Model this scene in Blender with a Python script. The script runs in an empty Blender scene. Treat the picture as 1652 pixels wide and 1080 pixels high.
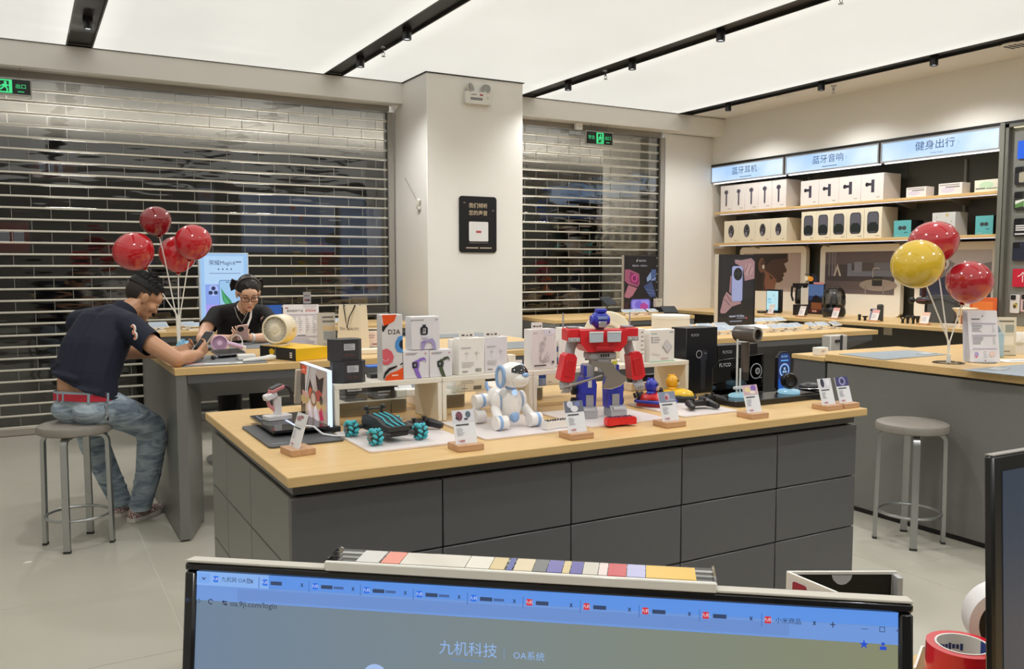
import bpy, math, random
from mathutils import Vector, Matrix
random.seed(7)
S = bpy.context.scene
COL = S.collection
PI = math.pi
# ------------------------------------------------------------------ camera, world, exposure
EYE = Vector((0.0, 0.0, 1.5)); FPX = 1395.0
PITCH = math.atan(110 / FPX); YAW = math.atan(791 / math.hypot(FPX, 110))
cam = bpy.data.cameras.new('camera'); cam.sensor_width = 36; cam.lens = FPX / 1652 * 36
cam.clip_start = 0.05; cam.clip_end = 100
co = bpy.data.objects.new('camera', cam); COL.objects.link(co)
co.location = EYE; co.rotation_euler = (PI / 2 - PITCH, 0, -YAW); S.camera = co
cam.dof.use_dof = False
W = bpy.data.worlds.new('world'); S.world = W; W.use_nodes = True
W.node_tree.nodes['Background'].inputs[0].default_value = (.05, .055, .065, 1)
W.node_tree.nodes['Background'].inputs[1].default_value = .3
S.view_settings.view_transform = 'Standard'; S.view_settings.look = 'None'
S.view_settings.exposure = 0.0; S.view_settings.gamma = 1.0; S.view_settings.use_curve_mapping = False
CEIL_GLOW = 0.69          # radiance of the stretched luminous ceiling
try:
    S.cycles.use_denoising = True
    S.cycles.max_bounces = 10; S.cycles.transparent_max_bounces = 24
    S.cycles.diffuse_bounces = 4; S.cycles.glossy_bounces = 4; S.cycles.sample_clamp_indirect = 4
    S.cycles.caustics_reflective = False; S.cycles.caustics_refractive = False
except Exception:
    pass
# ------------------------------------------------------------------ measuring helpers: photograph pixel -> point on a known plane
FWD = Vector((math.sin(YAW) * math.cos(PITCH), math.cos(YAW) * math.cos(PITCH), -math.sin(PITCH)))
RGT = Vector((math.cos(YAW), -math.sin(YAW), 0)); UPV = RGT.cross(FWD)
def _ray(x, y): return FWD + RGT * ((x - 826) / FPX) - UPV * ((y - 540) / FPX)
def onz(x, y, z):
    d = _ray(x, y); return EYE + d * ((z - EYE.z) / d.z)
def ony(x, y, Y):
    d = _ray(x, y); return EYE + d * (Y / d.y)
def onx(x, y, X):
    d = _ray(x, y); return EYE + d * (X / d.x)
# ------------------------------------------------------------------ materials
def lin(h):
    h = h.lstrip('#'); o = []
    for i in (0, 2, 4):
        c = int(h[i:i + 2], 16) / 255
        o.append(c / 12.92 if c <= .04045 else ((c + .055) / 1.055) ** 2.4)
    return (*o, 1)
_mc = {}
def M(h, rough=.5, metal=0, coat=0, grain=.05, scale=14, bump=0, stretch=None, spec=.5, trans=0):
    """A procedural paint, plastic, cloth or metal: base colour with a little noise in tone, gloss and relief."""
    key = (h, rough, metal, coat, grain, scale, bump, stretch, spec, trans)
    if key in _mc: return _mc[key]
    m = bpy.data.materials.new('mat_' + h.strip('#')); m.use_nodes = True
    nt = m.node_tree; b = nt.nodes['Principled BSDF']; L = nt.links.new
    c = lin(h)
    b.inputs['Roughness'].default_value = rough; b.inputs['Metallic'].default_value = metal
    b.inputs['Coat Weight'].default_value = coat; b.inputs['Specular IOR Level'].default_value = spec
    if trans: b.inputs['Subsurface Weight'].default_value = trans; b.inputs['Subsurface Radius'].default_value = (.02, .008, .004)
    tc = nt.nodes.new('ShaderNodeTexCoord'); src = tc.outputs['Object']
    if stretch:
        mp = nt.nodes.new('ShaderNodeMapping'); mp.inputs['Scale'].default_value = stretch; L(src, mp.inputs[0]); src = mp.outputs[0]
    n = nt.nodes.new('ShaderNodeTexNoise'); n.inputs['Scale'].default_value = scale; n.inputs['Detail'].default_value = 3
    L(src, n.inputs['Vector'])
    r = nt.nodes.new('ShaderNodeMix'); r.data_type = 'RGBA'
    r.inputs['A'].default_value = (*[max(0, v * (1 - grain)) for v in c[:3]], 1)
    r.inputs['B'].default_value = (*[min(1, v * (1 + grain)) for v in c[:3]], 1)
    L(n.outputs['Fac'], r.inputs['Factor']); L(r.outputs['Result'], b.inputs['Base Color'])
    if bump:
        bp = nt.nodes.new('ShaderNodeBump'); bp.inputs['Strength'].default_value = bump; bp.inputs['Distance'].default_value = .01
        L(n.outputs['Fac'], bp.inputs['Height']); L(bp.outputs['Normal'], b.inputs['Normal'])
    _mc[key] = m; return m
def E(h, s=1.0):
    """Something that gives off light: screens, lamps, backlit signs."""
    key = ('e', h, s)
    if key in _mc: return _mc[key]
    m = bpy.data.materials.new('glow_' + h.strip('#')); m.use_nodes = True
    b = m.node_tree.nodes['Principled BSDF']
    b.inputs['Base Color'].default_value = (.02, .02, .02, 1); b.inputs['Roughness'].default_value = .25
    b.inputs['Emission Color'].default_value = lin(h); b.inputs['Emission Strength'].default_value = s
    _mc[key] = m; return m
def clear(name, tint, gloss=.08, rough=.02, bump=0, bscale=6.0, ior=1.45, bstretch=(1, 1, 1)):
    """Thin clear sheet: tinted see-through plus a Fresnel reflection."""
    key = ('c', name)
    if key in _mc: return _mc[key]
    m = bpy.data.materials.new(name); m.use_nodes = True; nt = m.node_tree; nt.nodes.clear(); L = nt.links.new
    o = nt.nodes.new('ShaderNodeOutputMaterial'); t = nt.nodes.new('ShaderNodeBsdfTransparent'); g = nt.nodes.new('ShaderNodeBsdfGlossy')
    t.inputs[0].default_value = lin(tint); g.inputs['Roughness'].default_value = rough
    f = nt.nodes.new('ShaderNodeFresnel'); f.inputs[0].default_value = ior
    a = nt.nodes.new('ShaderNodeMath'); a.operation = 'ADD'; a.inputs[1].default_value = gloss; a.use_clamp = True
    x = nt.nodes.new('ShaderNodeMixShader'); L(f.outputs[0], a.inputs[0]); L(a.outputs[0], x.inputs[0]); L(t.outputs[0], x.inputs[1]); L(g.outputs[0], x.inputs[2]); L(x.outputs[0], o.inputs[0])
    if bump:
        tc = nt.nodes.new('ShaderNodeTexCoord'); n = nt.nodes.new('ShaderNodeTexNoise'); n.inputs['Scale'].default_value = bscale; n.inputs['Detail'].default_value = 1
        ge = nt.nodes.new('ShaderNodeNewGeometry')
        mp = nt.nodes.new('ShaderNodeMapping'); mp.inputs['Scale'].default_value = bstretch
        L(ge.outputs['Position'], mp.inputs[0]); L(mp.outputs[0], n.inputs['Vector'])
        bp = nt.nodes.new('ShaderNodeBump'); bp.inputs['Strength'].default_value = bump; bp.inputs['Distance'].default_value = .02
        L(n.outputs['Fac'], bp.inputs['Height']); L(bp.outputs[0], g.inputs['Normal'])
    _mc[key] = m; return m
def wood(name, a, b, rough=.35, sc=(1.2, 22, 22)):
    key = ('w', name)
    if key in _mc: return _mc[key]
    m = bpy.data.materials.new(name); m.use_nodes = True; nt = m.node_tree; L = nt.links.new; bs = nt.nodes['Principled BSDF']
    tc = nt.nodes.new('ShaderNodeTexCoord'); mp = nt.nodes.new('ShaderNodeMapping'); mp.inputs['Scale'].default_value = sc
    n = nt.nodes.new('ShaderNodeTexNoise'); n.inputs['Scale'].default_value = 3; n.inputs['Detail'].default_value = 6; n.inputs['Distortion'].default_value = .4
    r = nt.nodes.new('ShaderNodeValToRGB'); r.color_ramp.elements[0].position = .3; r.color_ramp.elements[1].position = .7
    r.color_ramp.elements[0].color = lin(a); r.color_ramp.elements[1].color = lin(b)
    L(tc.outputs['Object'], mp.inputs[0]); L(mp.outputs[0], n.inputs['Vector']); L(n.outputs['Fac'], r.inputs[0]); L(r.outputs[0], bs.inputs['Base Color'])
    bs.inputs['Roughness'].default_value = rough
    _mc[key] = m; return m
# ------------------------------------------------------------------ mesh builder
def T(x=0, y=0, z=0): return Matrix.Translation((x, y, z))
def RX(a): return Matrix.Rotation(a, 4, 'X')
def RY(a): return Matrix.Rotation(a, 4, 'Y')
def RZ(a): return Matrix.Rotation(a, 4, 'Z')
def axis_to(p, q):
    """Matrix that takes the z axis to the line p->q, origin at p."""
    d = (Vector(q) - Vector(p)); return T(*p) @ d.to_track_quat('Z', 'Y').to_matrix().to_4x4()
_tcache = {}
class MB:
    def __init__(s): s.v = []; s.f = []; s.m = []; s.mats = []
    def mi(s, m):
        if m not in s.mats: s.mats.append(m)
        return s.mats.index(m)
    def add(s, vs, fs, m, X=None):
        o = len(s.v); k = s.mi(m)
        s.v += [tuple(X @ Vector(v)) if X is not None else tuple(v) for v in vs]
        s.f += [tuple(i + o for i in f) for f in fs]; s.m += [k] * len(fs); return s
    def box(s, c, d, m, X=None, b=0):
        """Box of size d centred at c; b chamfers every edge."""
        hx, hy, hz = d[0] / 2, d[1] / 2, d[2] / 2; cx, cy, cz = c
        if b <= 0:
            vs = [(cx + i * hx, cy + j * hy, cz + k * hz) for i in (-1, 1) for j in (-1, 1) for k in (-1, 1)]
            return s.add(vs, [(0, 1, 3, 2), (4, 6, 7, 5), (0, 4, 5, 1), (2, 3, 7, 6), (0, 2, 6, 4), (1, 5, 7, 3)], m, X)
        b = min(b, hx * .49, hy * .49, hz * .49)
        vs = []; ix = {}
        for i in (-1, 1):
            for j in (-1, 1):
                for k in (-1, 1):
                    for a in range(3):
                        e = [b, b, b]; e[a] = 0
                        ix[i, j, k, a] = len(vs); vs.append((cx + i * (hx - e[0]), cy + j * (hy - e[1]), cz + k * (hz - e[2])))
        fs = []
        def q(l, out):
            p = [Vector(vs[i]) for i in l]; n = (p[1] - p[0]).cross(p[2] - p[0])
            fs.append(tuple(l) if n.dot(Vector(out)) > 0 else tuple(reversed(l)))
        for sg in (-1, 1):
            q([ix[sg, -1, -1, 0], ix[sg, 1, -1, 0], ix[sg, 1, 1, 0], ix[sg, -1, 1, 0]], (sg, 0, 0))
            q([ix[-1, sg, -1, 1], ix[1, sg, -1, 1], ix[1, sg, 1, 1], ix[-1, sg, 1, 1]], (0, sg, 0))
            q([ix[-1, -1, sg, 2], ix[1, -1, sg, 2], ix[1, 1, sg, 2], ix[-1, 1, sg, 2]], (0, 0, sg))
        for i in (-1, 1):
            for j in (-1, 1):
                q([ix[i, j, -1, 0], ix[i, j, 1, 0], ix[i, j, 1, 1], ix[i, j, -1, 1]], (i, j, 0))
                q([ix[i, -1, j, 0], ix[i, 1, j, 0], ix[i, 1, j, 2], ix[i, -1, j, 2]], (i, 0, j))
                q([ix[-1, i, j, 1], ix[1, i, j, 1], ix[1, i, j, 2], ix[-1, i, j, 2]], (0, i, j))
                for k in (-1, 1): q([ix[i, j, k, 0], ix[i, j, k, 1], ix[i, j, k, 2]], (i, j, k))
        return s.add(vs, fs, m, X)
    def bb(s, x0, x1, y0, y1, z0, z1, m, b=0, X=None):
        return s.box(((x0 + x1) / 2, (y0 + y1) / 2, (z0 + z1) / 2), (abs(x1 - x0), abs(y1 - y0), abs(z1 - z0)), m, X, b)
    def prism(s, poly, h0, h1, m, X=None):
        """Polygon in local xy extruded from z=h0 to h1."""
        n = len(poly)
        ar = sum(poly[i][0] * poly[(i + 1) % n][1] - poly[(i + 1) % n][0] * poly[i][1] for i in range(n))
        if ar < 0: poly = list(reversed(poly))
        vs = [(x, y, h0) for x, y in poly] + [(x, y, h1) for x, y in poly]
        fs = [tuple(reversed(range(n))), tuple(range(n, 2 * n))] + [(i, (i + 1) % n, n + (i + 1) % n, n + i) for i in range(n)]
        return s.add(vs, fs, m, X)
    def lathe(s, prof, seg, m, X=None, a0=0, a1=2 * PI):
        full = abs(a1 - a0 - 2 * PI) < 1e-6; vs = []; fs = []; k = seg if full else seg + 1; n = len(prof)
        for r, z in prof:
            for i in range(k):
                a = a0 + (a1 - a0) * i / seg; vs.append((r * math.cos(a), r * math.sin(a), z))
        for j in range(n - 1):
            for i in range(seg):
                p, q = i, (i + 1) % k
                if prof[j][0] < 1e-7 and prof[j + 1][0] < 1e-7: continue
                if prof[j][0] < 1e-7: fs.append((j * k + p, (j + 1) * k + q, (j + 1) * k + p))
                elif prof[j + 1][0] < 1e-7: fs.append((j * k + p, j * k + q, (j + 1) * k + p))
                else: fs.append((j * k + p, j * k + q, (j + 1) * k + q, (j + 1) * k + p))
        return s.add(vs, fs, m, X)
    def cyl(s, p, q, r, m, seg=16, r2=None, X=None):
        h = (Vector(q) - Vector(p)).length; r2 = r if r2 is None else r2
        A = axis_to(p, q); A = X @ A if X is not None else A
        return s.lathe([(0, 0), (r, 0), (r2, h), (0, h)], seg, m, A)
    def ball(s, c, r, m, seg=16, rings=10, X=None):
        r = (r, r, r) if not hasattr(r, '__len__') else r
        A = T(*c) @ Matrix.Diagonal((*r, 1)); A = X @ A if X is not None else A
        return s.lathe([(math.sin(PI * i / rings), -math.cos(PI * i / rings)) for i in range(rings + 1)], seg, m, A)
    def tube(s, pts, r, m, seg=8, closed=False, X=None):
        pts = [Vector(p) for p in pts]; n = len(pts); R = r if hasattr(r, '__len__') else [r] * n
        vs = []; fs = []; up = None
        for i, p in enumerate(pts):
            d = (pts[(i + 1) % n] - pts[i - 1]) if closed or 0 < i < n - 1 else (pts[1] - pts[0] if i == 0 else pts[-1] - pts[-2])
            d.normalize()
            if up is None: up = Vector((0, 0, 1)) if abs(d.z) < .9 else Vector((1, 0, 0))
            u = d.cross(up).normalized(); w = u.cross(d).normalized(); up = w
            for k in range(seg):
                a = 2 * PI * k / seg; vs.append(p + u * (R[i] * math.cos(a)) + w * (R[i] * math.sin(a)))
        for i in range(n if closed else n - 1):
            for k in range(seg):
                a, b = i * seg + k, i * seg + (k + 1) % seg; j = (i + 1) % n
                fs.append((a, b, j * seg + (k + 1) % seg, j * seg + k))
        if not closed: fs += [tuple(reversed(range(seg))), tuple(range((n - 1) * seg, n * seg))]
        return s.add(vs, fs, m, X)
    def text(s, st, size, m, X=None, align='CENTER', bold=0, wide=1.0):
        """Lettering lying in the xy plane, read from +z."""
        if any(ord(c) > 0x2E80 for c in st): bold = 0
        key = (st, size, align, bold)
        if key not in _tcache:
            cu = bpy.data.curves.new('lettering', 'FONT'); cu.body = st; cu.size = size; cu.align_x = align; cu.align_y = 'CENTER'; cu.resolution_u = 2; cu.offset = bold * size; cu.fill_mode = 'FRONT'
            ob = bpy.data.objects.new('lettering', cu); COL.objects.link(ob)
            bpy.context.view_layer.update()
            me = bpy.data.meshes.new_from_object(ob.evaluated_get(bpy.context.evaluated_depsgraph_get()))
            _tcache[key] = ([tuple(v.co) for v in me.vertices], [tuple(p.vertices) for p in me.polygons])
            bpy.data.objects.remove(ob); bpy.data.curves.remove(cu); bpy.data.meshes.remove(me)
        vs, fs = _tcache[key]
        return s.add([(x * wide, y, z) for x, y, z in vs], fs, m, X)
FR = RX(PI / 2)          # takes the xy drawing plane to a wall that faces -y (x right, y up)
def rrect(x0, y0, x1, y1, r, n=5):
    o = []
    for cx, cy, a in ((x1 - r, y1 - r, 0), (x0 + r, y1 - r, PI / 2), (x0 + r, y0 + r, PI), (x1 - r, y0 + r, 1.5 * PI)):
        o += [(cx + r * math.cos(a + PI / 2 * i / n), cy + r * math.sin(a + PI / 2 * i / n)) for i in range(n + 1)]
    return o
def oval(cx, cy, rx, ry, n=20, a=0):
    return [(cx + rx * math.cos(t) * math.cos(a) - ry * math.sin(t) * math.sin(a), cy + rx * math.cos(t) * math.sin(a) + ry * math.sin(t) * math.cos(a)) for t in [2 * PI * i / n for i in range(n)]]
# ------------------------------------------------------------------ objects
def obj(name, mb, parent=None, loc=(0, 0, 0), rot=0, smooth=True, sharp=38, kind=None, label=None):
    me = bpy.data.meshes.new(name); me.from_pydata(mb.v, [], mb.f)
    for m in mb.mats: me.materials.append(m)
    me.polygons.foreach_set('material_index', mb.m)
    if smooth:
        me.polygons.foreach_set('use_smooth', [True] * len(mb.f)); me.set_sharp_from_angle(angle=math.radians(sharp))
    me.update()
    return inst(name, me, parent, loc, rot, kind, label)
def inst(name, me, parent=None, loc=(0, 0, 0), rot=0, kind=None, label=None):
    o = bpy.data.objects.new(name, me); COL.objects.link(o); o.location = loc
    o.rotation_euler = rot if hasattr(rot, '__len__') else (0, 0, rot)
    if parent is not None: o.parent = parent
    if kind: o['kind'] = kind
    if label: o['label'] = label
    return o
def tag(o, label, cat, group=None):
    o['label'] = label; o['category'] = cat
    if group: o['group'] = group
    return o
def thing(name, label, cat, loc=(0, 0, 0), rot=0, group=None):
    return tag(inst(name, None, None, loc, rot), label, cat, group)
def dup(root, loc, rot, label, group=None):
    def cp(o, par):
        c = o.copy(); COL.objects.link(c)
        if par is not None: c.parent = par
        for ch in o.children: cp(ch, c)
        return c
    r = cp(root, None); r.location = loc; r.rotation_euler = (0, 0, rot); r['label'] = label
    if group: r['group'] = group
    return r
def struct(name, mb, parent=None, **k):
    return obj(name, mb, parent, kind='structure', **k)
class Art:
    """Flat print: layers drawn in a w x h rectangle (fractions, origin lower left) on a face looking at -y, centre of lower edge at local origin."""
    def __init__(s, w, h, X=None, glow=0, rough=.4): s.w, s.h, s.X, s.k, s.mb, s.glow, s.rough = w, h, X if X is not None else Matrix(), 0, MB(), glow, rough
    def c(s, h): return h if not isinstance(h, str) else (E(h, s.glow) if s.glow else M(h, s.rough, grain=.03))
    def put(s): s.k += 1; return s.X @ T(0, -.0003 * s.k - .0003, 0) @ FR
    def poly(s, pts, h):
        pts = [((x - .5) * s.w, y * s.h) for x, y in pts]; n = len(pts)
        ar = sum(pts[i][0] * pts[(i + 1) % n][1] - pts[(i + 1) % n][0] * pts[i][1] for i in range(n))
        if ar < 0: pts.reverse()
        s.mb.add([(x, y, 0) for x, y in pts], [tuple(range(n))], s.c(h), s.put()); return s
    def rect(s, x0, y0, x1, y1, h, r=0):
        if r:
            q = [(x / s.w + .5, y / s.h) for x, y in rrect((x0 - .5) * s.w, y0 * s.h, (x1 - .5) * s.w, y1 * s.h, r)]; return s.poly(q, h)
        return s.poly([(x0, y0), (x1, y0), (x1, y1), (x0, y1)], h)
    def oval(s, cx, cy, rx, ry, h, a=0): # radii in fractions of the width
        return s.poly([(x / s.w, y / s.h) for x, y in oval(cx * s.w, cy * s.h, rx * s.w, ry * s.w, 20, a)], h)
    def line(s, pts, t, h):
        X = s.put(); t = t * s.w / 2
        P = [Vector(((x - .5) * s.w, y * s.h, 0)) for x, y in pts]
        for a, b in zip(P, P[1:]):
            d = (b - a).normalized(); n = Vector((-d.y, d.x, 0)) * t; d = d * t * .5
            s.mb.add([a - d - n, b + d - n, b + d + n, a - d + n], [(0, 1, 2, 3)], s.c(h), X)
        return s
    def text(s, st, x, y, size, h, align='CENTER', bold=0, wide=1.0): # size as a fraction of the height
        s.mb.text(st, size * s.h, s.c(h), s.put() @ T((x - .5) * s.w, y * s.h, 0), align, bold, wide); return s
    def rows(s, x0, x1, y0, y1, n, h, t=.4, rag=.35): # lines of print too small to read
        for i in range(n):
            y = y1 - (y1 - y0) * (i + .5) / n; d = (y1 - y0) / n * t
            s.rect(x0, y - d / 2, x0 + (x1 - x0) * (1 - rag * random.random()), y + d / 2, h); s.k -= 1
        s.k += 1; return s
    def done(s, parent, name='print'): return obj(name, s.mb, parent, smooth=False)
def slab(x0, x1, y0, y1, z0, z1, m, b=0): return MB().bb(x0, x1, y0, y1, z0, z1, m, b)
# ================================================================== THE ROOM
WALL = M('#e6e4df', .55, grain=.02, scale=3, bump=.02)
GREY = M('#5c5c5d', .38, grain=.04, scale=40, bump=.02)
GREYF = M('#747470', .34, grain=.05, scale=60, bump=.03)
DARKG = M('#3d3d3d', .5)
BLACK = M('#0c0c0d', .45)
CHROME = M('#c9cacc', .22, 1)
ALU = M('#b9b9b5', .35, 1, grain=.04)
WOOD = wood('pale_beech', '#d2ae74', '#dcbb84')
WOODE = wood('beech_edge', '#cba877', '#d8b787', .45)
WHITE = M('#e9e8e4', .4, grain=.015)
CZ, BZ, BY, SY = 3.392, 3.18, 8.49, 8.754     # ceiling, beam soffit, beam face, shutter plane
XW, YB, XL = 7.95, -3.0, -2.6
# floor: large grey tiles
fl = struct('floor', slab(XL, XW + .6, YB, 8.9, -.08, -.0015, M('#d2cec2', .6)))
tm = M('#b9b5a8', .3, grain=.06, scale=2.2, bump=.01)
tl = MB().bb(-.3985, .3985, -.3985, .3985, -.012, 0, tm, .0006)
t0 = obj('tile', tl, fl, (-10, 0, 0))
TM = t0.data
k = 0
for i in range(-4, 11):
    for j in range(-4, 12):
        x, y = .12 + i * .8, -.1 + j * .8
        if x - .4 < XL or x + .4 > XW + .6 or y + .4 > 9.2: continue
        if k == 0: t0.location = (x, y, 0)
        else: inst('tile', TM, fl, (x, y, 0))
        k += 1
struct('wall_left', slab(XL - .15, XL, YB, 9, 0, CZ + .3, WALL))
struct('wall_front', slab(XL - .15, XW + .6, YB - .15, YB, 0, CZ + .3, M('#8d8b86', .6)))
wr = MB().bb(XW, XW + .15, YB, BY + .5, 2.83, CZ + .3, WALL).bb(XW + .46, XW + .6, YB, BY + .5, 0, 2.83, WALL)
struct('wall_right', wr)
# back wall: beam over the shutters, column between them, jamb at the right
wb = MB().bb(XL, XW, BY, BY + .2, BZ, CZ + .02, WALL).bb(XL, XW, BY + .2, BY + .55, BZ + .05, CZ + .02, WALL)
wb.bb(7.16, XW + .05, SY - .04, SY + .3, 0, BZ, WALL).bb(XW + .01, XW + .5, SY - .03, SY + .3, 0, CZ, WALL)
struct('wall_back', wb)
pil = slab(3.50, 4.585, 7.885, SY + .3, 0, CZ - .006, WALL, .004)
struct('column', pil)
struct('trim_1', MB().bb(3.485, 4.60, 7.87, BY, CZ - .006, CZ + .01, BLACK).bb(XL, XW, BY - .012, BY, CZ - .004, CZ + .01, BLACK))
# ceiling above everything and the white strip at the right
struct('ceiling', MB().bb(XL, XW + .6, YB, 9, CZ + .22, CZ + .3, WALL).bb(7.375, XW, YB, BY, CZ, CZ + .22, WALL))
# luminous stretched-film panels
def film(name):
    m = bpy.data.materials.new(name); m.use_nodes = True; nt = m.node_tree; L = nt.links.new; b = nt.nodes['Principled BSDF']
    tc = nt.nodes.new('ShaderNodeTexCoord'); sp = nt.nodes.new('ShaderNodeSeparateXYZ'); L(tc.outputs['Generated'], sp.inputs[0])
    a = nt.nodes.new('ShaderNodeMath'); a.operation = 'SUBTRACT'; L(sp.outputs['X'], a.inputs[0]); a.inputs[1].default_value = .5
    p = nt.nodes.new('ShaderNodeMath'); p.operation = 'ABSOLUTE'; L(a.outputs[0], p.inputs[0])
    q = nt.nodes.new('ShaderNodeMapRange'); q.inputs['From Min'].default_value = .40; q.inputs['From Max'].default_value = .5
    q.inputs['To Min'].default_value = CEIL_GLOW; q.inputs['To Max'].default_value = CEIL_GLOW * 1.2; L(p.outputs[0], q.inputs['Value'])
    n = nt.nodes.new('ShaderNodeTexNoise'); n.inputs['Scale'].default_value = 1.3; L(tc.outputs['Object'], n.inputs['Vector'])
    r = nt.nodes.new('ShaderNodeMapRange'); r.inputs['To Min'].default_value = .94; r.inputs['To Max'].default_value = 1.06; L(n.outputs['Fac'], r.inputs['Value'])
    mu = nt.nodes.new('ShaderNodeMath'); mu.operation = 'MULTIPLY'; L(q.outputs[0], mu.inputs[0]); L(r.outputs[0], mu.inputs[1])
    b.inputs['Base Color'].default_value = (.25, .25, .235, 1); b.inputs['Roughness'].default_value = .5
    b.inputs['Emission Color'].default_value = (1, .99, .925, 1); L(mu.outputs[0], b.inputs['Emission Strength'])
    return m
FILM = film('luminous_film')
TR = [(-1.87, -1.66), (.40, .61), (2.66, 2.855), (4.88, 5.085), (7.165, 7.375)]
xs = [XL] + [v for t in TR for v in t]
for i in range(5):
    a, b = xs[2 * i], xs[2 * i + 1]
    mb = MB().bb(a, b, YB, BY - .012, CZ, CZ + .02, FILM)
    if i == 3:   # film cut round the column
        mb = MB().bb(a, b, YB, 7.87, CZ, CZ + .02, FILM).bb(a, 3.485, 7.87, BY - .012, CZ, CZ + .02, FILM).bb(4.60, b, 7.87, BY - .012, CZ, CZ + .02, FILM)
    nm = ['outside the frame at far left', 'left of the first track', 'between the first and second tracks', 'over the white column', 'at the far right'][i]
    tag(obj('ceiling_light_panel', mb, smooth=False), 'luminous cream ceiling panel ' + nm, 'ceiling light', 'luminous ceiling panels')
ord_ = ['first', 'first', 'second', 'third', 'fourth']
spots = {1: [(138, 44)], 2: [(648, 60), (567, 104)], 3: [(905, 142), (1007, 108), (1154, 62)], 4: [(1149, 174), (1306, 141), (1477, 98)]}
sprk = {2: [(608, 84)], 3: [(965, 121), (1345, -4)]}
slm = E('#f4f7ff', 3.0)
def spotlight(x, y, label):
    t = thing('track_spotlight', label, 'spotlight', (x, y, CZ + .02), 0, 'spotlights in the black ceiling tracks')
    obj('housing', MB().lathe([(0, 0), (.036, 0), (.036, -.095), (.03, -.095), (.03, -.075), (0, -.075)], 20, M('#1b1b1d', .35)), t); lamp(x, y)
    obj('lens', MB().lathe([(0, -.0751), (.0295, -.0751), (.027, -.085), (0, -.086)], 16, slm), t)
def lamp(x, y, e=66):
    l = bpy.data.lights.new('spot_lamp', 'SPOT'); l.energy = e; l.spot_size = 2.5; l.spot_blend = .7; l.shadow_soft_size = .06; l.color = (1, .985, .96)
    lo = bpy.data.objects.new('spot_lamp', l); COL.objects.link(lo); lo.location = (x, y, CZ - .1)
def sprinkler(x, y, z, label):
    t = thing('sprinkler', label, 'sprinkler', (x, y, z), 0)
    obj('escutcheon', MB().lathe([(0, 0), (.032, 0), (.030, -.008), (.012, -.012), (.012, -.05), (0, -.05)], 16, CHROME), t)
    obj('deflector', MB().tube([(-.012, 0, -.05), (-.014, 0, -.065), (0, 0, -.078), (.014, 0, -.065), (.012, 0, -.05)], .003, CHROME, 6).lathe([(0, -.08), (.02, -.08), (.02, -.083), (0, -.083)], 12, CHROME), t)
for i, (a, b) in enumerate(TR):
    mb = MB().bb(a, b, YB, BY - .012, CZ + .10, CZ + .12, BLACK).bb(a, a + .012, YB, BY - .012, CZ - .004, CZ + .1, M('#3a3a38', .4)).bb(b - .012, b, YB, BY - .012, CZ - .004, CZ + .1, M('#2a2a29', .4))
    mb.bb(a + .012, b - .012, YB, BY - .012, CZ + .02, CZ + .1, BLACK)
    tag(obj('ceiling_track', mb, smooth=False), ['black recessed ceiling track outside the frame at far left', 'black ceiling track at the left, ending over the wide shutter', 'black ceiling track ending left of the white column', 'black ceiling track ending just right of the white column', 'black ceiling track along the white strip beside the right wall'][i], 'track', 'black ceiling tracks')
    for n, (px, py) in enumerate(spots.get(i, [])):
        p = onz(px, py, CZ - .06)
        spotlight((a + b) / 2 + .01, p.y, f'small black spotlight in the {ord_[i]} ceiling track, ' + ('the only one in view' if i == 1 else ['farthest from us', 'middle one', 'nearest to us'][n] if len(spots[i]) == 3 else ['nearer to us', 'nearer the shutter'][n]))
    for n, (px, py) in enumerate(sprk.get(i, [])):
        p = onz(px, py, CZ - .03); sprinkler(b - .03, p.y, CZ + .02, 'small chrome fire sprinkler in the ' + ord_[i] + ' ceiling track' + (', nearer to us' if n else (', nearer the shutter' if i == 3 else '')))
p = onz(1345, 138, CZ); sprinkler(p.x, p.y, CZ, 'small chrome fire sprinkler in the white ceiling strip by the right wall')
for (px, py, r, nm, lb, ct) in ((1214, 168, .1, 'smoke_detector', 'round white detector in the ceiling strip nearest the back corner', 'detector'), (1265, 155, .075, 'ceiling_speaker', 'smaller round white disc in the ceiling strip, beside the sprinkler', 'speaker'), (1640, 72, .13, 'ceiling_vent', 'round white ceiling vent with dark slots at the upper right edge', 'vent')):
    p = onz(px, py, CZ); t = thing(nm, lb, ct, (min(p.x, 7.8), p.y, CZ))
    obj('rim', MB().lathe([(0, 0), (r, 0), (r, -.008), (r * .85, -.016), (r * .8, -.012), (0, -.012)], 28, WHITE), t)
    if nm == 'ceiling_vent':
        for q in range(4): obj('slot', MB().bb(-r * .6, r * .6, -.012, .012, -.0135, -.0118, BLACK), t, (0, (q - 1.5) * .042, 0))
    else: obj('cap', MB().lathe([(0, -.012), (r * .55, -.012), (r * .5, -.024), (0, -.026)], 24, WHITE), t)
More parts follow.
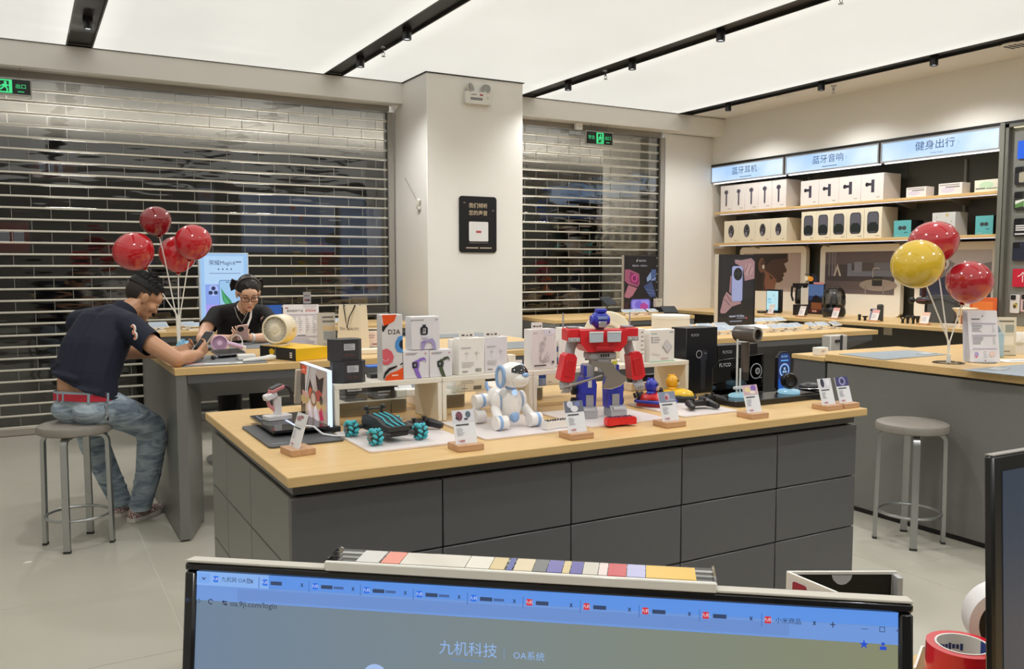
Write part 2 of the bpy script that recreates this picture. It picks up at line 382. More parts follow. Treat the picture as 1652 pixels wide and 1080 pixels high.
# ------------------------------------------------------------------ roller shutters
PANE = clear('shutter_polycarbonate', '#b4b4b2', .09, .04, .16, 2.6, 1.5, (1, 1, 5))
BAR = M('#ded9cc', .3, .35, grain=.05)
def shutter(x0, x1, label, first_x, nparts):
    t = thing('roller_shutter', label, 'shutter', (0, SY, 0))
    pitch, pw, z0 = .102, .305, .075
    nrow = 30
    pm = MB().bb(-pw / 2 + .003, pw / 2 - .003, -.003, .003, .012, pitch - .012, PANE, .0012)
    pm.bb(-pw / 2 - .0018, -pw / 2 + .0018, -.004, .004, .009, pitch - .009, M('#a5a39b', .4, .4))
    sm = MB().box(((x0 + x1) / 2, 0, 0), (x1 - x0, .022, .018), BAR, None, .006)
    pme = sme = None; rest = []; cells = []
    for r in range(nrow):
        z = z0 + r * pitch
        if sme is None: o = obj('slat', sm, t, (0, 0, z)); sme = o.data
        else: inst('slat', sme, t, (0, 0, z))
        x = x0; w = pw / 2 if r % 2 else pw
        while x < x1 - .02:
            w = min(w, x1 - x); cells.append((abs(x + w / 2 - first_x) + abs(z - 1.6) * .3, x + w / 2, z, w / pw)); x += w; w = pw
    cells.sort()
    for q, (_, x, z, f) in enumerate(cells):
        if q < nparts:
            if pme is None: o = obj('pane', pm, t, (x, 0, z)); pme = o.data
            else: o = inst('pane', pme, t, (x, 0, z))
            o.scale.x = f
        else: rest.append((x, z, f * pw))
    if rest:
        mb = MB()
        for x, z, w in rest:
            mb.bb(x - w / 2 + .003, x + w / 2 - .003, -.003, .003, z + .012, z + pitch - .012, PANE).bb(x - w / 2 - .0018, x - w / 2 + .0018, -.004, .004, z + .009, z + pitch - .009, M('#a5a39b', .4, .4))
        obj('pane_field', mb, t, kind='stuff')
    obj('bottom_rail', slab(x0, x1, -.02, .02, .002, .07, M('#b3aca3', .4, .5), .006), t)
    obj('head_box', slab(x0, x1, -.06, .1, BZ - .055, BZ + .03, M('#8f8a84', .5), .004), t)
    for xx in (x0 - .02, x1 + .02):
        obj('guide_rail', MB().bb(xx - .03, xx + .03, -.05, -.026, 0, BZ - .06, M('#a8a59f', .4, .4)).bb(xx - .03, xx - .02 if xx > x0 else xx - .02, -.026, .03, 0, BZ - .06, M('#55534f', .5)).bb(xx + .02, xx + .03, -.026, .03, 0, BZ - .06, M('#55534f', .5)), t)
shutter(XL + .1, 3.43, 'wide see-through roller shutter with horizontal metal bars left of the column', 1.7, 300)
shutter(4.66, 7.09, 'narrower see-through roller shutter right of the column', 5.9, 300)
# ------------------------------------------------------------------ the closed mall passage outside
YO = 16.0
struct('floor_2', slab(-9, 14, 8.9, YO, -.1, 0, M('#2f2c29', .3)))
oc = M('#dcd8cf', .6)
struct('ceiling_2', MB().bb(-9, 14, SY + .3, 13.2, 3.2, 3.3, oc))
struct('wall_outside', MB().bb(-9, 14, YO, YO + .2, 0, 5, M('#1b1b1f', .5)).bb(-9.2, -9, 9, YO, 0, 5, M('#222226', .5)).bb(14, 14.2, 9, YO, 0, 5, M('#222226', .5)).bb(-9, 14, 13.2, YO, 4.6, 4.7, M('#141416', .6)).bb(-9, 14, 13.2, 13.4, 3.2, 4.7, M('#17171a', .6)))
struct('column_2', slab(ony(1032, 300, 9.35).x, 8.2, 9.35, 10.2, 0, 3.2, M('#d8d4cb', .55)))
dl = E('#fff6e6', 14)
for n, (px, py) in enumerate(((217, 140), (475, 166), (892, 206), (1000, 214))):
    p = onz(px, py, 3.19)
    if n == 3: p = Vector((6.5, p.y, 3.19))
    t = thing('recessed_downlight', 'round recessed downlight in the passage ceiling seen through ' + ['the wide shutter, left one', 'the wide shutter, right one', 'the narrow shutter, left one', 'the narrow shutter, beside the exit sign'][n], 'downlight', (p.x, p.y, 3.2), 0, 'passage downlights')
    obj('trim_ring', MB().lathe([(.075, 0), (.1, 0), (.1, -.006), (.075, -.006)], 24, WHITE), t); obj('diffuser', MB().lathe([(0, -.002), (.075, -.002), (.07, -.005), (0, -.006)], 24, dl), t)
for n in range(6):   # added fill lights without fixtures, brightening the passage ceiling
    l = bpy.data.lights.new('passage_fill_light', 'AREA'); l.energy = 75; l.color = (1, .96, .89); l.size = .5
    lo = bpy.data.objects.new('passage_fill_light', l); COL.objects.link(lo); lo.location = (-1.5 + n * 2, 11, 1.9); lo.rotation_euler = (PI, 0, 0)
# glowing panels added outside for reflections and lit shapes in the shutter panes
def glow_panel(label, x0, x1, z0, z1, Y, col, s, art=None):
    w, h = x1 - x0, z1 - z0
    t = thing('stand_in_panel', label, 'lightbox', ((x0 + x1) / 2, Y, z0))
    obj('frame', MB().bb(-w / 2 - .03, w / 2 + .03, 0, .12, -.03, h + .03, M('#2c2c30', .5)), t)
    a = Art(w, h, T(0, -.001, 0), glow=s); a.rect(0, 0, 1, 1, col)
    if art: art(a)
    a.done(t, 'face')
def px_box(x0, y0, x1, y1, Y):
    a, b = ony(x0, y0, Y), ony(x1, y1, Y); return a.x, b.x, b.z, a.z
def blue_art(a):
    a.rect(.02, .06, .2, .9, '#a9c3ea').rect(.62, .5, .98, .95, '#c8d8f4').oval(.4, .78, .02, .02, '#c05050').rect(.2, .3, .6, .42, '#6c7c98').rect(.25, .12, .5, .24, '#c9cfdc').oval(.75, .25, .1, .05, '#4c4a54').rect(.45, .55, .48, .68, '#b05a5a')
def post_art(a):
    a.rect(.06, .55, .94, .96, '#9bb7e6').rect(.1, .3, .9, .5, '#7d8db2').rect(.3, .1, .5, .16, '#2e3036').rect(.6, .1, .9, .17, '#8e3a48')
bx = px_box(388, 312, 590, 408, 13.6); glow_panel('large pale blue glowing stand-in panel glimpsed beyond the wide shutter', bx[0], bx[1], bx[2], bx[3], 13.6, '#7f9fd4', .42, blue_art)
bx = px_box(548, 335, 616, 482, 12.6); glow_panel('upright pale blue glowing stand-in panel beyond the right end of the wide shutter', bx[0], bx[1], bx[2], bx[3], 12.6, '#7b98cf', .42, post_art)
bx = px_box(0, 358, 48, 408, 13.4); glow_panel('dark red glowing stand-in for a sign reflection, low left beyond the wide shutter', bx[0] - .8, bx[1], bx[2], bx[3], 13.4, '#8e1626', .45, lambda a: a.rect(.68, .3, .8, .75, '#d9dbe8').rect(.84, .3, .95, .75, '#d9dbe8'))
bx = px_box(52, 258, 122, 290, 13.4); glow_panel('dim red glowing stand-in for a sign reflection, upper left beyond the wide shutter', bx[0], bx[1], bx[2], bx[3], 13.4, '#7a2430', .35, lambda a: a.rect(.15, .4, .3, .9, '#c6d2f0').rect(.35, .4, .5, .9, '#c6d2f0').rect(.6, .35, .7, .85, '#c6d2f0'))
bx = px_box(885, 300, 1030, 330, 13.4); glow_panel('long pale blue glowing stand-in strip beyond the narrow shutter', bx[0], bx[1], bx[2], bx[3], 13.4, '#86a6dd', .4, lambda a: a.rect(.5, .1, .9, .5, '#a8c0ea'))
bx = px_box(872, 345, 975, 354, 13.4); glow_panel('thin blue glowing stand-in strip lower beyond the narrow shutter', bx[0], bx[1], bx[2], bx[3], 13.4, '#6d90cf', .35)
bx = px_box(322, 300, 345, 400, 13.4); glow_panel('narrow faint blue glowing stand-in strip beyond the wide shutter', bx[0], bx[1], bx[2], bx[3], 13.4, '#6f86b6', .25, lambda a: a.rect(.1, .8, .9, .95, '#7d3a48'))

for x, y in ((.5, 4.2), (.5, 1.6), (2.76, 3.4), (2.76, 1.2), (4.98, 3.4), (4.98, 1.2), (7.2, 3.6), (7.2, 1.4), (.5, -1), (2.76, -1.2), (4.98, -1)): lamp(x, y)  # added lamps out of view along the tracks, to brighten the room
# ================================================================== FURNITURE
TZ = .95
def table(name, label, x0, x1, y0, y1, z=TZ, th=.04, legs=True, mid=None, mats=None, group=None):
    t = thing(name, label, 'table', ((x0 + x1) / 2, (y0 + y1) / 2, 0), 0, group)
    cx, cy = (x0 + x1) / 2, (y0 + y1) / 2; hx, hy = (x1 - x0) / 2, (y1 - y0) / 2
    obj('tabletop', slab(-hx, hx, -hy, hy, z - th, z, WOOD, .003), t)
    zt = z - th - .001
    # wedge-shaped end panels and sloping aprons, thin at the edge and deep inside
    if legs:
        for s in (-1, 1):
            P = [(s * (hx - .006), -hy + .006), (s * (hx - .06), -hy + .006), (s * (hx - .19), -hy + .36), (s * (hx - .19), hy - .36), (s * (hx - .06), hy - .006), (s * (hx - .006), hy - .006)]
            obj('side_panel', MB().prism(P, .012, zt, GREYF).bb(s * (hx - .17) - .012, s * (hx - .17) + .012, -hy + .34, hy - .34, 0, .02, BLACK), t)
    for s in (-1, 1):
        P = [(s * (hy - .008), zt), (s * (hy - .008), zt - .045), (s * (hy - .34), zt - .17), (s * (hy - .34), zt)]
        obj('apron', MB().prism(P, -hx + .065, hx - .065, GREY, Matrix(((0, 0, 1, 0), (1, 0, 0, 0), (0, 1, 0, 0), (0, 0, 0, 1)))), t)
    if mid is not None:
        obj('pedestal', slab(mid - cx - .05, mid - cx + .2, -hy + .5, hy - .5, 0, zt - .02, GREY, .004), t)
    return t
table('display_table', 'grey table with beech top where the man and woman sit', .69, 3.30, 4.885, 6.30, .954)
table('display_table', 'grey display table with beech top along the wide shutter behind the woman', .92, 3.36, 7.70, 8.50)
table('display_table', 'grey display table with beech top carrying the round watch poster by the narrow shutter', 4.75, 6.62, 7.50, 8.42)
t2 = table('display_table', 'grey display table with beech top between the island and the wall shelves', 3.95, 6.45, 4.95, 6.30, legs=False)
for x in (-1.0, 1.0): obj('pedestal', slab(x - .12, x + .12, -.45, .45, 0, .9, GREY, .004), t2)
# --- the island with drawers
ix0, ix1, iy0, iy1 = .581, 2.839, 2.215, 3.38
isl = thing('island_counter', 'grey drawer island with a beech top carrying the toys', 'counter', ((ix0 + ix1) / 2, (iy0 + iy1) / 2, 0))
icx, icy = (ix0 + ix1) / 2, (iy0 + iy1) / 2
obj('countertop', slab(ix0 - icx, ix1 - icx, iy0 - icy, iy1 - icy, TZ - .028, TZ, WOOD, .0025), isl)
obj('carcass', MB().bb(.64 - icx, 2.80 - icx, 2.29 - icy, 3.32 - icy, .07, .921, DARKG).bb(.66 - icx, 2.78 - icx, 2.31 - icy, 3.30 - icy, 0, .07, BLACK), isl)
obj('top_rail', slab(.606 - icx, 2.822 - icx, 2.262 - icy, 3.352 - icy, .889, .921, GREY, .001), isl)
rows = [.07, .273, .477, .680, .884]
fx = [.597, 1.042, 1.490, 1.943, 2.397, 2.828]
fy = [2.275, 2.731, 3.096, 3.362]
dcache = {}
for i in range(5):
    for j in range(4):
        w, h = fx[i + 1] - fx[i] - .004, rows[j + 1] - rows[j] - .004
        o = obj('drawer', MB().bb(-w / 2, w / 2, -.012, .012, -h / 2, h / 2, GREY, .0025), isl, ((fx[i] + fx[i + 1]) / 2 - icx, 2.264 - icy, (rows[j] + rows[j + 1]) / 2))
for sx in (-1, 1):
    for i in range(3):
        for j in range(4):
            w, h = fy[i + 1] - fy[i] - .003, rows[j + 1] - rows[j] - .003
            obj('side_panel', MB().bb(-.012, .012, -w / 2, w / 2, -h / 2, h / 2, GREYF, .002), isl, ((.611 if sx < 0 else 2.816) - icx, (fy[i] + fy[i + 1]) / 2 - icy, (rows[j] + rows[j + 1]) / 2))
obj('back_panel', slab(.60 - icx, 2.826 - icx, 3.345 - icy, 3.357 - icy, .07, .884, GREY, .002), isl)
# --- the right-hand service counter
sc = thing('service_counter', 'long plain grey counter with beech top behind the right stool', 'counter', (4.95, 2.1, 0))
obj('countertop', slab(4.384 - 4.95, 5.9 - 4.95, .3 - 2.1, 3.75 - 2.1, .905, TZ, WOOD, .003), sc)
obj('front_panel', slab(4.395 - 4.95, 4.42 - 4.95, .32 - 2.1, 3.74 - 2.1, .03, .893, GREYF, .003), sc)
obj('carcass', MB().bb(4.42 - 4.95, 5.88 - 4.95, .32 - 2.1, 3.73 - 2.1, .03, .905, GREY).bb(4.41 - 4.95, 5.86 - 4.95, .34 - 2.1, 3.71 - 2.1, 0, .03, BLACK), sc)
s2 = thing('low_cabinet', 'short grey cabinet with beech ledge at the far end of the grey counter', 'cabinet', (4.85, 3.885, 0))
obj('ledge', slab(4.384 - 4.85, .6, 3.752 - 3.885, 4.02 - 3.885, .90, .928, WOOD, .002), s2)
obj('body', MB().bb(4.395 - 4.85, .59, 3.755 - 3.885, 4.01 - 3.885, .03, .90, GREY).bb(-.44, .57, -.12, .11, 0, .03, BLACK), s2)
# --- wall fixture on the right: shelves, sign boxes, desk  (local x runs toward us along the wall, local -y into the room)
def wall_thing(name, label, cat, Y, z, X=XW, group=None): return thing(name, label, cat, (X, Y, z), -PI / 2, group)
Y0 = 8.72
def lx(Y): return Y0 - Y
GB = M('#55554f', .5)
SR = (XW, Y0, 0)
for n, (a, b) in enumerate(((8.72, 7.46), (7.455, 6.13), (6.125, 4.84))):
    struct('wall_panel', slab(lx(a), lx(b), .43, .445, .02, 2.80, GB, .002), None, loc=SR, rot=-PI / 2)
struct('wall_niche', MB().bb(lx(8.72), lx(8.70), .0, .43, 0, 2.80, M('#cfcabf', .5), .002).bb(lx(4.845), lx(4.80), -.03, .43, 0, 2.82, M('#77786f', .4), .002).bb(lx(8.72), lx(4.80), .0, .43, 2.802, 2.82, BLACK).bb(lx(8.73), lx(3.2), -.02, -.002, 2.80, 2.824, BLACK), None, loc=SR, rot=-PI / 2)
for z in (2.205, 1.802):
    SU = wall_thing('wall_shelf', ('upper' if z > 2 else 'lower') + ' beech shelf on the right wall, ' + ('just below the lit signs' if z > 2 else 'above the white photo boards'), 'shelf', Y0, 0)
    obj('board', slab(lx(8.66), lx(4.85), -.0, .42, z - .03, z, WOOD, .002), SU)
    for yy in (8.1, 7.0, 6.0, 5.4): obj('bracket', MB().prism([(.42, z - .03), (.42, z - .10), (.36, z - .10), (.08, z - .045), (.08, z - .03)], -.004, .004, M('#8c8c86', .4), Matrix(((0, 0, 1, 0), (1, 0, 0, 0), (0, 1, 0, 0), (0, 0, 0, 1)))), SU, (lx(yy), 0, 0))
    obj('light_strip', slab(lx(8.6), lx(4.9), .04, .06, z - .036, z - .0305, E('#f7f7ff', 1.2)), SU)
for yy in (7.458, 5.45): struct('trim_2', slab(lx(yy) - .012, lx(yy) + .012, .40, .428, .95, 2.58, M('#8c8c86', .4)), None, loc=SR, rot=-PI / 2)
signs = (('蓝牙耳机', 8.72, 7.47, None), ('蓝牙音响', 7.445, 6.155, None), ('健身出行', 6.13, 4.845, 'FITNESS TRAVEL'))
for n, (st, a, b, sub) in enumerate(signs):
    w = a - b
    t = wall_thing('sign_lightbox', 'pale blue lit sign with four dark blue characters, ' + ['first from the back corner', 'middle one of the three', 'nearest to us'][n], 'sign', (a + b) / 2, 2.585, XW - .022, 'category signs over the wall shelves')
    obj('frame', MB().bb(-w / 2, w / 2, .012, .10, 0, .212, M('#77787a', .4)).bb(-w / 2, w / 2, 0, .012, 0, .014, M('#8c8d8f', .3)).bb(-w / 2, w / 2, 0, .012, .198, .212, M('#8c8d8f', .3)).bb(-w / 2, -w / 2 + .014, 0, .012, .014, .198, M('#8c8d8f', .3)).bb(w / 2 - .014, w / 2, 0, .012, .014, .198, M('#8c8d8f', .3)), t)
    obj('light_strip', slab(-w / 2 + .03, w / 2, .03, .05, -.012, -.001, E('#ffffff', 2.2)), t)
    m = bpy.data.materials.new('sign_face'); m.use_nodes = True; nt = m.node_tree; bs = nt.nodes['Principled BSDF']
    tc = nt.nodes.new('ShaderNodeTexCoord'); nz = nt.nodes.new('ShaderNodeTexNoise'); nz.inputs['Scale'].default_value = 2.2; nz.inputs['Detail'].default_value = 1
    cr = nt.nodes.new('ShaderNodeValToRGB'); cr.color_ramp.elements[0].color = lin('#a8d0fb'); cr.color_ramp.elements[0].position = .35; cr.color_ramp.elements[1].color = lin('#d9eeff'); cr.color_ramp.elements[1].position = .62
    nt.links.new(tc.outputs['Object'], nz.inputs['Vector']); nt.links.new(nz.outputs['Fac'], cr.inputs[0]); nt.links.new(cr.outputs[0], bs.inputs['Emission Color']); bs.inputs['Emission Strength'].default_value = .95; bs.inputs['Base Color'].default_value = (.1, .1, .1, 1)
    obj('face', slab(-w / 2 + .014, w / 2 - .014, .008, .0125, .014, .198, m), t)
    A = Art(w, .212, T(0, .0078, 0)); ink = M('#1b3f78', .5)
    A.text(st, .48, .56, .46, ink, bold=.004, wide=1.12)
    if sub: A.text(sub, .5, .2, .09, ink)
    else: A.rows(.42, .58, .17, .22, 1, '#3c6290', .8, 0)
    A.line([(.32, .46), (.31, .54), (.32, .62)], .004, '#8fb6df').line([(.67, .46), (.68, .54), (.67, .62)], .004, '#8fb6df')
    A.done(t, 'lettering')
# wall desk under the shelves
WD = wall_thing('wall_desk', 'long beech desk ledge running under the wall shelves', 'desk', Y0, 0)
obj('desktop', slab(0, lx(3.3), 7.19 - XW, .42, TZ - .035, TZ, WOOD, .002), WD)
for n, (a, b) in enumerate(((8.70, 7.46), (7.455, 6.13), (6.125, 4.9), (4.895, 3.4))):
    obj('cupboard_door', slab(lx(a), lx(b) - .004, -.30, -.285, .06, .90, M('#565650', .45), .002), WD)
obj('carcass', slab(0, lx(3.35), -.285, .42, 0, TZ - .036, M('#4a4a46', .5)), WD)
for px, py in ((1433, 533), (1343, 578)):
    p = onx(px, py, XW - .3); obj('outlet_plate', slab(-.05, .05, -.308, -.3005, -.05, .05, M('#cfc9ba', .4), .003), WD, (lx(p.y), 0, p.z))
# phone-case wall nearer to us
PW = wall_thing('case_wall_panel', 'grey hanging wall panel with phone cases at the right edge', 'wall panel', 4.79, 0)
obj('panel', slab(0, 1.5, .02, .06, TZ, 2.80, M('#7c7d78', .45), .002), PW)
obj('frame', MB().bb(0, .03, -.03, .02, TZ, 2.80, M('#686963', .4)).bb(0, 1.5, -.03, .02, 2.77, 2.80, M('#686963', .4)), PW)
obj('light_strip', slab(.06, 1.4, -.01, .01, 2.762, 2.769, E('#fff6cf', 1.0)), PW)
# white framed photo boards under the shelves
def board(label, px0, py0, px1, art, ph):
    a, b = onx(px0, py0, 8.2), onx(px1, py0, 8.2); w = a.y - b.y; h = 1.745 - TZ
    t = thing('photo_board', label, 'display board', (8.2, (a.y + b.y) / 2, TZ), -PI / 2, 'white photo boards over the wall desk')
    mw = M('#ebe6da', .45, grain=.015)
    obj('board', MB().prism(rrect(-w / 2, 0, w / 2, h, .06), -.06, 0, mw, FR.to_3x3().to_4x4() @ T(0, 0, 0)), t)
    A = Art(w * .86, h * .60, T(0, -.0005, h * .30)); art(A); A.done(t, 'photograph')
    return t
def art_ear(A):
    A.rect(0, 0, 1, 1, '#b4a39b').poly([(.17, 0), (.17, .98), (.78, .98), (.79, .78), (.72, .72), (.77, .56), (.76, .5), (.71, .48), (.73, .41), (.70, .37), (.71, .30), (.66, .24), (.56, .22), (.52, 0)], '#4a3228')
    A.poly([(.17, 0), (.17, .98), (.78, .98), (.73, .86), (.5, .82), (.36, .6), (.36, 0)], '#271b17').oval(.33, .68, .06, .1, '#7d5744').oval(.35, .7, .035, .07, '#5a3c2f')
    A.poly([(.36, .6), (.44, .5), (.54, .4), (.6, .3), (.56, 0), (.42, 0), (.38, .2), (.4, .42)], '#8a5d48').oval(.36, .64, .022, .03, '#e8e4de').poly([(.46, .44), (.54, .36), (.5, .3)], '#4a3228')
def art_sofa(A):
    A.rect(0, 0, 1, 1, '#544d50').rect(0, .7, 1, 1, '#6a6164').rect(.0, 0, 1, .3, '#6f6465')
    for x in (.05, .1, .14): A.rect(x, .42, x + .025, 1, '#857d80')
    A.poly([(.13, .42), (.19, .72), (.25, .42), (.22, .42), (.19, .6), (.16, .42)], '#cfc6bc').rect(.34, .42, .4, .72, '#7f8494').rect(.38, .42, 1, .56, '#7c8090').rect(.44, .52, .55, .76, '#8a8c98').rect(.55, .54, .72, .74, '#5a5557').rect(.72, .55, .95, .74, '#74757f')
    A.oval(.78, .22, .26, .07, '#a69a94').rect(.6, .02, .62, .2, '#978b86').rect(.85, .02, .87, .2, '#978b86').rect(.7, .2, .84, .42, '#39383c', .01).line([(.71, .4), (.71, .6), (.76, .62), (.8, .6)], .012, '#b8aea6').rect(.71, .33, .83, .37, '#6f6a50')
def art_gym(A):
    A.rect(0, 0, 1, 1, '#8c8589').poly([(0, .2), (.45, .5), (1, .35), (1, 0), (0, 0)], '#3a3f58').poly([(.3, .9), (.6, .62), (1, .75), (1, 1), (.3, 1)], '#c4bdbc').oval(.3, .72, .12, .1, '#d9d6d4').oval(.33, .7, .05, .05, '#262427').poly([(.05, .4), (.2, .75), (.3, .6), (.2, .3)], '#b98f82')
board('white board with a photograph of a person putting in an earphone', 1194, 398, 1301, art_ear, 0)
board('white board with a dim living room photograph of sofa and round table', 1324, 395, 1455, art_sofa, 0)
board('white board at the right behind the balloons with a blurred photograph', 1478, 392, 1612, art_gym, 0)
# --- staff desk in the foreground
DZ = .80
dyb = onz(1486, 1052, DZ).y
DK = thing('cash_desk', 'beech staff desk in the foreground under the monitors', 'desk', (1.2, dyb, 0))
obj('worktop', slab(-1.05, 1.2, -.95, 0, DZ - .03, DZ, WOOD, .003), DK)
obj('front_panel', slab(-1.0, 1.15, -.05, -.03, 0, DZ - .031, GREY, .002), DK)
for x in (-1.0, 1.13): obj('end_panel', slab(x, x + .02, -.9, -.051, 0, DZ - .031, GREY, .002), DK)
# --- stools
def stool(label, x, y, rot):
    t = thing('stool', label, 'stool', (x, y, 0), rot, None)
    obj('seat', MB().lathe([(0, .61), (.17, .61), (.185, .618), (.188, .64), (.182, .655), (.165, .662), (.08, .666), (0, .667)], 36, M('#8b857d', .6, grain=.14, scale=22, bump=.15)), t)
    mt = M('#aeb0b0', .33, .9, grain=.05)
    for k in range(4):
        pts = [(.06, 0, .60), (.125, 0, .60)] + [(.125 + .04 * math.sin(a), 0, .56 + .04 * math.cos(a)) for a in (.4, .8, 1.2, PI / 2)] + [(.172, 0, .012)]
        mb = MB(); V = []
        for i, p in enumerate(pts):   # flat bent bar, 34 mm wide, 20 mm thick
            d = Vector(pts[min(i + 1, len(pts) - 1)]) - Vector(pts[max(i - 1, 0)]); d.normalize(); n = Vector((-d.z, 0, d.x))
            if n.z < 0 and i < 2: n = -n
            for sy, sn in ((-.017, -.010), (.017, -.010), (.017, .010), (-.017, .010)):
                V.append(Vector(p) + Vector((0, sy, 0)) + Vector((d.z, 0, -d.x)) * -sn)
        F = [(0, 1, 2, 3), tuple(range(4 * len(pts) - 1, 4 * len(pts) - 5, -1))]
        for i in range(len(pts) - 1):
            for q in range(4): F.append((4 * i + q, 4 * i + 4 + q, 4 * i + 4 + (q + 1) % 4, 4 * i + (q + 1) % 4))
        mb.add(V, F, mt)
        l = obj('leg', mb, t, (0, 0, 0), k * PI / 2, sharp=30)
        obj('foot_pad', slab(.161, .183, -.018, .018, 0, .012, M('#2a2a2a', .6)), l)
    obj('foot_ring', MB().tube([(.158 * math.cos(a), .158 * math.sin(a), .165) for a in [2 * PI * i / 40 for i in range(40)]], .0085, mt, 8, True), t)
    return t
stool('round grey upholstered stool with flat metal legs under the man', .215, 5.155, math.radians(-22))
stool('round grey upholstered stool with flat metal legs standing empty by the grey counter', 4.172, 2.968, math.radians(-46))
# ================================================================== ON THE ISLAND
def face_box(name, label, cat, xl, xr, yt, yb, d, z0, mat, group=None, b=.002, art=None, X=None, side=None, part=None):
    """A box with its front parallel to the back wall (X=None) or to the right wall (X given); front outline in photo pixels, bottom resting on z0."""
    cxp = (xl + xr) / 2
    if X is None:
        Y = onz(cxp, yb, z0).y; x0, x1 = ony(xl, yb, Y).x, ony(xr, yb, Y).x; h = ony(cxp, yt, Y).z - z0; w = x1 - x0
        t = thing(name, label, cat, ((x0 + x1) / 2, Y, z0), 0, group)
    else:
        a, c = onx(xl, yb, X), onx(xr, yb, X); w = a.y - c.y; h = onx(cxp, yt, X).z - z0
        t = thing(name, label, cat, (X, (a.y + c.y) / 2, z0), -PI / 2, group)
    obj('carton', slab(-w / 2, w / 2, 0, d, .0005, h, mat, b), t)
    if art:
        A = Art(w, h); art(A); A.done(t)
    t['_w'], t['_h'] = w, h
    return t
WB = M('#efece6', .45, grain=.01)     # white carton
WBL = M('#e2e0e4', .35, grain=.01)    # bluish white carton
CREAM = M('#ece4d2', .45, grain=.01)
INK = M('#3a3a3c', .5)
INKG = M('#8f8f92', .5)
GL = '#a5a5a8'
# white riser bridges
ZR = 1.108
RY0 = 2.77
def bridge(label, x0, x1, wide):
    t = thing('display_riser', label, 'riser', ((x0 + x1) / 2, RY0, TZ), 0, 'white bridge risers on the island'); w = x1 - x0; h = ZR - TZ
    m = M('#ebe5d6', .4, grain=.012)
    obj('top', slab(-w / 2, w / 2, 0, .21, h - .018, h, m, .0015), t)
    for s in (-1, 1):
        k = .016 if not wide else .02
        obj('leg', slab(s * w / 2, s * (w / 2 - k), 0, .21, .001, h - .0185, m, .0015), t)
xA, xB, xC, xD = ony(541, 690, RY0).x, ony(714, 680, RY0).x, ony(860.5, 663, RY0).x, ony(1111, 620, RY0).x
bridge('white bridge riser under the two black boxes and the watch boxes', xA, xB - .001, 0)
bridge('white bridge riser behind the robot dog', xB + .001, xC - .001, 0)
bridge('longest white bridge riser behind the red robot and the karts', xC + .001, xD, 0)
# low pale plinths and the things standing on them, behind the bridges
ZP = TZ + .05
for n, (a, b) in enumerate(((xA + .04, xA + .30), (xA + .303, xB - .03), (xB + .05, xC - .16), (xC + .03, xC + .20))):
    t = thing('display_plinth', 'low pale plinth seen through the ' + ['bridge riser under the black boxes, left piece', 'bridge riser under the black boxes, right piece', 'bridge riser behind the robot dog', 'long bridge riser, left end'][n], 'plinth', ((a + b) / 2, 3.03, TZ), 0, 'low plinths behind the risers')
    obj('block', slab(-(b - a) / 2, (b - a) / 2, 0, .28, .0005, .05, M('#ded3c6', .5, grain=.02), .0015), t)
    obj('clear_lip', slab(-(b - a) / 2, (b - a) / 2, -.003, -.0005, .006, .085, clear('acrylic', '#f4f7f6', .04), .0005), t)
def on_plinth(name, label, cat, px0, px1, h, d, mat, art=None, y=3.06, z=ZP, group=None):
    a, b = ony(px0, 650, y).x, ony(px1, 650, y).x; w = b - a
    t = thing(name, label, cat, ((a + b) / 2, y, z), 0, group); obj('carton', slab(-w / 2, w / 2, 0, d, .0005, h, mat, .002), t)
    if art: A = Art(w, h); art(A); A.done(t)
    return t
on_plinth('carton', 'dark grey carton with white label under the left bridge riser', 'box', 557, 593, .075, .1, M('#4a484a', .5), lambda A: A.rect(.1, .5, .75, .92, '#cfcfd2').rows(.15, .7, .55, .88, 4, '#55555a'))
on_plinth('carton', 'low black rounded carton with faint white print under the left bridge riser', 'box', 601, 637, .05, .09, M('#19191b', .4), lambda A: A.rows(.25, .8, .2, .7, 2, '#b5b5b8', .35))
on_plinth('carton', 'short black box lying on the low black carton', 'box', 601, 637, .025, .08, M('#101012', .4), None, 3.065, ZP + .0505)
t = on_plinth('display_stand', 'white tilted display stand with grey phone under the left bridge riser', 'stand', 640, 688, .028, .09, WHITE)
obj('cradle', MB().box((.01, .03, .05), (.09, .008, .05), M('#d6d8da', .35), RX(-.5), .002), t); obj('phone', MB().box((.035, .028, .052), (.03, .006, .05), M('#6d7175', .3), RX(-.5), .002), t)
on_plinth('carton', 'flat white carton with barcode under the riser behind the dog', 'box', 740, 783, .06, .06, CREAM, lambda A: A.rows(.1, .6, .55, .9, 4, '#b9b2a4').rows(.1, .35, .2, .32, 1, '#8a8478', .5).rect(.55, .15, .85, .4, '#7d776c'))
t = on_plinth('charger_tower', 'small white upright charger beside the flat white carton', 'charger', 731, 736, .05, .02, WHITE); obj('prong', slab(-.004, .004, .004, .012, .05, .056, INKG), t)
on_plinth('carton', 'cream carton with blue square at left under the long riser', 'box', 869, 917, .075, .05, CREAM, lambda A: A.rect(.0, .02, .24, .98, '#223f8c').rect(.02, .02, .24, .45, '#8795bd').rows(.5, .8, .7, .92, 3, '#b9b2a4').rows(.3, .45, .18, .26, 1, '#a49d90', .5).rect(.78, .1, .95, .22, '#7d776c'))
on_plinth('small_device', 'flat black device lying under the long riser beside the robot', 'device', 1016, 1066, .03, .03, M('#1d1d20', .3), None, 3.06, TZ + .035)
t = thing('display_plinth', 'thin pale plinth under the flat black device by the robot', 'plinth', (ony(1041, 640, 3.06).x, 3.03, TZ), 0, 'low plinths behind the risers'); obj('block', slab(-.1, .1, 0, .2, .0005, .0345, M('#ded3c6', .5), .001), t)
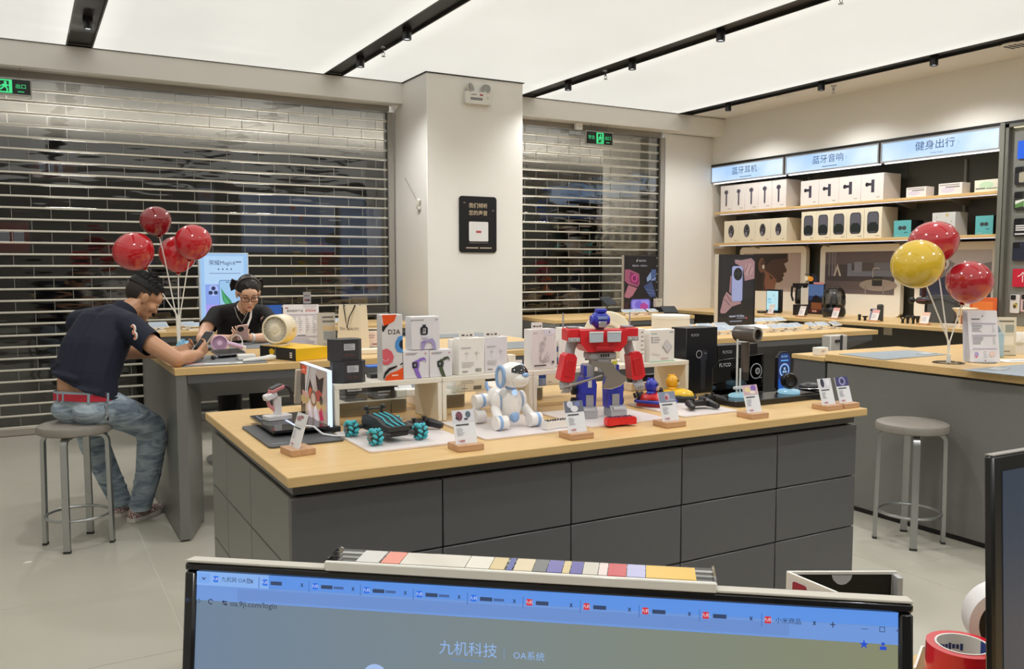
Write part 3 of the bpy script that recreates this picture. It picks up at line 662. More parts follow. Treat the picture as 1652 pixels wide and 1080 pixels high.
# boxes on the bridges
def rbox(label, xl, xr, yt, d, mat, art=None, y=RY0 + .012, z0=ZR, tab=None, name='carton', cat='box', group=None):
    a, b = ony(xl, 560, y).x, ony(xr, 560, y).x; w = b - a; h = ony((xl + xr) / 2, yt, y).z - z0
    t = thing(name, label, cat, ((a + b) / 2, y, z0), 0, group); obj('carton', slab(-w / 2, w / 2, 0, d, .0006, h, mat, .0015), t)
    if art: A = Art(w, h); art(A); A.done(t)
    if tab:
        k = (tab[1] - tab[0]) / (xr - xl) * w; c = (((tab[0] + tab[1]) / 2 - xl) / (xr - xl) - .5) * w; hh = ony(xl, tab[2], y).z - z0 - h
        mb = MB().prism(rrect(c - k / 2, h - .006, c + k / 2, h + hh, .004), -.0012, .0004, WB, T(0, d * .15, 0) @ FR)
        o = obj('hang_tab', mb, t); A = Art(w, h, T(0, d * .15 - .0012, 0)); q = (c / w) + .5
        A.rect(q - k / w * .35, 1 + hh / h * .35, q - k / w * .15, 1 + hh / h * .55, '#3b3b3d').rect(q - .03, 1 + hh / h * .35, q + .05, 1 + hh / h * .5, '#4b4b4d').rect(q + k / w * .2, 1 + hh / h * .35, q + k / w * .36, 1 + hh / h * .55, '#3b3b3d'); A.done(o, 'euro_slot')
    return t, w, h
def hexbox(label, xl, xr, h, z0, y):
    a, b = ony(xl, 600, y).x, ony(xr, 600, y).x; w = b - a; dk = M('#3b3b3f', .4, grain=.03)
    t = thing('speaker_carton', label, 'box', ((a + b) / 2, y, z0), 0, 'black six-sided speaker boxes')
    c = w * .28
    P = [(-w / 2 + c, 0), (w / 2 - c * .5, 0), (w / 2, c * .5), (w / 2, .075 - c * .5), (w / 2 - c * .5, .075), (-w / 2 + c, .075), (-w / 2, .075 - c * .8), (-w / 2, c * .8)]
    obj('carton', MB().prism(P, .0005, h, dk), t, smooth=False)
    A = Art(w * .52, h, T(w * .06, 0, 0))
    A.rect(.0, .06, .99, .1, '#2c2c30').rect(.0, .9, .99, .93, '#2c2c30').rect(.16, .5, .84, .8, '#c6c9cf').rows(.2, .8, .53, .78, 4, '#6d6f75', .35).text('Z6 Pro', .5, .27, .17, '#7a4a48'); A.done(t)
    return t
hy = .0745
hexbox('lower black six-sided speaker box on the left end of the riser', 540, 592, hy, ZR, RY0 + .006)
hexbox('upper black six-sided speaker box stacked on its twin', 536, 586, hy - .002, ZR + hy + .0005, RY0 + .012)
rbox('short black box with a bright blue lid behind the striped tall box', 598, 622, 604, .05, M('#1b1d24', .4), None, RY0 + .09)
obj('lid', slab(-.036, .036, -.0005, .0505, .0385, .0435, M('#2e6fd6', .4), .001), bpy.data.objects[[o.name for o in COL.objects if o.name.startswith('carton') and o.get('label', '').startswith('short black box with a bright')][0]])
def art_d2a(A):
    A.poly([(0, 1), (.72, 1), (.6, .9), (.35, .86), (.08, .83)], '#e8521a').poly([(0, .88), (.05, .83), (.35, .86), (.18, .8), (.06, .74), (0, .76)], '#1d1b1c')
    A.text('D2A', .58, .735, .105, '#2b2a2b').poly([(1, .68), (.78, .66), (.64, .58), (.62, .5), (.74, .43), (1, .41)], '#4f93d6').poly([(1, .62), (.86, .59), (.82, .53), (.9, .48), (1, .47)], '#16233c')
    A.poly([(0, .47), (.22, .49), (.45, .44), (.56, .36), (.48, .28), (.25, .24), (.02, .25)], '#d9616e').line([(.02, .33), (.12, .295), (.25, .31), (.3, .33)], .025, '#f2d3d2')
    A.poly([(.02, .04), (.1, .13), (.3, .19), (.72, .225), (.7, .2), (.35, .15), (.14, .08), (.06, .02)], '#171516').poly([(.85, .24), (1, .265), (1, .245), (.86, .225)], '#171516')
    A.poly([(.1, 0), (.15, .06), (.4, .115), (.7, .14), (1, .19), (1, 0)], '#e8521a').rows(.45, .75, .06, .09, 1, '#f6d9c9', .7, 0)
rbox('tall narrow white box with orange, pink and blue shapes reading D2A', 616.5, 649.5, 508, .05, M('#d9d6d6', .45), art_d2a, RY0 + .012)
def art_watch(strap, dark):
    def f(A):
        A.rect(.1, .845, .125, .92, '#b8454a').rows(.15, .6, .84, .93, 2, GL, .5).oval(.86, .88, .045, .035, '#c9888e').rect(.81, .845, .91, .87, '#e2e0e4')
        A.poly([(.33, .58), (.5, .66), (.58, .66), (.62, .5), (.58, .34), (.44, .32), (.33, .4)], strap).poly([(.5, .62), (.62, .72), (.78, .75), (.88, .68), (.9, .6), (.84, .58), (.76, .66), (.62, .6)], strap).poly([(.4, .33), (.56, .35), (.7, .0), (.58, 0), (.48, .12)], strap)
        A.poly([(.34, .56), (.36, .6), (.52, .58), (.54, .4), (.36, .37)], dark).rect(.4, .44, .48, .54, '#8d8f96').line([(.78, .66), (.83, .59)], .02, '#f2f2f4').line([(.84, .68), (.88, .61)], .02, '#f2f2f4')
    return f
_, wv, hv = rbox('white watch box picturing a purple watch, below the large watch box', 650.5, 692, 566, .06, WBL, art_watch('#8d6cc4', '#2a2733'), group='white watch boxes')
rbox('white watch box picturing a dark green watch, beside the purple watch box', 692.8, 729.5, 564.5, .06, WBL, art_watch('#46543a', '#23292a'), group='white watch boxes')
def art_bigwatch(A):
    A.rect(.0, .85, .02, .93, '#3c3c3e').rows(.05, .55, .87, .93, 1, GL, .5).oval(.88, .9, .045, .035, '#b9b9bd')
    A.rect(.33, .36, .62, .72, '#dfe0ea', .008).rect(.31, .44, .57, .7, '#23242f', .008).text('10', .44, .61, .12, '#f0f0f5').text('08', .44, .52, .12, '#f0f0f5').rect(.38, .7, .5, .76, '#2d2e3a').rect(.36, .34, .52, .38, '#c9c6dc')
    A.poly([(.32, 0), (.32, .22), (.42, .28), (.72, .34), (.82, .22), (.86, 0), (.74, 0), (.72, .18), (.6, .24), (.5, .2), (.44, .08), (.42, 0)], '#a79ccb').rect(.34, .2, .48, .26, '#8f83bb')
rbox('largest white watch box, standing on the two smaller watch boxes', 663.8, 709.6, 511, .055, WBL, art_bigwatch, RY0 + .014, ZR + ony(690, 565, RY0 + .012).z - ZR + .0015)
def art_back(bars):
    def f(A):
        A.rows(.1, .55, .7, .76, 2, GL, .4)
        for x in (.3, .7): A.line([(x - .04, .5), (x, .65), (x, .4)], .012, '#cdc8c0').rect(x - .09, .58, x + .09, .6, '#d2cdc6')
        A.rows(.1, .6, .2, .36, 4, '#b9b5b0', .3).rows(.12, .34, .07, .12, 1, '#8d8a86', .6, 0)
        for i in range(9): A.rect(.64 + i * .028, .08, .64 + i * .028 + (.016 if i % 2 else .01), .17, '#55534f'); A.k -= 1
    return f
rbox('white retail box with hang tab showing its printed back, left of a pair', 740, 781, 545.6, .045, WB, art_back(1), RY0 + .012, tab=(742, 766, 536), group='white hang-tab boxes')
rbox('white retail box with hang tab showing icons and barcode, right of a pair', 781.8, 818.5, 544, .04, WBL, art_back(0), RY0 + .035, tab=(782, 805.5, 534), group='white hang-tab boxes')
rbox('thin white box standing on edge behind the hang-tab pair', 728, 739.5, 548, .03, WB, None, RY0 + .05)
rbox('small low cream carton standing behind the hang-tab pair', 820.5, 832, 573, .04, CREAM, None, RY0 + .05)
t, w, h = rbox('small white card box with black emblem on the riser by the dog', 832.5, 843, 596, .02, WB, None, RY0 + .06)
obj('card', MB().prism(rrect(-w * .5, h, w * .5, h + .035, .003), -.0008, .0008, WB, T(0, .004, 0) @ FR), t); A = Art(w, h, T(0, .0031, 0)); A.oval(.5, 1 + .018 / h, .3, .2, '#2a2a2c'); A.done(t)
def art_cable(A):
    A.rows(.08, .28, .88, .92, 1, '#b6a4a4', .5).poly([(.45, 1), (.55, .88), (.75, .84), (1, .9), (1, 1)], '#dfe0ec').rect(.72, .88, .95, .95, '#eef0f6').rect(.72, .89, .75, .95, '#3c3c44').text('5', .8, .92, .05, '#5a5a60')
    A.oval(.46, .62, .13, .11, '#cfcaca').rect(.4, .6, .5, .68, '#b4aeae').rect(.53, .72, .6, .82, '#c9c4c4').oval(.42, .5, .1, .07, '#c2bdbd')
    A.line([(.42, .46), (.34, .3), (.36, .22), (.5, .19), (.75, .22)], .035, '#bfb8b8').line([(.4, .2), (.55, .27), (.66, .42)], .03, '#bfb8b8').line([(.42, .2), (.6, .24), (.74, .34)], .03, '#bfb8b8').rows(.1, .6, .08, .12, 1, '#3f3c3c', .7, 0).oval(.88, .17, .05, .05, '#55504f')
rbox('white box picturing a three-way charging cable, with hang tab', 857, 896, 531.5, .055, M('#e4dedd', .45), art_cable, RY0 + .03, tab=(859, 876.5, 521))
for n, (a, b, yt, yo, lb) in enumerate(((907, 925, 529, .04, 'plain white box half behind the right arm of the robot'), (926, 944, 528.5, .06, 'plain white box behind the shoulder of the robot, second from left'), (1011, 1024, 531, .06, 'plain white box behind the left arm of the robot'), (1026, 1040, 530.5, .02, 'white box with small icons left of the power bank box'))):
    rbox(lb, a, b, yt, .05, WB, (lambda A: A.rows(.55, .95, .2, .95, 6, '#b4aca0', .35)) if n == 3 else None, RY0 + yo)
rbox('blue and white card standing behind the charging cable box', 898, 904.5, 548, .012, WB, lambda A: A.rect(0, .55, 1, .75, '#26479b').rect(.1, .1, .9, .35, '#26479b'), RY0 + .07)
def art_power(A):
    A.rows(.07, .3, .86, .9, 1, '#8fb3a4', .6, 0).rows(.8, .95, .88, .94, 1, GL, .6, 0)
    for k, y in enumerate((.76, .69, .62)): A.oval(.1, y, .022, .02, '#4c565a').rows(.16, .42, y - .02, y + .02, 1, GL, .5)
    A.poly([(.5, .48), (.68, .68), (.9, .46), (.72, .24)], '#b9b8bb').poly([(.52, .49), (.68, .66), (.87, .47), (.71, .28)], '#d3d2d5').poly([(.1, .3), (.42, .22), (.42, .2), (.1, .27)], '#d9d6d3').rows(.45, .75, .08, .12, 1, '#c08d92', .6, 0).rect(0, 0, 1, .02, '#7fc79a')
rbox('white box picturing a square power bank, with green lower edge', 1047.5, 1088, 532, .055, WB, art_power, RY0 + .015)
# dark hair-dryer boxes standing on the island top
def art_dryer(A):
    A.rows(0, .001, .0, .001, 1, '#101218'); A.text('FLYCO', .27, .89, .05, '#b9bcc4', bold=.01)
    A.rect(.45, .06, .62, .5, '#2c2e36').rect(.42, .5, .66, .66, '#30323b', .008).oval(.4, .6, .1, .1, '#9b9ea6').oval(.4, .6, .075, .075, '#0e0f13').rect(.5, .06, .53, .5, '#3a3d46').rows(.56, .64, .6, .62, 1, '#8b8e96', .6, 0)
face_box('dryer_carton', 'tall black box picturing a hair dryer, beside the right end of the riser', 'box', 1106, 1156, 529, 635, .10, TZ, M('#16181f', .35), None, .002, art_dryer)
t = face_box('dryer_carton', 'shorter black box behind the hair dryer stand, partly behind smoked acrylic', 'box', 1158, 1221, 556, 627, .06, TZ, M('#14161c', .35), None, .002, lambda A: A.text('FLYCO', .22, .84, .09, '#b9bcc4', bold=.01))
# smoked acrylic backdrop with a lit shaver panel
sm = clear('smoked_acrylic', '#6a6a6c', .06)
p0, p1 = onz(1149, 640, TZ), onz(1231, 634, TZ); yb_ = 2.70
x0, x1 = ony(1149, 640, yb_).x, ony(1262, 632, yb_).x; hz = ony(1200, 577, yb_).z - TZ
t = thing('acrylic_backdrop', 'smoked acrylic backdrop with chamfered corner behind the hair dryer stand', 'backdrop', ((x0 + x1) / 2, yb_, TZ)); w = x1 - x0
obj('sheet', MB().prism([(-w / 2, .001), (-w / 2, hz * .78), (-w / 2 + .035, hz * .97), (w / 2 - .12, hz * 1.06), (w / 2 - .12, .001)], -.0025, .0025, sm, FR), t)
A = Art(w, hz, T(0, -.003, 0)); A.text('FLYCO', .16, .84, .13, '#d9dce2', bold=.01)
A.mb.lathe([(.030, 0), (.034, 0), (.034, .0004), (.030, .0004)], 30, M('#b9bcc2', .4), T(.04, -.0036, hz * .62) @ FR); A.oval(.62, .62, .035, .035, '#b9bcc2').oval(.62, .62, .02, .02, '#55565a').rows(.56, .68, .42, .46, 1, '#8b8e94', .6, 0); A.done(t, 'lettering')
# black tray with glowing shaver display
tx0, tx1 = 2.40, 2.90
t = thing('display_tray', 'long black tray carrying the hair dryer stand and the shavers', 'tray', (2.65, 2.555, TZ))
obj('tray', MB().prism(rrect(-.25, -.085, .25, .085, .03), .0008, .02, M('#17181a', .25)), t); obj('rim', MB().tube([(x, y, .021) for x, y in rrect(-.248, -.083, .248, .083, .03)], .0025, M('#2a2b2d', .2), 6, True), t)
ZT = TZ + .0235
p = onz(1246, 632, ZT)
t = thing('shaver_panel', 'upright eight-sided blue lit panel picturing a shaver on the black tray', 'display panel', (2.80, 2.615, ZT))
k = .0027; w, h = .078, .165
oct_ = [(-w / 2 + .014, 0), (w / 2 - .014, 0), (w / 2, .014), (w / 2, h - .024), (w / 2 - .02, h), (-w / 2 + .02, h), (-w / 2, h - .024), (-w / 2, .014)]
obj('housing', MB().prism(oct_, -.006, .008, M('#1a1c22', .3), FR), t, smooth=False)
A = Art(w, h, T(0, -.0085, 0), glow=.9); A.poly([(.12, .02), (.88, .02), (.96, .1), (.96, .84), (.76, .97), (.24, .97), (.04, .84), (.04, .1)], '#142c66').poly([(.1, .02), (.9, .02), (.9, .3), (.1, .3)], '#1e57b8').text('FLYCO', .5, .88, .075, '#8fd0ff', bold=.01).rows(.22, .78, .76, .80, 1, '#5fb4f6', .8, 0)
A.oval(.5, .53, .37, .37, '#bcd7f6').oval(.5, .53, .32, .32, '#3a78cf').oval(.5, .53, .25, .25, '#14203c').oval(.5, .57, .08, .08, '#9fc4ee').oval(.42, .49, .07, .07, '#9fc4ee').oval(.58, .49, .07, .07, '#9fc4ee').rows(.3, .7, .22, .28, 1, '#7fc4ff', .6, 0).rows(.55, .9, .05, .2, 2, '#7fc4ff', .5, 0); A.done(t, 'screen')
t = thing('round_shaver', 'round black shaver standing upright on a glowing puck before the blue panel', 'shaver', (2.765, 2.545, ZT)); R_ = RZ(-.45)
obj('puck', MB().lathe([(0, .0005), (.045, .0005), (.045, .01), (.04, .014), (0, .014)], 28, E('#9fd4ea', .75)), t)
obj('body', MB().lathe([(0, -.018), (.028, -.018), (.034, -.01), (.034, .01), (.03, .016), (.024, .013), (0, .011)], 28, M('#1c1d20', .3), T(0, 0, .05) @ R_ @ RX(PI / 2 - .1)), t)
obj('head_ring', MB().tube([(.022 * math.cos(a), .022 * math.sin(a), .0165) for a in [2 * PI * i / 24 for i in range(24)]], .003, M('#0c0c0e', .25), 6, True, T(0, 0, .05) @ R_ @ RX(PI / 2 - .1)), t)
t = thing('travel_case', 'flat rounded black device lying at the right end of the tray', 'device', (2.875, 2.53, ZT), -.3)
obj('body', MB().ball((0, 0, .02), (.052, .034, .0195), M('#1b1b1d', .4), 24, 12), t); obj('rim', MB().tube([(.052 * math.cos(a), .034 * math.sin(a), .016) for a in [2 * PI * i / 28 for i in range(28)]], .0018, CHROME, 5, True), t)
# hair dryer on its clear stand
t = thing('dryer_stand', 'clear acrylic rod stand with glowing base holding the hair dryer', 'stand', (2.535, 2.575, ZT)); AC = clear('acrylic', '#f4f7f6', .04)
obj('base', MB().lathe([(0, .0005), (.062, .0005), (.062, .008), (.055, .011), (0, .011)], 30, E('#a9dbea', .7), Matrix.Diagonal((1.1, .7, 1, 1))), t)
zb = ony(1188, 540, 2.57).z - ZT
acr = M('#cfd6d8', .08, spec=.8)
for dx, hh in ((-.03, zb - .02), (-.012, zb * .45)): obj('rod', MB().cyl((dx, .005, .011), (dx, .005, hh), .004, acr, 10), t)
obj('clamp', MB().box((-.015, .005, .035), (.06, .014, .012), acr, None, .002), t); obj('cradle', MB().tube([(-.03, .005, zb - .03), (-.015, -.022, zb - .03), (.018, -.022, zb - .03), (.025, .005, zb - .03)], .003, acr, 8), t)
dm = M('#5b5653', .3, .35, grain=.03)
d = thing('hair_dryer', 'bronze-grey hair dryer with round barrel held upright on the clear stand', 'hair dryer', (2.545, 2.57, ZT + zb), math.radians(8))
B_ = RX(PI / 2)    # barrel points at -y
obj('barrel', MB().lathe([(0, -.055), (.026, -.055), (.032, -.048), (.0325, .045), (.030, .052), (.021, .052), (.0205, .02), (0, .02)], 32, dm, B_), d)
obj('nozzle_ring', MB().lathe([(.0205, .0515), (.030, .0525), (.0305, .055), (.0225, .056), (.020, .03)], 32, M('#b8b4b0', .25, .9), B_), d)
obj('inner_core', MB().lathe([(0, .045), (.011, .045), (.0135, .03), (.0135, .0205)], 20, M('#141416', .4), B_), d)
obj('handle', MB().lathe([(0, -.028), (.0175, -.028), (.017, -.15), (.0155, -.155), (0, -.155)], 24, dm, T(0, .006, 0)), d)
obj('tail', MB().lathe([(0, -.1555), (.0155, -.1555), (.0145, -.19), (0, -.19)], 20, M('#2b2a2b', .4), T(0, .006, 0)), d)
obj('cord', MB().tube([(0, .006, -.19), (.002, .008, -.21), (.01, .012, -.228), (.05, .03, -zb + .018)], .0022, M('#232325', .5), 6), d)
# white display mats
mm = M('#e6dedd', .3, grain=.01)
mats = [(.872, 1.20, 2.39, 2.735), (1.255, 1.60, 2.39, 2.735), (1.662, 2.0, 2.40, 2.735), (2.075, 2.345, 2.40, 2.745)]
for n, (a, b, c, d_) in enumerate(mats):
    t = thing('display_mat', 'white acrylic mat under the ' + ['turquoise-wheeled toy car', 'robot dog', 'red and blue robot', 'two toy karts'][n], 'mat', ((a + b) / 2, (c + d_) / 2, TZ), 0, 'white mats under the toys')
    obj('sheet', MB().prism(rrect(-(b - a) / 2, -(d_ - c) / 2, (b - a) / 2, (d_ - c) / 2, .014), .0006, .006, mm), t)
ZM = TZ + .0066
# price tags
def tag_stand(label, x, y, rot, pic):
    t = thing('price_tag', label, 'price tag', (x, y, TZ), rot, 'price tags on wooden blocks')
    obj('block', MB().bb(-.043, .043, -.038, .038, .0005, .019, wood('tag_wood', '#b98f6c', '#c9a27e', .5), .001), t)
    X_ = T(-.002, -.012, .013) @ RX(-.30)
    obj('card', MB().prism(rrect(-.036, 0, .036, .108, .002), -.0012, .0012, M('#eceef3', .3), X_ @ FR), t)
    A = Art(.072, .108, X_ @ T(0, -.0013, 0)); pic(A)
    A.rows(.1, .75, .56, .61, 1, '#4d5058', .7, .1).rows(.1, .45, .28, .52, 5, '#a7a9b3', .35).text('¥', .14, .14, .07, '#c0666c').rows(.2, .42, .11, .17, 1, '#c58488', .7, 0); A.done(t, 'print')
    obj('clip', MB().ball((-.034, -.014, .012), .0028, CHROME, 8, 6), t)
def pics(*L):
    def f(A):
        A.rect(0, .66, 1, 1, L[0])
        for (x, y, r, s, c) in L[1:]: A.oval(x, y, r, s, c)
    return f
tags = [((740, 731), pics('#dfe0ea', (.3, .83, .16, .2, '#7d4a58'), (.72, .86, .12, .14, '#5d6d7a'), (.2, .78, .08, .06, '#3a3440'), (.6, .74, .1, .04, '#444455')), 'wooden-block price tag in front of the toy car and robot dog'),
        ((922.5, 711.7), pics('#6d7180', (.3, .9, .16, .16, '#d9dae6'), (.7, .9, .14, .12, '#7a86b8'), (.5, .76, .2, .14, '#e9e9f0')), 'wooden-block price tag in front of the white remote control'),
        ((1076, 692), pics('#8a93ac', (.5, .82, .16, .2, '#c6b4c0'), (.45, .8, .08, .1, '#b04a58'), (.75, .72, .2, .06, '#a9b2c6')), 'wooden-block price tag in front of the red kart'),
        ((1213, 677.6), pics('#d8b8c4', (.3, .84, .2, .14, '#e9d9a8'), (.7, .88, .18, .16, '#8a6cc0'), (.6, .74, .2, .1, '#f0e4da')), 'wooden-block price tag with pink and yellow picture before the black tray'),
        ((1335, 664), pics('#dfe1ea', (.3, .84, .14, .24, '#3b3a52'), (.72, .84, .12, .18, '#f2f2f6')), 'left one of the two price tags at the right corner of the island'),
        ((1363, 660.5), pics('#4a4878', (.5, .84, .26, .24, '#9a9ccc'), (.5, .84, .14, .14, '#3a3a60')), 'right one of the two price tags at the right corner of the island')]
for (px, py), pic, lb in tags:
    p = onz(px, py, TZ); tag_stand(lb, p.x + .043, p.y + .039, 0, pic)
tag_stand('wooden-block price tag turned to the left by the pink watch', .688, 2.50, -PI / 2 + .12, pics('#e3e3e6', (.3, .84, .24, .1, '#b4878e'), (.55, .9, .2, .06, '#a87880')))
# ------------------------------------------------------------------ pink watch, pads, lit picture at the left end
pd = thing('desk_pad', 'dark grey pad lying at the left corner of the island', 'pad', (.74, 2.80, TZ))
obj('pad', MB().prism(rrect(-.11, -.2, .125, .19, .015), .0006, .006, M('#4b4d50', .5)), pd); A = Art(.06, .02, T(-.07, -.17, .0061) @ RX(-PI / 2)); A.rows(.1, .9, .2, .8, 1, '#9b9da0', .5, 0); A.done(pd)
gl = thing('touch_tablet', 'glossy black touch tablet lying on the dark pad under the pink watch', 'tablet', (.765, 2.90, TZ + .0066))
obj('slab', MB().prism(rrect(-.09, -.16, .10, .17, .012), .012, .02, M('#17181b', .08, spec=.7)), gl); obj('foot', slab(-.06, .07, -.1, .1, .0004, .0119, M('#0e0e10', .5)), gl)
ic = MB()
for i in range(4):
    for j in range(2): ic.lathe([(0, 0), (.004, 0)], 10, E('#aebfe0', .8), T(-.07 + j * .018, .08 + i * .02, .0205))
obj('icons', ic, gl); obj('light_line', slab(-.004, .003, -.14, .02, .0201, .0212, E('#cfdcff', 1.2)), gl)
ZG = TZ + .0066 + .0205
w_ = thing('watch_stand', 'white watch stand on the black touch tablet', 'stand', (.745, 2.955, ZG), .2); wm = M('#e9e8ea', .35)
obj('base', MB().prism(rrect(-.045, -.03, .045, .03, .012), .0005, .014, wm), w_); obj('post', MB().prism(rrect(-.013, -.009, .013, .009, .004), .0135, .075, wm), w_); obj('head', MB().box((0, 0, .085), (.045, .03, .022), wm, RY(-.3), .004), w_)
q = thing('smart_watch', 'pink child watch strapped round the white stand', 'watch', (.745, 2.955, ZG + .099), (0)); q.rotation_euler = (0, -.35, .2)
pk = M('#d98f93', .5); obj('case', MB().box((0, 0, .006), (.05, .036, .012), pk, None, .004), q); obj('screen', MB().box((0, 0, .0145), (.042, .03, .005), M('#3d3f42', .15), None, .002), q)
for s in (-1, 1): obj('strap', MB().tube([(s * .026, 0, .005), (s * .042, 0, -.008), (s * .045, 0, -.035), (s * .032, 0, -.062)], .0065, pk if s < 0 else M('#3a3638', .5), 8), q)
obj('inner_strap', MB().tube([(-.03, .012, -.005), (-.015, .013, -.03), (.01, .013, -.045)], .004, M('#2b2829', .5), 6), q)
lb_ = thing('picture_lightbox', 'upright lit picture panel seen edge-on beside the pink watch', 'lightbox', (.862, 2.91, TZ), -PI / 2)
hp = ony(541, 598, 2.757).z - TZ; hq = ony(541, 697, 2.757).z - TZ
obj('frame', MB().bb(-.165, .152, 0, .014, .02, hp, M('#e3e9f6', .3), .002).bb(.149, .153, -.0005, .0145, .02, hp, E('#cfe0ff', 1.3)).bb(-.165, .153, -.0005, .0145, hp - .004, hp, E('#dfe8ff', 1.2)), lb_)
obj('foot', slab(-.17, .16, -.02, .04, .0008, .0199, M('#222326', .4), .002), lb_)
A = Art(.31, hp - .028, T(-.008, -.0006, .022), glow=.62); A.rect(0, 0, 1, 1, '#b9a596').rect(0, 0, .18, 1, '#2a1c1c').rect(.04, .82, .26, .99, '#e0562c').text('mi', .15, .91, .07, '#f6d8cc').poly([(.28, 1), (.42, 1), (.3, .55), (.16, .35)], '#d6cec6').poly([(.45, 1), (.62, 1), (.5, .5), (.38, .4)], '#c9bfb6').line([(.4, 1), (.24, .5)], .02, '#4a4240')
A.poly([(.3, .55), (.4, .78), (.5, .6), (.48, .4), (.36, .38)], '#4b2a24').poly([(.62, .9), (.75, .82), (.92, .9), (.86, .6), (.78, .5), (.68, .6)], '#33211d').poly([(.6, .55), (.72, .62), (.86, .58), (.82, .42), (.66, .38)], '#b5463c').oval(.42, .5, .07, .06, '#d8643a').poly([(.1, .5), (.3, .46), (.34, .3), (.1, .2)], '#d7a08a').rect(.05, .25, .95, .38, '#c7a468').poly([(.3, .24), (.42, .38), (.5, .0), (.36, .0)], '#e9d6da').poly([(.55, .2), (.62, .34), (.74, .02), (.58, 0)], '#efe2e6').poly([(.74, .2), (.84, .32), (.92, .08), (.78, .04)], '#d23a5c').oval(.55, .42, .12, .09, '#7a5a44').oval(.55, .42, .08, .06, '#d9b8a0').oval(.84, .44, .06, .05, '#2b1d1b'); A.done(lb_, 'picture')
obj('prop', MB().box((-.19, .0, .07), (.014, .04, .13), M('#cfc8bb', .5), T(0, 0, .01) @ RY(.2), .002), lb_)
c_ = thing('charging_cable', 'white cable running from the touch tablet across to the car mat', 'cable', (0, 0, 0))
obj('cord', MB().tube([(.775, 2.74, TZ + .036), (.80, 2.715, TZ + .034), (.825, 2.70, TZ + .01), (.85, 2.66, TZ + .0085), (.875, 2.63, TZ + .0105), (.888, 2.655, TZ + .0105), (.897, 2.69, TZ + .0105)], .0035, M('#e7e7ea', .4), 8), c_)
# ------------------------------------------------------------------ turquoise-wheeled toy car and its gamepad
car = thing('toy_car', 'dark stunt toy car with turquoise roller wheels on the white mat', 'toy car', (.985, 2.565, ZM), math.radians(6))
bk = M('#2f3133', .4, grain=.05); tq = M('#3fb3c0', .4); gy = M('#8b8f92', .35)
obj('chassis', MB().box((0, 0, .028), (.075, .19, .02), M('#1b1c1e', .5), None, .005), car)
obj('body', MB().prism([(-.1, .036), (-.1, .05), (-.06, .052), (-.02, .066), (.05, .072), (.085, .062), (.09, .036)], -.038, .038, bk, Matrix(((0, 0, 1, 0), (1, 0, 0, 0), (0, 1, 0, 0), (0, 0, 0, 1)))), car)
for sx in (-.018, .002, .02): obj('stripe', MB().tube([(sx, -.095, .0515), (sx * 1.1, -.05, .057), (sx, -.02, .068), (sx, .04, .0735)], .0028, tq if sx else M('#9fb3b2', .4), 6), car)
obj('spoiler', MB().box((0, .075, .085), (.08, .018, .005), bk, None, .002).box((-.025, .072, .075), (.006, .01, .022), bk).box((.025, .072, .075), (.006, .01, .022), bk).ball((-.03, .07, .09), .008, bk).ball((.03, .07, .09), .008, bk), car)
for sx in (-1, 1):
    for sy in (-1, 1):
        wl = obj('wheel', MB().lathe([(0, -.019), (.012, -.019), (.019, -.012), (.019, .012), (.012, .019), (0, .019)], 16, M('#26282a', .5), RY(PI / 2)), car, (sx * .078, sy * .085 - .005, .0265))
        mb = MB(); mg = MB()
        for row in (-1, 1):
            for k in range(8):
                a = 2 * PI * (k + .25 * row) / 8
                mb.ball((0, 0, 0), (.0105, .0055, .0075), tq, 8, 6, RX(a) @ T(row * .010, 0, .0195) @ RZ(.6 * row))
        for k in range(5): mg.box((sx * .0195, 0, .008), (.002, .005, .014), gy, RX(2 * PI * k / 5))
        obj('rollers', mb, wl); obj('spokes', mg, wl)
        obj('arm', MB().cyl((sx * .03, sy * .085 - .005, .03), (sx * .06, sy * .085 - .005, .0265), .007, bk, 8), car)
def gamepad(label, x, y, z, rot, s=1.0, lcd=None):
    t = thing('gamepad', label, 'gamepad', (x, y, z), rot); m = M('#1a1b1d', .4)
    obj('body', MB().prism([(a * s, b * s) for a, b in rrect(-.06, -.015, .06, .04, .018)], .016 * s, .04 * s, m), t, sharp=60)
    for sx in (-1, 1):
        obj('grip', MB().tube([(sx * .05 * s, .02 * s, .028 * s), (sx * .062 * s, -.015 * s, .025 * s), (sx * .072 * s, -.05 * s, .0175 * s), (sx * .075 * s, -.062 * s, .0165 * s)], [.019 * s, .018 * s, .0155 * s, .011 * s], m, 12), t)
        st = obj('stick', MB().lathe([(0, .039 * s), (.006 * s, .039 * s), (.005 * s, .05 * s), (.011 * s, .052 * s), (.011 * s, .055 * s), (0, .056 * s)], 12, m, T(sx * .032 * s, 0, 0)), t)
    if lcd: obj('lamp', MB().box((0, -.0155 * s, .03 * s), (.026 * s, .003, .016 * s), M(lcd, .2), None, .001), t)
    return t
gamepad('black gamepad with blue front lying beside the toy car', 1.125, 2.615, ZM, math.radians(28), .82, '#28386e')
gamepad('black gamepad lying in front of the yellow kart', 2.235, 2.50, ZM, math.radians(-8), .75)
gamepad('black gamepad at the right end of the kart mat, beside another gamepad', 2.355, 2.575, ZM, math.radians(20), .75)
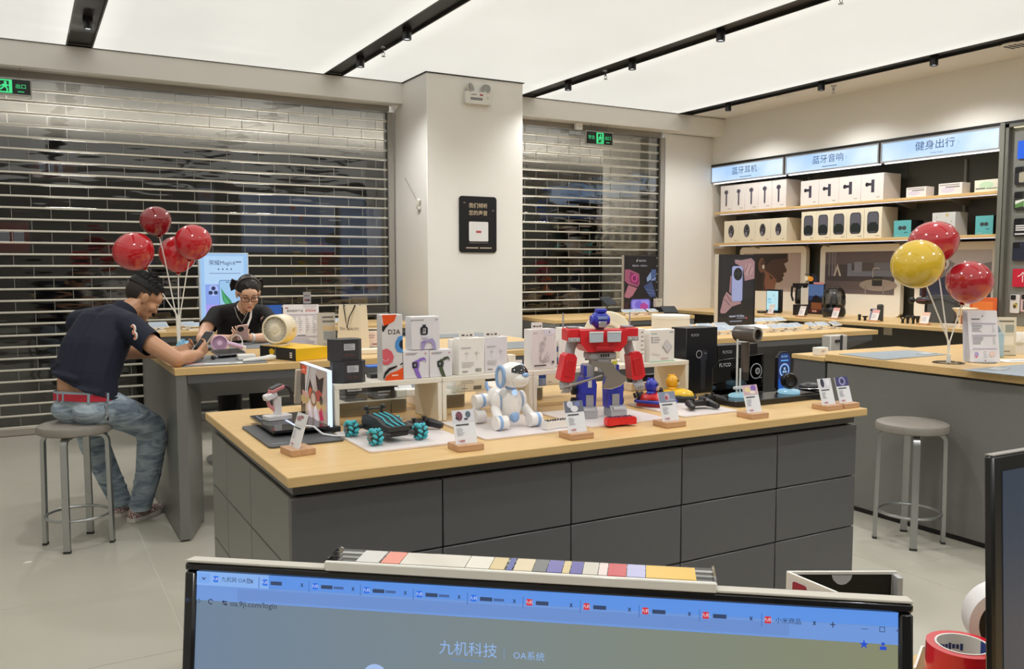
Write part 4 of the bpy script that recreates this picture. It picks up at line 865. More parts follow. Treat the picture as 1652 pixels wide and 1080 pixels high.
# ------------------------------------------------------------------ robot dog
dg = thing('robot_dog', 'white robot dog with blue ears and black visor sitting on the mat', 'robot dog', (1.43, 2.57, ZM), math.radians(2)); wd = M('#eeecea', .25, coat=.3, grain=.01); bl = M('#8fb0dc', .35)
obj('body', MB().ball((0, -.02, .078), (.042, .046, .06), wd, 28, 18).ball((0, .05, .085), (.036, .065, .042), wd, 24, 14), dg)
obj('belly_plate', MB().ball((.0, -.055, .036), (.018, .012, .02), bl, 16, 10), dg)
obj('neck', MB().cyl((0, -.025, .118), (0, -.032, .15), .019, bl, 16), dg)
obj('chest_lamp', MB().ball((0, -.056, .118), (.011, .006, .011), E('#bfe0ff', .9), 12, 8), dg)
hd = obj('head', MB().ball((0, 0, 0), (.047, .056, .044), wd, 32, 20).ball((0, -.03, -.012), (.036, .034, .028), wd, 24, 14), dg, (0, -.045, .178), (0, 0, math.radians(14)))
vis = []
def patch(c, r, rr, th0, th1, ph0, ph1, m, n=14):
    mb = MB(); V = []
    for i in range(n + 1):
        for j in range(n + 1):
            a = th0 + (th1 - th0) * i / n; p_ = ph0(a) + (ph1(a) - ph0(a)) * j / n
            V.append((c[0] + r[0] * rr * math.cos(p_) * math.sin(a), c[1] - r[1] * rr * math.cos(p_) * math.cos(a), c[2] + r[2] * rr * math.sin(p_)))
    F = [(i * (n + 1) + j, (i + 1) * (n + 1) + j, (i + 1) * (n + 1) + j + 1, i * (n + 1) + j + 1) for i in range(n) for j in range(n)]
    mb.add(V, F, m); return mb
obj('visor', patch((0, 0, 0), (.047, .056, .044), 1.02, -1.0, 1.0, lambda a: .16 + .16 * abs(a) ** 1.5, lambda a: .98 - .35 * a * a, M('#141518', .08, spec=.8)), hd)
obj('nose', MB().ball((0, -.058, .004), (.014, .009, .008), bl, 16, 10), hd)
for sx in (-1, 1):
    obj('ear', MB().tube([(sx * .049, .012 + .017 * math.sin(a), -.004 + .034 * math.cos(a)) for a in [2 * PI * i / 26 for i in range(26)]], .0062, bl, 8, True).ball((sx * .0475, .012, -.004), (.003, .016, .03), wd, 12, 8), hd)
    lg = obj('front_leg', MB().ball((sx * .05, -.018, .085), (.018, .023, .034), wd, 16, 12).tube([(sx * .055, -.02, .065), (sx * .062, -.045, .042), (sx * .066, -.07, .026)], [.017, .017, .018], wd, 12).cyl((sx * .045, -.075, .0245), (sx * .088, -.075, .0245), .0235, wd, 20), dg)
    obj('paw_band', MB().lathe([(.0238, -.006), (.0243, -.004), (.0243, .004), (.0238, .006)], 24, bl, T(sx * .074, -.075, .0245) @ RY(PI / 2)), lg)
    obj('shoulder_band', MB().lathe([(.0225, -.003), (.0235, 0), (.0225, .003)], 24, bl, T(sx * .044, -.018, .085) @ RY(PI / 2) @ Matrix.Diagonal((1.35, 1, 1, 1))), lg)
    lg = obj('rear_leg', MB().cyl((sx * .03, .085, .078), (sx * .078, .085, .074), .024, wd, 18).tube([(sx * .06, .085, .07), (sx * .066, .095, .045), (sx * .066, .075, .025)], [.017, .016, .017], wd, 12).cyl((sx * .048, .072, .0235), (sx * .084, .072, .0235), .0225, wd, 18), dg)
    obj('hip_band', MB().lathe([(.0243, -.005), (.0252, 0), (.0243, .005)], 24, bl, T(sx * .05, .085, .076) @ RY(PI / 2)), lg)
obj('tail', MB().tube([(0, .108, .095), (-.004, .125, .115), (-.006, .128, .135)], [.008, .007, .005], bl, 10), dg)
def remote(label, x, y, rot, m, bm):
    t = thing('remote_control', label, 'remote', (x, y, ZM), rot)
    P = [(-.078, -.022), (-.07, -.03), (-.045, -.027), (-.02, -.018), (.02, -.018), (.045, -.027), (.07, -.03), (.078, -.022), (.072, .02), (.06, .027), (-.06, .027), (-.072, .02)]
    k = .75
    obj('body', MB().prism([(a * k, b * k) for a, b in P], .0006, .022, m).prism([(a * k * .94, b * k * .9) for a, b in P], .0215, .026, m), t, sharp=50)
    mb = MB()
    for i in range(9):
        for j in range(2): mb.ball(((i - 4) * .0105, (j - .5) * .014 + .002 * math.sin(i * 2), .0265), (.0042, .0035, .0026), bm, 8, 5)
    obj('buttons', mb, t)
remote('white toy remote with black buttons on the robot dog mat', 1.553, 2.44, math.radians(4), wd, M('#1d1e20', .4))
remote('red toy remote with dark buttons at the feet of the robot', 1.775, 2.385, math.radians(-6), M('#d8242a', .35), M('#23284a', .4))
# ------------------------------------------------------------------ tall red and blue toy robot
# plain toy figure
rb = thing('toy_robot', 'tall red, blue and grey toy robot holding a grey axe', 'toy robot', (1.815, 2.565, ZM), math.radians(-14))
RD, BLU, RG, RDK = M('#d42530', .35), M('#2f3bb4', .35), M('#a3a4a8', .4), M('#66686c', .4)
def BX(n, c, d, m, par=rb, b=.003, X=None): return obj(n, MB().box(c, d, m, X, b), par)
chest = obj('torso', MB().prism([(-.088, .268), (-.062, .238), (.062, .238), (.088, .268), (.092, .315), (-.092, .315)], -.052, .045, RD, FR), rb, sharp=25)
for sx in (-1, 1):
    BX('chest_panel', (sx * .034, -.055, .29), (.052, .008, .034), M('#b9c6d2', .12, spec=.7), chest, .002); BX('panel_frame', (sx * .034, -.0575, .309), (.054, .006, .006), M('#dfe3e6', .3), chest, .001)
BX('grille', (0, -.05, .25), (.07, .01, .014), M('#b32028', .4), chest, .002)
for k in range(4): BX('slot', (-.0135 + k * .009, -.053, .226), (.005, .004, .01), BLACK, chest, .0005)
wst = obj('waist', MB().box((0, -.004, .222), (.105, .07, .028), RG, None, .006).box((0, -.004, .197), (.07, .055, .03), RG, None, .006).prism([(-.022, .21), (.022, .21), (.016, .165), (-.016, .165)], .028, .04, RG, FR), rb)
BX('yellow_latch', (.045, -.036, .197), (.018, .006, .012), M('#c9c23a', .4), wst, .001)
hdr = obj('head', MB().box((0, 0, .351), (.054, .054, .06), BLU, None, .014).box((0, -.008, .384), (.036, .036, .014), BLU, None, .005).cyl((-.034, 0, .35), (.034, 0, .35), .017, BLU, 16), rb)
BX('face_plate', (0, -.0285, .335), (.03, .006, .022), M('#b9b9bc', .25, .6), hdr, .002); BX('visor', (0, -.0285, .359), (.036, .005, .011), M('#7d94c9', .2), hdr, .001); obj('neck', MB().cyl((0, 0, .315), (0, 0, .325), .016, RDK, 12), rb)
for sx in (-1, 1):
    ar = obj('arm', MB().tube([(sx * .10, .0, .285), (sx * .112, 0, .25), (sx * .118, -.005, .225)], [.022, .018, .018], RG, 10), rb)
    BX('shoulder', (sx * .112, -.004, .30), (.048, .07, .044), RD, ar, .004); BX('shoulder_plate', (sx * .112, -.041, .283), (.044, .006, .016), RG, ar, .002); BX('shoulder_cap', (sx * .105, .0, .325), (.035, .045, .006), RG, ar, .001)
    for k in (-1, 1): obj('rivet', MB().ball((sx * .112 + k * .01, -.0445, .283), .003, M('#dcdcde', .3), 8, 6), ar)
    obj('exhaust_pipe', MB().cyl((sx * .13, .03, .31), (sx * .13, .03, .375), .003, RG, 8), ar)
    fo = obj('forearm', MB().prism([(-.026, -.05), (-.022, .036), (-.012, .046), (.014, .046), (.024, .034), (.027, -.045), (.012, -.056), (-.016, -.056)], -.028, .03, RD, T(sx * .13, -.012, .188) @ RY(-sx * .16) @ FR), rb, sharp=25)
    obj('forearm_plate', MB().box((0, -.031, -.006), (.03, .006, .06), M('#c22129', .35), T(sx * .13, -.012, .188) @ RY(-sx * .16), .002), fo)
    H = T(sx * .142, -.02, .118)
    ha = obj('hand', MB().box((0, 0, .004), (.03, .034, .028), RG, H, .006), rb)
    for k in range(4): obj('finger', MB().tube([(-.012 + .008 * k, -.014, .0), (-.012 + .008 * k, -.026, -.008), (-.012 + .008 * k, -.022, -.02), (-.012 + .008 * k, -.010, -.022)], .0042, RG, 6, False, H), ha)
    obj('thumb', MB().tube([(-sx * .016, -.006, .004), (-sx * .02, -.02, -.006), (-sx * .012, -.028, -.014)], .0045, RG, 6, False, H), ha)
    th = obj('thigh', MB().box((sx * .046, 0, .165), (.042, .045, .055), RG, None, .006), rb); BX('thigh_plate', (sx * .062, -.004, .168), (.012, .04, .04), BLU, th, .002)
    sh = obj('shin', MB().prism([(-.028, .03), (-.03, .118), (-.018, .145), (.02, .145), (.03, .118), (.026, .03)], -.03, .03, BLU, T(sx * .052, -.004, 0) @ FR), rb, sharp=25)
    BX('shin_plate', (sx * .05, -.036, .06), (.028, .006, .045), RG, sh, .001); BX('knee_block', (sx * .05, -.036, .122), (.014, .006, .026), M('#c9cacd', .4), sh, .001)
    ft = obj('foot', MB().prism([(-.03, 0), (.045, 0), (.045, .024), (.03, .04), (-.02, .046), (-.03, .03)], -.03, .03, RG, T(sx * .056, -.01, .0006) @ Matrix(((0, 0, 1, 0), (-1, 0, 0, 0), (0, 1, 0, 0), (0, 0, 0, 1)))), rb, sharp=25)
    obj('toe', MB().tube([(sx * .056 - .022, -.05, .03), (sx * .056 + .022, -.05, .03)], .008, M('#b4b5b9', .35), 10), ft)
    for k in (.05, .095): obj('wheel', MB().lathe([(0, -.008), (.010, -.008), (.018, -.006), (.018, .006), (.010, .008), (0, .008)], 20, M('#141415', .6), T(sx * .092, .02, k) @ RY(PI / 2)), sh)
ax = thing('toy_axe', 'grey toy battle axe held across the robot by its right hand', 'toy axe', (1.815, 2.565, ZM), math.radians(-14)); axm = M('#8b8780', .4, .3)
obj('blade', MB().prism([(-.064, .212), (-.02, .206), (.008, .205), (.028, .18), (.045, .164), (.066, .152), (.07, .14), (.045, .122), (.012, .112), (-.012, .113), (-.024, .116), (-.012, .135), (-.006, .155), (-.02, .17), (-.03, .185), (-.066, .195)], -.0+.084, .092, axm, FR), ax, sharp=25)
obj('edge', MB().tube([(.07, -.088, .14), (.045, -.088, .121), (.012, -.088, .111), (-.018, -.088, .113)], .003, M('#c9c3b8', .3, .5), 6), ax)
obj('handle', MB().cyl((-.165, -.042, .11), (-.02, -.084, .158), .0045, axm, 10), ax)
# ------------------------------------------------------------------ karts
def kart(label, x, y, rot, body, bumper, helm, plate):
    t = thing('toy_kart', label, 'toy kart', (x, y, ZM), rot)
    S_ = [(-.045, -.06), (-.03, -.08), (.03, -.08), (.045, -.06), (.05, 0), (.048, .05), (.035, .066), (-.035, .066), (-.048, .05), (-.05, 0)]
    obj('base', MB().prism([(a * .95, b * .95) for a, b in S_], .001, .014, M('#b2222a', .4) if bumper != '#1a1a1c' else M('#1a1a1c', .4)), t)
    obj('bumper', MB().tube([(a, b, .019) for a, b in S_], .0065, M(bumper, .4), 8, True), t)
    bm_ = M(body, .22, coat=.5)
    obj('hull', MB().lathe([(1, 0), (.97, .35), (.86, .65), (.62, .88), (.3, .98), (0, 1)], 28, bm_, T(0, -.006, .016) @ Matrix.Diagonal((.044, .072, .036, 1))).ball((0, -.045, .024), (.03, .03, .018), bm_, 16, 10), t)
    obj('hood_panel', patch((0, -.006, .016), (.044, .072, .036), 1.02, -.42, .42, lambda a: .5, lambda a: .95, M('#2b2a2c', .2)), t)
    for sx in (-1, 1): obj('side_vent', patch((0, -.006, .016), (.044, .072, .036), 1.02, sx * 1.3, sx * 1.9, lambda a: .15, lambda a: .55, M('#1d1d1f', .3)), t)
    obj('seat', MB().box((0, .045, .048), (.05, .018, .03), M('#19191b', .5), RX(-.25), .004).box((-.022, .058, .058), (.008, .01, .022), M('#19191b', .5), RX(-.3), .002).box((.022, .058, .058), (.008, .01, .022), M('#19191b', .5), RX(-.3), .002), t)
    h_ = obj('driver_helmet', MB().ball((0, .012, .077), (.023, .026, .028), M(helm, .3, coat=.4), 20, 14).cyl((-.024, .012, .074), (.024, .012, .074), .011, M(helm, .3), 12).box((0, .014, .104), (.008, .03, .008), M(helm, .3), None, .002), t)
    obj('face_plate', MB().box((0, -.012, .067), (.024, .012, .016), M(plate, .3, .4), None, .003), h_)
    for sx in (-1, 1): obj('eye', MB().ball((sx * .010, -.0115, .084), (.0045, .003, .0035), M('#16171a', .2), 8, 6), h_)
    obj('shoulders', MB().ball((0, .012, .05), (.028, .02, .012), M(helm, .35), 16, 8), t)
kart('red toy kart with blue bumper and a blue-helmeted driver', 2.135, 2.645, math.radians(38), '#d5262c', '#2a35a8', '#2b37b0', '#c8b3b0')
kart('yellow toy kart with a yellow-helmeted driver', 2.285, 2.70, math.radians(52), '#eec01a', '#1a1a1c', '#e8ac1e', '#c9c2ae')
p = onz(1060, 690, ZM)
# ================================================================== LEFT TABLE, BACK TABLES
T1Z = .954
def at(px, py, z): p = onz(px, py, z); return p.x, p.y
GM = M('#7d8387', .5)
def matpad(label, x0, x1, y0, y1, z, m=GM):
    t = thing('desk_mat', label, 'mat', ((x0 + x1) / 2, (y0 + y1) / 2, z), 0)
    obj('sheet', MB().prism(rrect(-(x1 - x0) / 2, -(y1 - y0) / 2, (x1 - x0) / 2, (y1 - y0) / 2, .02), .0005, .004, m), t); return t
matpad('grey desk mat at the near left corner of the table where the man leans', .735, 1.20, 4.93, 5.50, T1Z)
matpad('grey desk mat under the forearms of the woman', .95, 1.75, 5.83, 6.27, T1Z)
matpad('grey desk mat at the far right corner of the table beside the column', 2.55, 3.27, 5.95, 6.28, T1Z)
matpad('grey desk mat at the near right end of the table beside the cable box', 2.55, 3.20, 4.95, 5.40, T1Z)
ZT1 = T1Z + .0045
x, y = at(347, 589, T1Z)
t = thing('price_strip', 'long white printed strip lying on the near grey mat', 'leaflet', (x, y + .02, ZT1), math.radians(-8)); obj('card', slab(-.15, .15, -.03, .03, .0003, .0016, WB), t)
mb = MB(); mb.add([(-.14, -.02, .0019), (-.05, -.02, .0019), (-.05, .02, .0019), (-.14, .02, .0019)], [(0, 1, 2, 3)], M('#d8aab0', .5)).add([(-.04, -.01, .0019), (.06, -.01, .0019), (.06, .01, .0019), (-.04, .01, .0019)], [(0, 1, 2, 3)], M('#c3c2cf', .5)).add([(.08, -.015, .0019), (.12, -.015, .0019), (.12, .015, .0019), (.08, .015, .0019)], [(0, 1, 2, 3)], M('#a9a7a4', .5)); obj('print', mb, t, smooth=False)
# phone leaning, pink fan, small boxes
x, y = at(372, 579, T1Z)
t = thing('smart_phone', 'grey-edged phone propped at a slant beside the pink fan', 'phone', (x, y + .06, ZT1), math.radians(22)); obj('body', MB().prism(rrect(-.095, -.045, .095, .045, .012), 0, .009, M('#a9a3aa', .25, .6), T(0, 0, .026) @ RX(.25)), t); obj('screen', MB().prism(rrect(-.09, -.041, .09, .041, .01), .0092, .0098, M('#202226', .1), T(0, 0, .026) @ RX(.25)), t); obj('rest', slab(-.05, .09, .005, .035, .0004, .024, M('#2c2b2d', .5), .002), t)
x, y = at(360, 574, T1Z); pkf = M('#d9b9d6', .35)
t = thing('handheld_fan', 'small lilac handheld fan with round head lying by the phone', 'fan', (x + .02, y + .10, ZT1), math.radians(-12)); F_ = T(-.02, 0, .062) @ RX(PI / 2 - .25)
obj('ring', MB().lathe([(.046, -.014), (.052, -.01), (.052, .012), (.046, .016), (.043, .012), (.043, -.01)], 32, pkf, F_), t)
obj('blades', MB().lathe([(0, -.012), (.0435, -.012), (.0435, -.008), (0, -.008)], 28, M('#b99ab8', .4), F_), t)
mb = MB()
for k in range(26): mb.tube([(.014 * math.cos(a), .014 * math.sin(a), .013) if s == 0 else (.044 * math.cos(a + .3), .044 * math.sin(a + .3), .013) for s, a in ((0, 2 * PI * k / 26), (1, 2 * PI * k / 26))], .0011, pkf, 4, False, F_)
obj('grille', mb, t, kind='stuff'); obj('hub', MB().lathe([(0, .015), (.014, .015), (.014, .010), (0, .010)], 20, pkf, F_), t)
obj('handle', MB().tube([(.028, .0, .062), (.07, -.005, .05), (.12, -.01, .035)], [.014, .015, .013], pkf, 12), t)
def cbox(name, label, cat, px, py, w, d, h, rot, m, z=ZT1, dy=0, **k):
    x, y = at(px, py, z); t = thing(name, label, cat, (x, y + d / 2 + dy, z), math.radians(rot)); obj('body', slab(-w / 2, w / 2, -d / 2, d / 2, .0004, h, m, k.get('b', .003)), t); return t
cbox('carton', 'small flat white box beside the leaning phone', 'box', 400, 581, .10, .08, .03, -6, WB)
t = cbox('charger_cube', 'white cube charger with a looping cable before the woman', 'charger', 392, 570, .045, .04, .045, -10, WHITE, T1Z)
obj('cord', MB().tube([(0, 0, .045), (.002, 0, .075), (-.01, .01, .105), (-.035, .02, .115), (-.06, .03, .095), (-.07, .04, .05)], .0032, WHITE, 8), t); obj('plug', MB().cyl((0, 0, .044), (0, 0, .062), .006, WHITE, 10), t)
cbox('carton', 'small white open box standing left of the cube charger', 'box', 361, 564, .075, .06, .055, -12, M('#e8ddcf', .5), ZT1 - .0)
t = thing('white_handset', 'slim white curved handset lying in front of the yellow box', 'device', (*at(423, 585, T1Z), ZT1 - .004), math.radians(14)); t.location.y += .04
obj('body', MB().tube([(-.10, .01, .012), (-.05, .0, .014), (.02, 0, .017), (.07, .004, .02), (.095, .006, .019)], [.008, .012, .014, .018, .011], WHITE, 12), t)
for n, (px, py, w) in enumerate(((326, 572, .055), (340, 572, .045), (347, 586, .03))):
    t = thing('earphone_case', 'small black oval case by the hand of the man' + (', nearer the phone' if n == 1 else ', smallest one' if n == 2 else ''), 'case', (*at(px, py - 3, T1Z), ZT1)); t.location.y += .05; obj('body', MB().ball((0, 0, .0125), (w / 2, .02, .012), M('#1b1b1d', .3), 16, 10), t)
    obj('seam', MB().tube([(w / 2 * math.cos(a), .02 * math.sin(a), .0125) for a in [2 * PI * i / 20 for i in range(20)]], .0008, M('#3c3c3e', .3), 4, True), t)
# yellow box and desk fan
A_ = Vector((1.245, 5.26, 0)); B_2 = Vector((1.340, 4.925, 0)); C_ = Vector((1.555, 5.005, 0)); c = (A_ + C_) / 2
t = thing('tool_carton', 'yellow box with black end panel under the round fan', 'box', (c.x, c.y, T1Z), math.atan2(.08, .215)); hb = .072
obj('carton', slab(-.115, .115, -.178, .178, .0006, hb, M('#efc21c', .4), .002), t)
sd = Art(.356, hb, T(-.115, 0, 0) @ RZ(-PI / 2)); sd.rect(.0, .0, 1, 1, '#17171a').poly([(.28, .4), (.34, .28), (.40, .4), (.42, .7), (.34, .86), (.26, .7)], '#e8bb1c').rect(.45, .2, .75, .85, '#212126').rect(.44, .15, .446, .9, '#e6e2da').rows(.84, .92, .2, .7, 3, '#e8e4da', .6, .2); sd.done(t, 'end_panel')
fz = T1Z + hb + .001
x, y = at(432, 558, fz); cf = M('#ece0c6', .4, grain=.01)
t = thing('desk_fan', 'round cream desk fan with spiral grille standing on the yellow box', 'fan', (1.33, 5.19, fz), math.radians(-42)); F_ = T(0, 0, .098) @ RX(PI / 2); r = .088
obj('housing', MB().lathe([(r * .86, .05), (r * .93, .056), (r, .048), (r, -.06), (r * .9, -.075), (0, -.078)], 44, cf, F_), t)
obj('rim', MB().tube([(r * .9 * math.cos(a), r * .9 * math.sin(a), .053) for a in [2 * PI * i / 44 for i in range(44)]], .005, cf, 8, True, F_), t)
obj('back_plate', MB().lathe([(0, .02), (r * .87, .02)], 36, M('#8a774f', .7), F_), t)
for k in range(36):
    pts = [(q * math.cos(2 * PI * k / 36 + (q - .02) * 9), q * math.sin(2 * PI * k / 36 + (q - .02) * 9), .048) for q in (.022, .038, .054, .068, .079)]
    obj('grille_blade', MB().tube(pts, .0027, M('#f3ebd8', .4, grain=.01), 4, False, F_), t)
obj('hub', MB().lathe([(0, .054), (.02, .054), (.023, .05), (.023, .03), (0, .03)], 28, cf, F_), t); obj('side_knob', MB().lathe([(0, .006), (.012, .006), (.014, 0), (.014, -.004)], 20, M('#d9c28d', .4), T(r, .01, .10) @ RY(PI / 2)), t)
obj('stand', MB().prism(rrect(-.05, -.05, .05, .05, .02), .0006, .010, cf).cyl((0, 0, .009), (0, 0, .03), .02, cf, 16), t)
# notice stands, paper bag
def notice(name, label, px, py, z, w, h, lean, rot, art, dz=0, thick=.003, mat=None):
    x, y = at(px, py, z); t = thing(name, label, 'notice', (x, y, z), math.radians(rot)); X_ = T(0, 0, .003) @ RX(-lean)
    obj('panel', MB().prism(rrect(-w / 2, 0, w / 2, h, .004), 0, -thick, mat or M('#eceaf0', .35), X_ @ FR), t); A = Art(w, h, X_ @ T(0, -.0002, 0)); art(A); A.done(t)
    obj('foot', slab(-w / 2, w / 2, -.005, .10, .0005, .0035, clear('acrylic', '#f4f7f6', .04), .0005), t); return t
def art_warranty(A):
    A.poly([(.55, 1), (.58, .93), (.66, .89), (.76, .88), (.86, .9), (.93, .95), (.95, 1)], '#d7d4da').rect(.06, .905, .15, .93, '#9a4a52').text('数码配件产品', .33, .845, .062, '#33313c', bold=.02).text('质保说明', .77, .845, .062, '#c2434d', bold=.02).rect(.04, .74, .97, .775, '#c3c0cf')
    for x in (.05, .26, .42, .62, .82): A.rows(x, x + .12, .33, .73, 8, '#a7a5b0', .22, .7)
    A.rows(.38, .62, .265, .285, 1, '#4a4854', .8, 0).rect(.1, .235, .93, .255, '#b9b5c9').rows(.05, .95, .03, .22, 5, '#a3a5c4', .35)
notice('notice_stand', 'white A4 table of small print in a clear stand behind the fan', 487, 561, T1Z, .235, .29, .17, -14, art_warranty)
x, y = at(494, 562, T1Z)
t = thing('clip_sign', 'narrow grey card sign sticking up behind the white notice', 'notice', (x + .07, y + .20, T1Z), math.radians(-14)); obj('post', slab(-.002, .002, 0, .003, .0005, .30, M('#b9b9bb', .4)), t); obj('card', slab(-.026, .026, -.002, 0, .29, .37, M('#a6a4a8', .4)), t); A = Art(.052, .08, T(0, -.0022, .29)); A.rows(.1, .8, .6, .75, 1, '#77747a', .7, 0).rect(.15, .2, .5, .4, '#8e5660').rect(.5, .2, .85, .4, '#4f4b58'); A.done(t); obj('foot', slab(-.03, .03, -.03, .03, 0, .003, M('#b9b9bb', .4)), t)
notice('notice_stand', 'grey printed stand half hidden between the white notice and the paper bag', 527, 562, T1Z, .12, .235, .1, -14, lambda A: A.rows(.3, .9, .84, .9, 1, '#6d6a66', .8, 0).rect(.3, .72, .95, .78, '#77746f').rect(.3, .5, .95, .62, '#c9b38d').rect(.35, .22, .95, .46, '#8e949a').rows(.3, .9, .05, .15, 2, '#a3a09b'), mat=M('#bcbab4', .4))
x, y = at(562, 563, T1Z); bm = M('#e9dfc9', .6, grain=.02)
t = thing('paper_bag', 'cream paper carrier bag reading TEA BEAUTY with black cord handles', 'bag', (1.905, 5.52, T1Z), math.radians(-50)); w, d, h = .18, .12, .29
def bagface(a, b, m=bm): return MB().add([(*a, 0), (*b, 0), (b[0] * .95, b[1] * .75, h), (a[0] * .95, a[1] * .75, h)], [(0, 1, 2, 3)], m)
mb = MB().add([(-w / 2, -d / 2, .0006), (w / 2, -d / 2, .0006), (w / 2, d / 2, .0006), (-w / 2, d / 2, .0006), (-w / 2 * .93, -d * .3, h), (w / 2 * .93, -d * .3, h), (w / 2 * .93, d * .3, h), (-w / 2 * .93, d * .3, h), (-w / 2 * .9, -d * .28, h), (w / 2 * .9, -d * .28, h), (w / 2 * .9, d * .28, h), (-w / 2 * .9, d * .28, h), (-w * .44, -d * .4, .01), (w * .44, -d * .4, .01), (w * .44, d * .4, .01), (-w * .44, d * .4, .01)],
    [(3, 2, 1, 0), (0, 1, 5, 4), (1, 2, 6, 5), (2, 3, 7, 6), (3, 0, 4, 7), (4, 5, 9, 8), (5, 6, 10, 9), (6, 7, 11, 10), (7, 4, 8, 11), (8, 9, 13, 12), (9, 10, 14, 13), (10, 11, 15, 14), (11, 8, 12, 15), (12, 13, 14, 15)], bm)
obj('bag_body', mb, t, smooth=False)
tl_ = math.atan2(d * .2, h)
A = Art(w, h, T(0, -d / 2 - .0004, 0) @ RX(-tl_)); A.text('TEA  BEAUTY', .5, .46, .085, '#4a453c'); A.done(t, 'lettering')
for yy, sw in ((-d * .3 - .003, 0), (d * .3 - .01, .01)): obj('cord_handle', MB().tube([(-.035, yy, h - .004), (-.045, yy - .003, h + .005 - sw), (-.04, yy - .008, h - .02), (-.02, yy - .022, h - .09), (.0, yy - .038, h - .15), (.012, yy - .03, h - .08), (.03, yy - .010, h - .03), (.042, yy - .003, h + .002), (.035, yy, h - .004)], .0035, M('#1a1816', .7), 6), t)
t = notice('notice_stand', 'white sign with pink panel right of the paper bag', 603, 561, T1Z, .15, .13, .12, -14, lambda A: A.rows(.05, .98, .84, .93, 1, '#4a4640', .8, 0).rect(.02, .05, .98, .76, '#e9d3cc').rows(.08, .5, .45, .65, 2, '#a58f8a', .4).rows(.6, .95, .45, .55, 1, '#a58f8a', .6).rows(.25, .9, .1, .2, 1, '#8e6c66', .7), mat=M('#efe9dc', .4)); t.location.x += .03
cbox('carton', 'long flat cream box lying right of the paper bag', 'box', 612, 571, .26, .10, .03, -4, CREAM, T1Z)
t = thing('paper_scrap', 'tiny white paper scrap on the floor left of the occupied stool', 'paper', (*at(45, 908, 0), .0005)); obj('scrap', MB().prism([(-.02, -.008), (.01, -.012), (.022, .004), (-.008, .012)], 0, .002, WB), t)
# balloons
def balloons(name, label, base, z, hub, L, disc):
    bx, by = base
    t = thing('balloon_stand', label, 'stand', (bx, by, z)); wm = M('#efeeea', .4, grain=.01)
    obj('base', MB().lathe([(0, .0006), (disc, .0006), (disc, .004), (disc * .9, .006), (0, .006)], 32, clear('acrylic', '#f4f7f6', .04)), t)
    obj('socket', MB().cyl((0, 0, .005), (0, 0, .05), .012, wm, 12), t)
    for n, (px, py, Y, rx, ry, col, lb, lean) in enumerate(L):
        c = ony(px, py, Y); c = Vector((c.x, c.y, c.z)); tip = c - Vector((0, 0, ry * 1.13))
        if lean: tip = c + (Vector((bx, by, z + hub)) - c).normalized() * ry * 1.12
        k = Vector((bx, by, z + hub)); pts = [Vector((bx + .004 * (n - 1.5), by, z + .04)), k.lerp(tip, 0) + Vector((.008 * (n - 1.5), 0, 0)), tip.lerp(k, .3), tip]
        obj('stick', MB().tube([p - t.location for p in pts], .0042, wm, 6), t)
        ax = (tip - c).normalized()
        b = thing('balloon', lb, 'balloon', c, 0, name); Q = Matrix.LocRotScale(Vector((0, 0, 0)), ax.to_track_quat('-Z', 'Y'), Vector((1, 1, 1)))
        prof = []
        for i in range(25):
            a = PI * i / 24; s = math.sin(a); cz = -math.cos(a)
            prof.append((rx * s * (1 - .06 * max(0, -cz)), ry * cz * (1.08 if cz < 0 else .97)))
        obj('skin', MB().lathe(prof, 36, M(col, .12, coat=.6, spec=.7, grain=.06, scale=5), Q), b, sharp=180)
        obj('knot', MB().lathe([(.006, -ry * 1.06), (.010, -ry * 1.09), (.016, -ry * 1.15), (.012, -ry * 1.155), (0, -ry * 1.12)], 14, M(col, .35), Q), b)
        obj('holder', MB().lathe([(0, -ry * 1.165), (.018, -ry * 1.16), (.016, -ry * 1.175), (.006, -ry * 1.19)], 14, M('#e4dccb', .4), Q), b)
x, y = at(289, 563, T1Z)
balloons('red balloons over the left table', 'white balloon sticks in a clear base on the left table', (x, y), T1Z, .22, [
    (251, 356, y + .02, .098, .094, '#8e1d25', 'highest and darkest red balloon of the left bunch', 1), (215, 405, y - .05, .128, .119, '#c4202b', 'large red balloon at the far left of the left bunch', 1),
    (287, 409, y + .12, .122, .12, '#cc2530', 'red balloon at the back of the left bunch, half hidden', 0), (312, 390, y - .10, .117, .114, '#c2202b', 'front red balloon at the right of the left bunch', 1)], .07)
t = thing('plastic_pouch', 'crumpled light blue plastic pouch at the foot of the left balloon sticks', 'bag', (x + .02, y - .06, T1Z)); mb = MB().ball((0, 0, .03), (.045, .035, .029), M('#8cc4e6', .25), 14, 9); rr = random.Random(3)
mb.v = [(a * rr.uniform(.75, 1.2), b * rr.uniform(.75, 1.2), max(.0005, c * rr.uniform(.7, 1.25))) for a, b, c in mb.v]; obj('film', mb, t, smooth=False); obj('label_patch', MB().box((.01, -.037, .035), (.03, .002, .02), M('#e9f1f6', .4), RZ(.3)), t)
balloons('balloons over the grey counter', 'clear round base with white sticks of the right balloons', at(1530, 586, TZ), TZ, .12, [
    (1506, 390, 3.10, .135, .118, '#b5212d', 'highest red balloon of the right bunch', 1), (1480, 426, 2.92, .134, .122, '#d3b02a', 'golden yellow balloon at the left of the right bunch', 1), (1564, 454, 2.95, .124, .117, '#a81c28', 'lower right red balloon near the phone cases', 1)], .085)
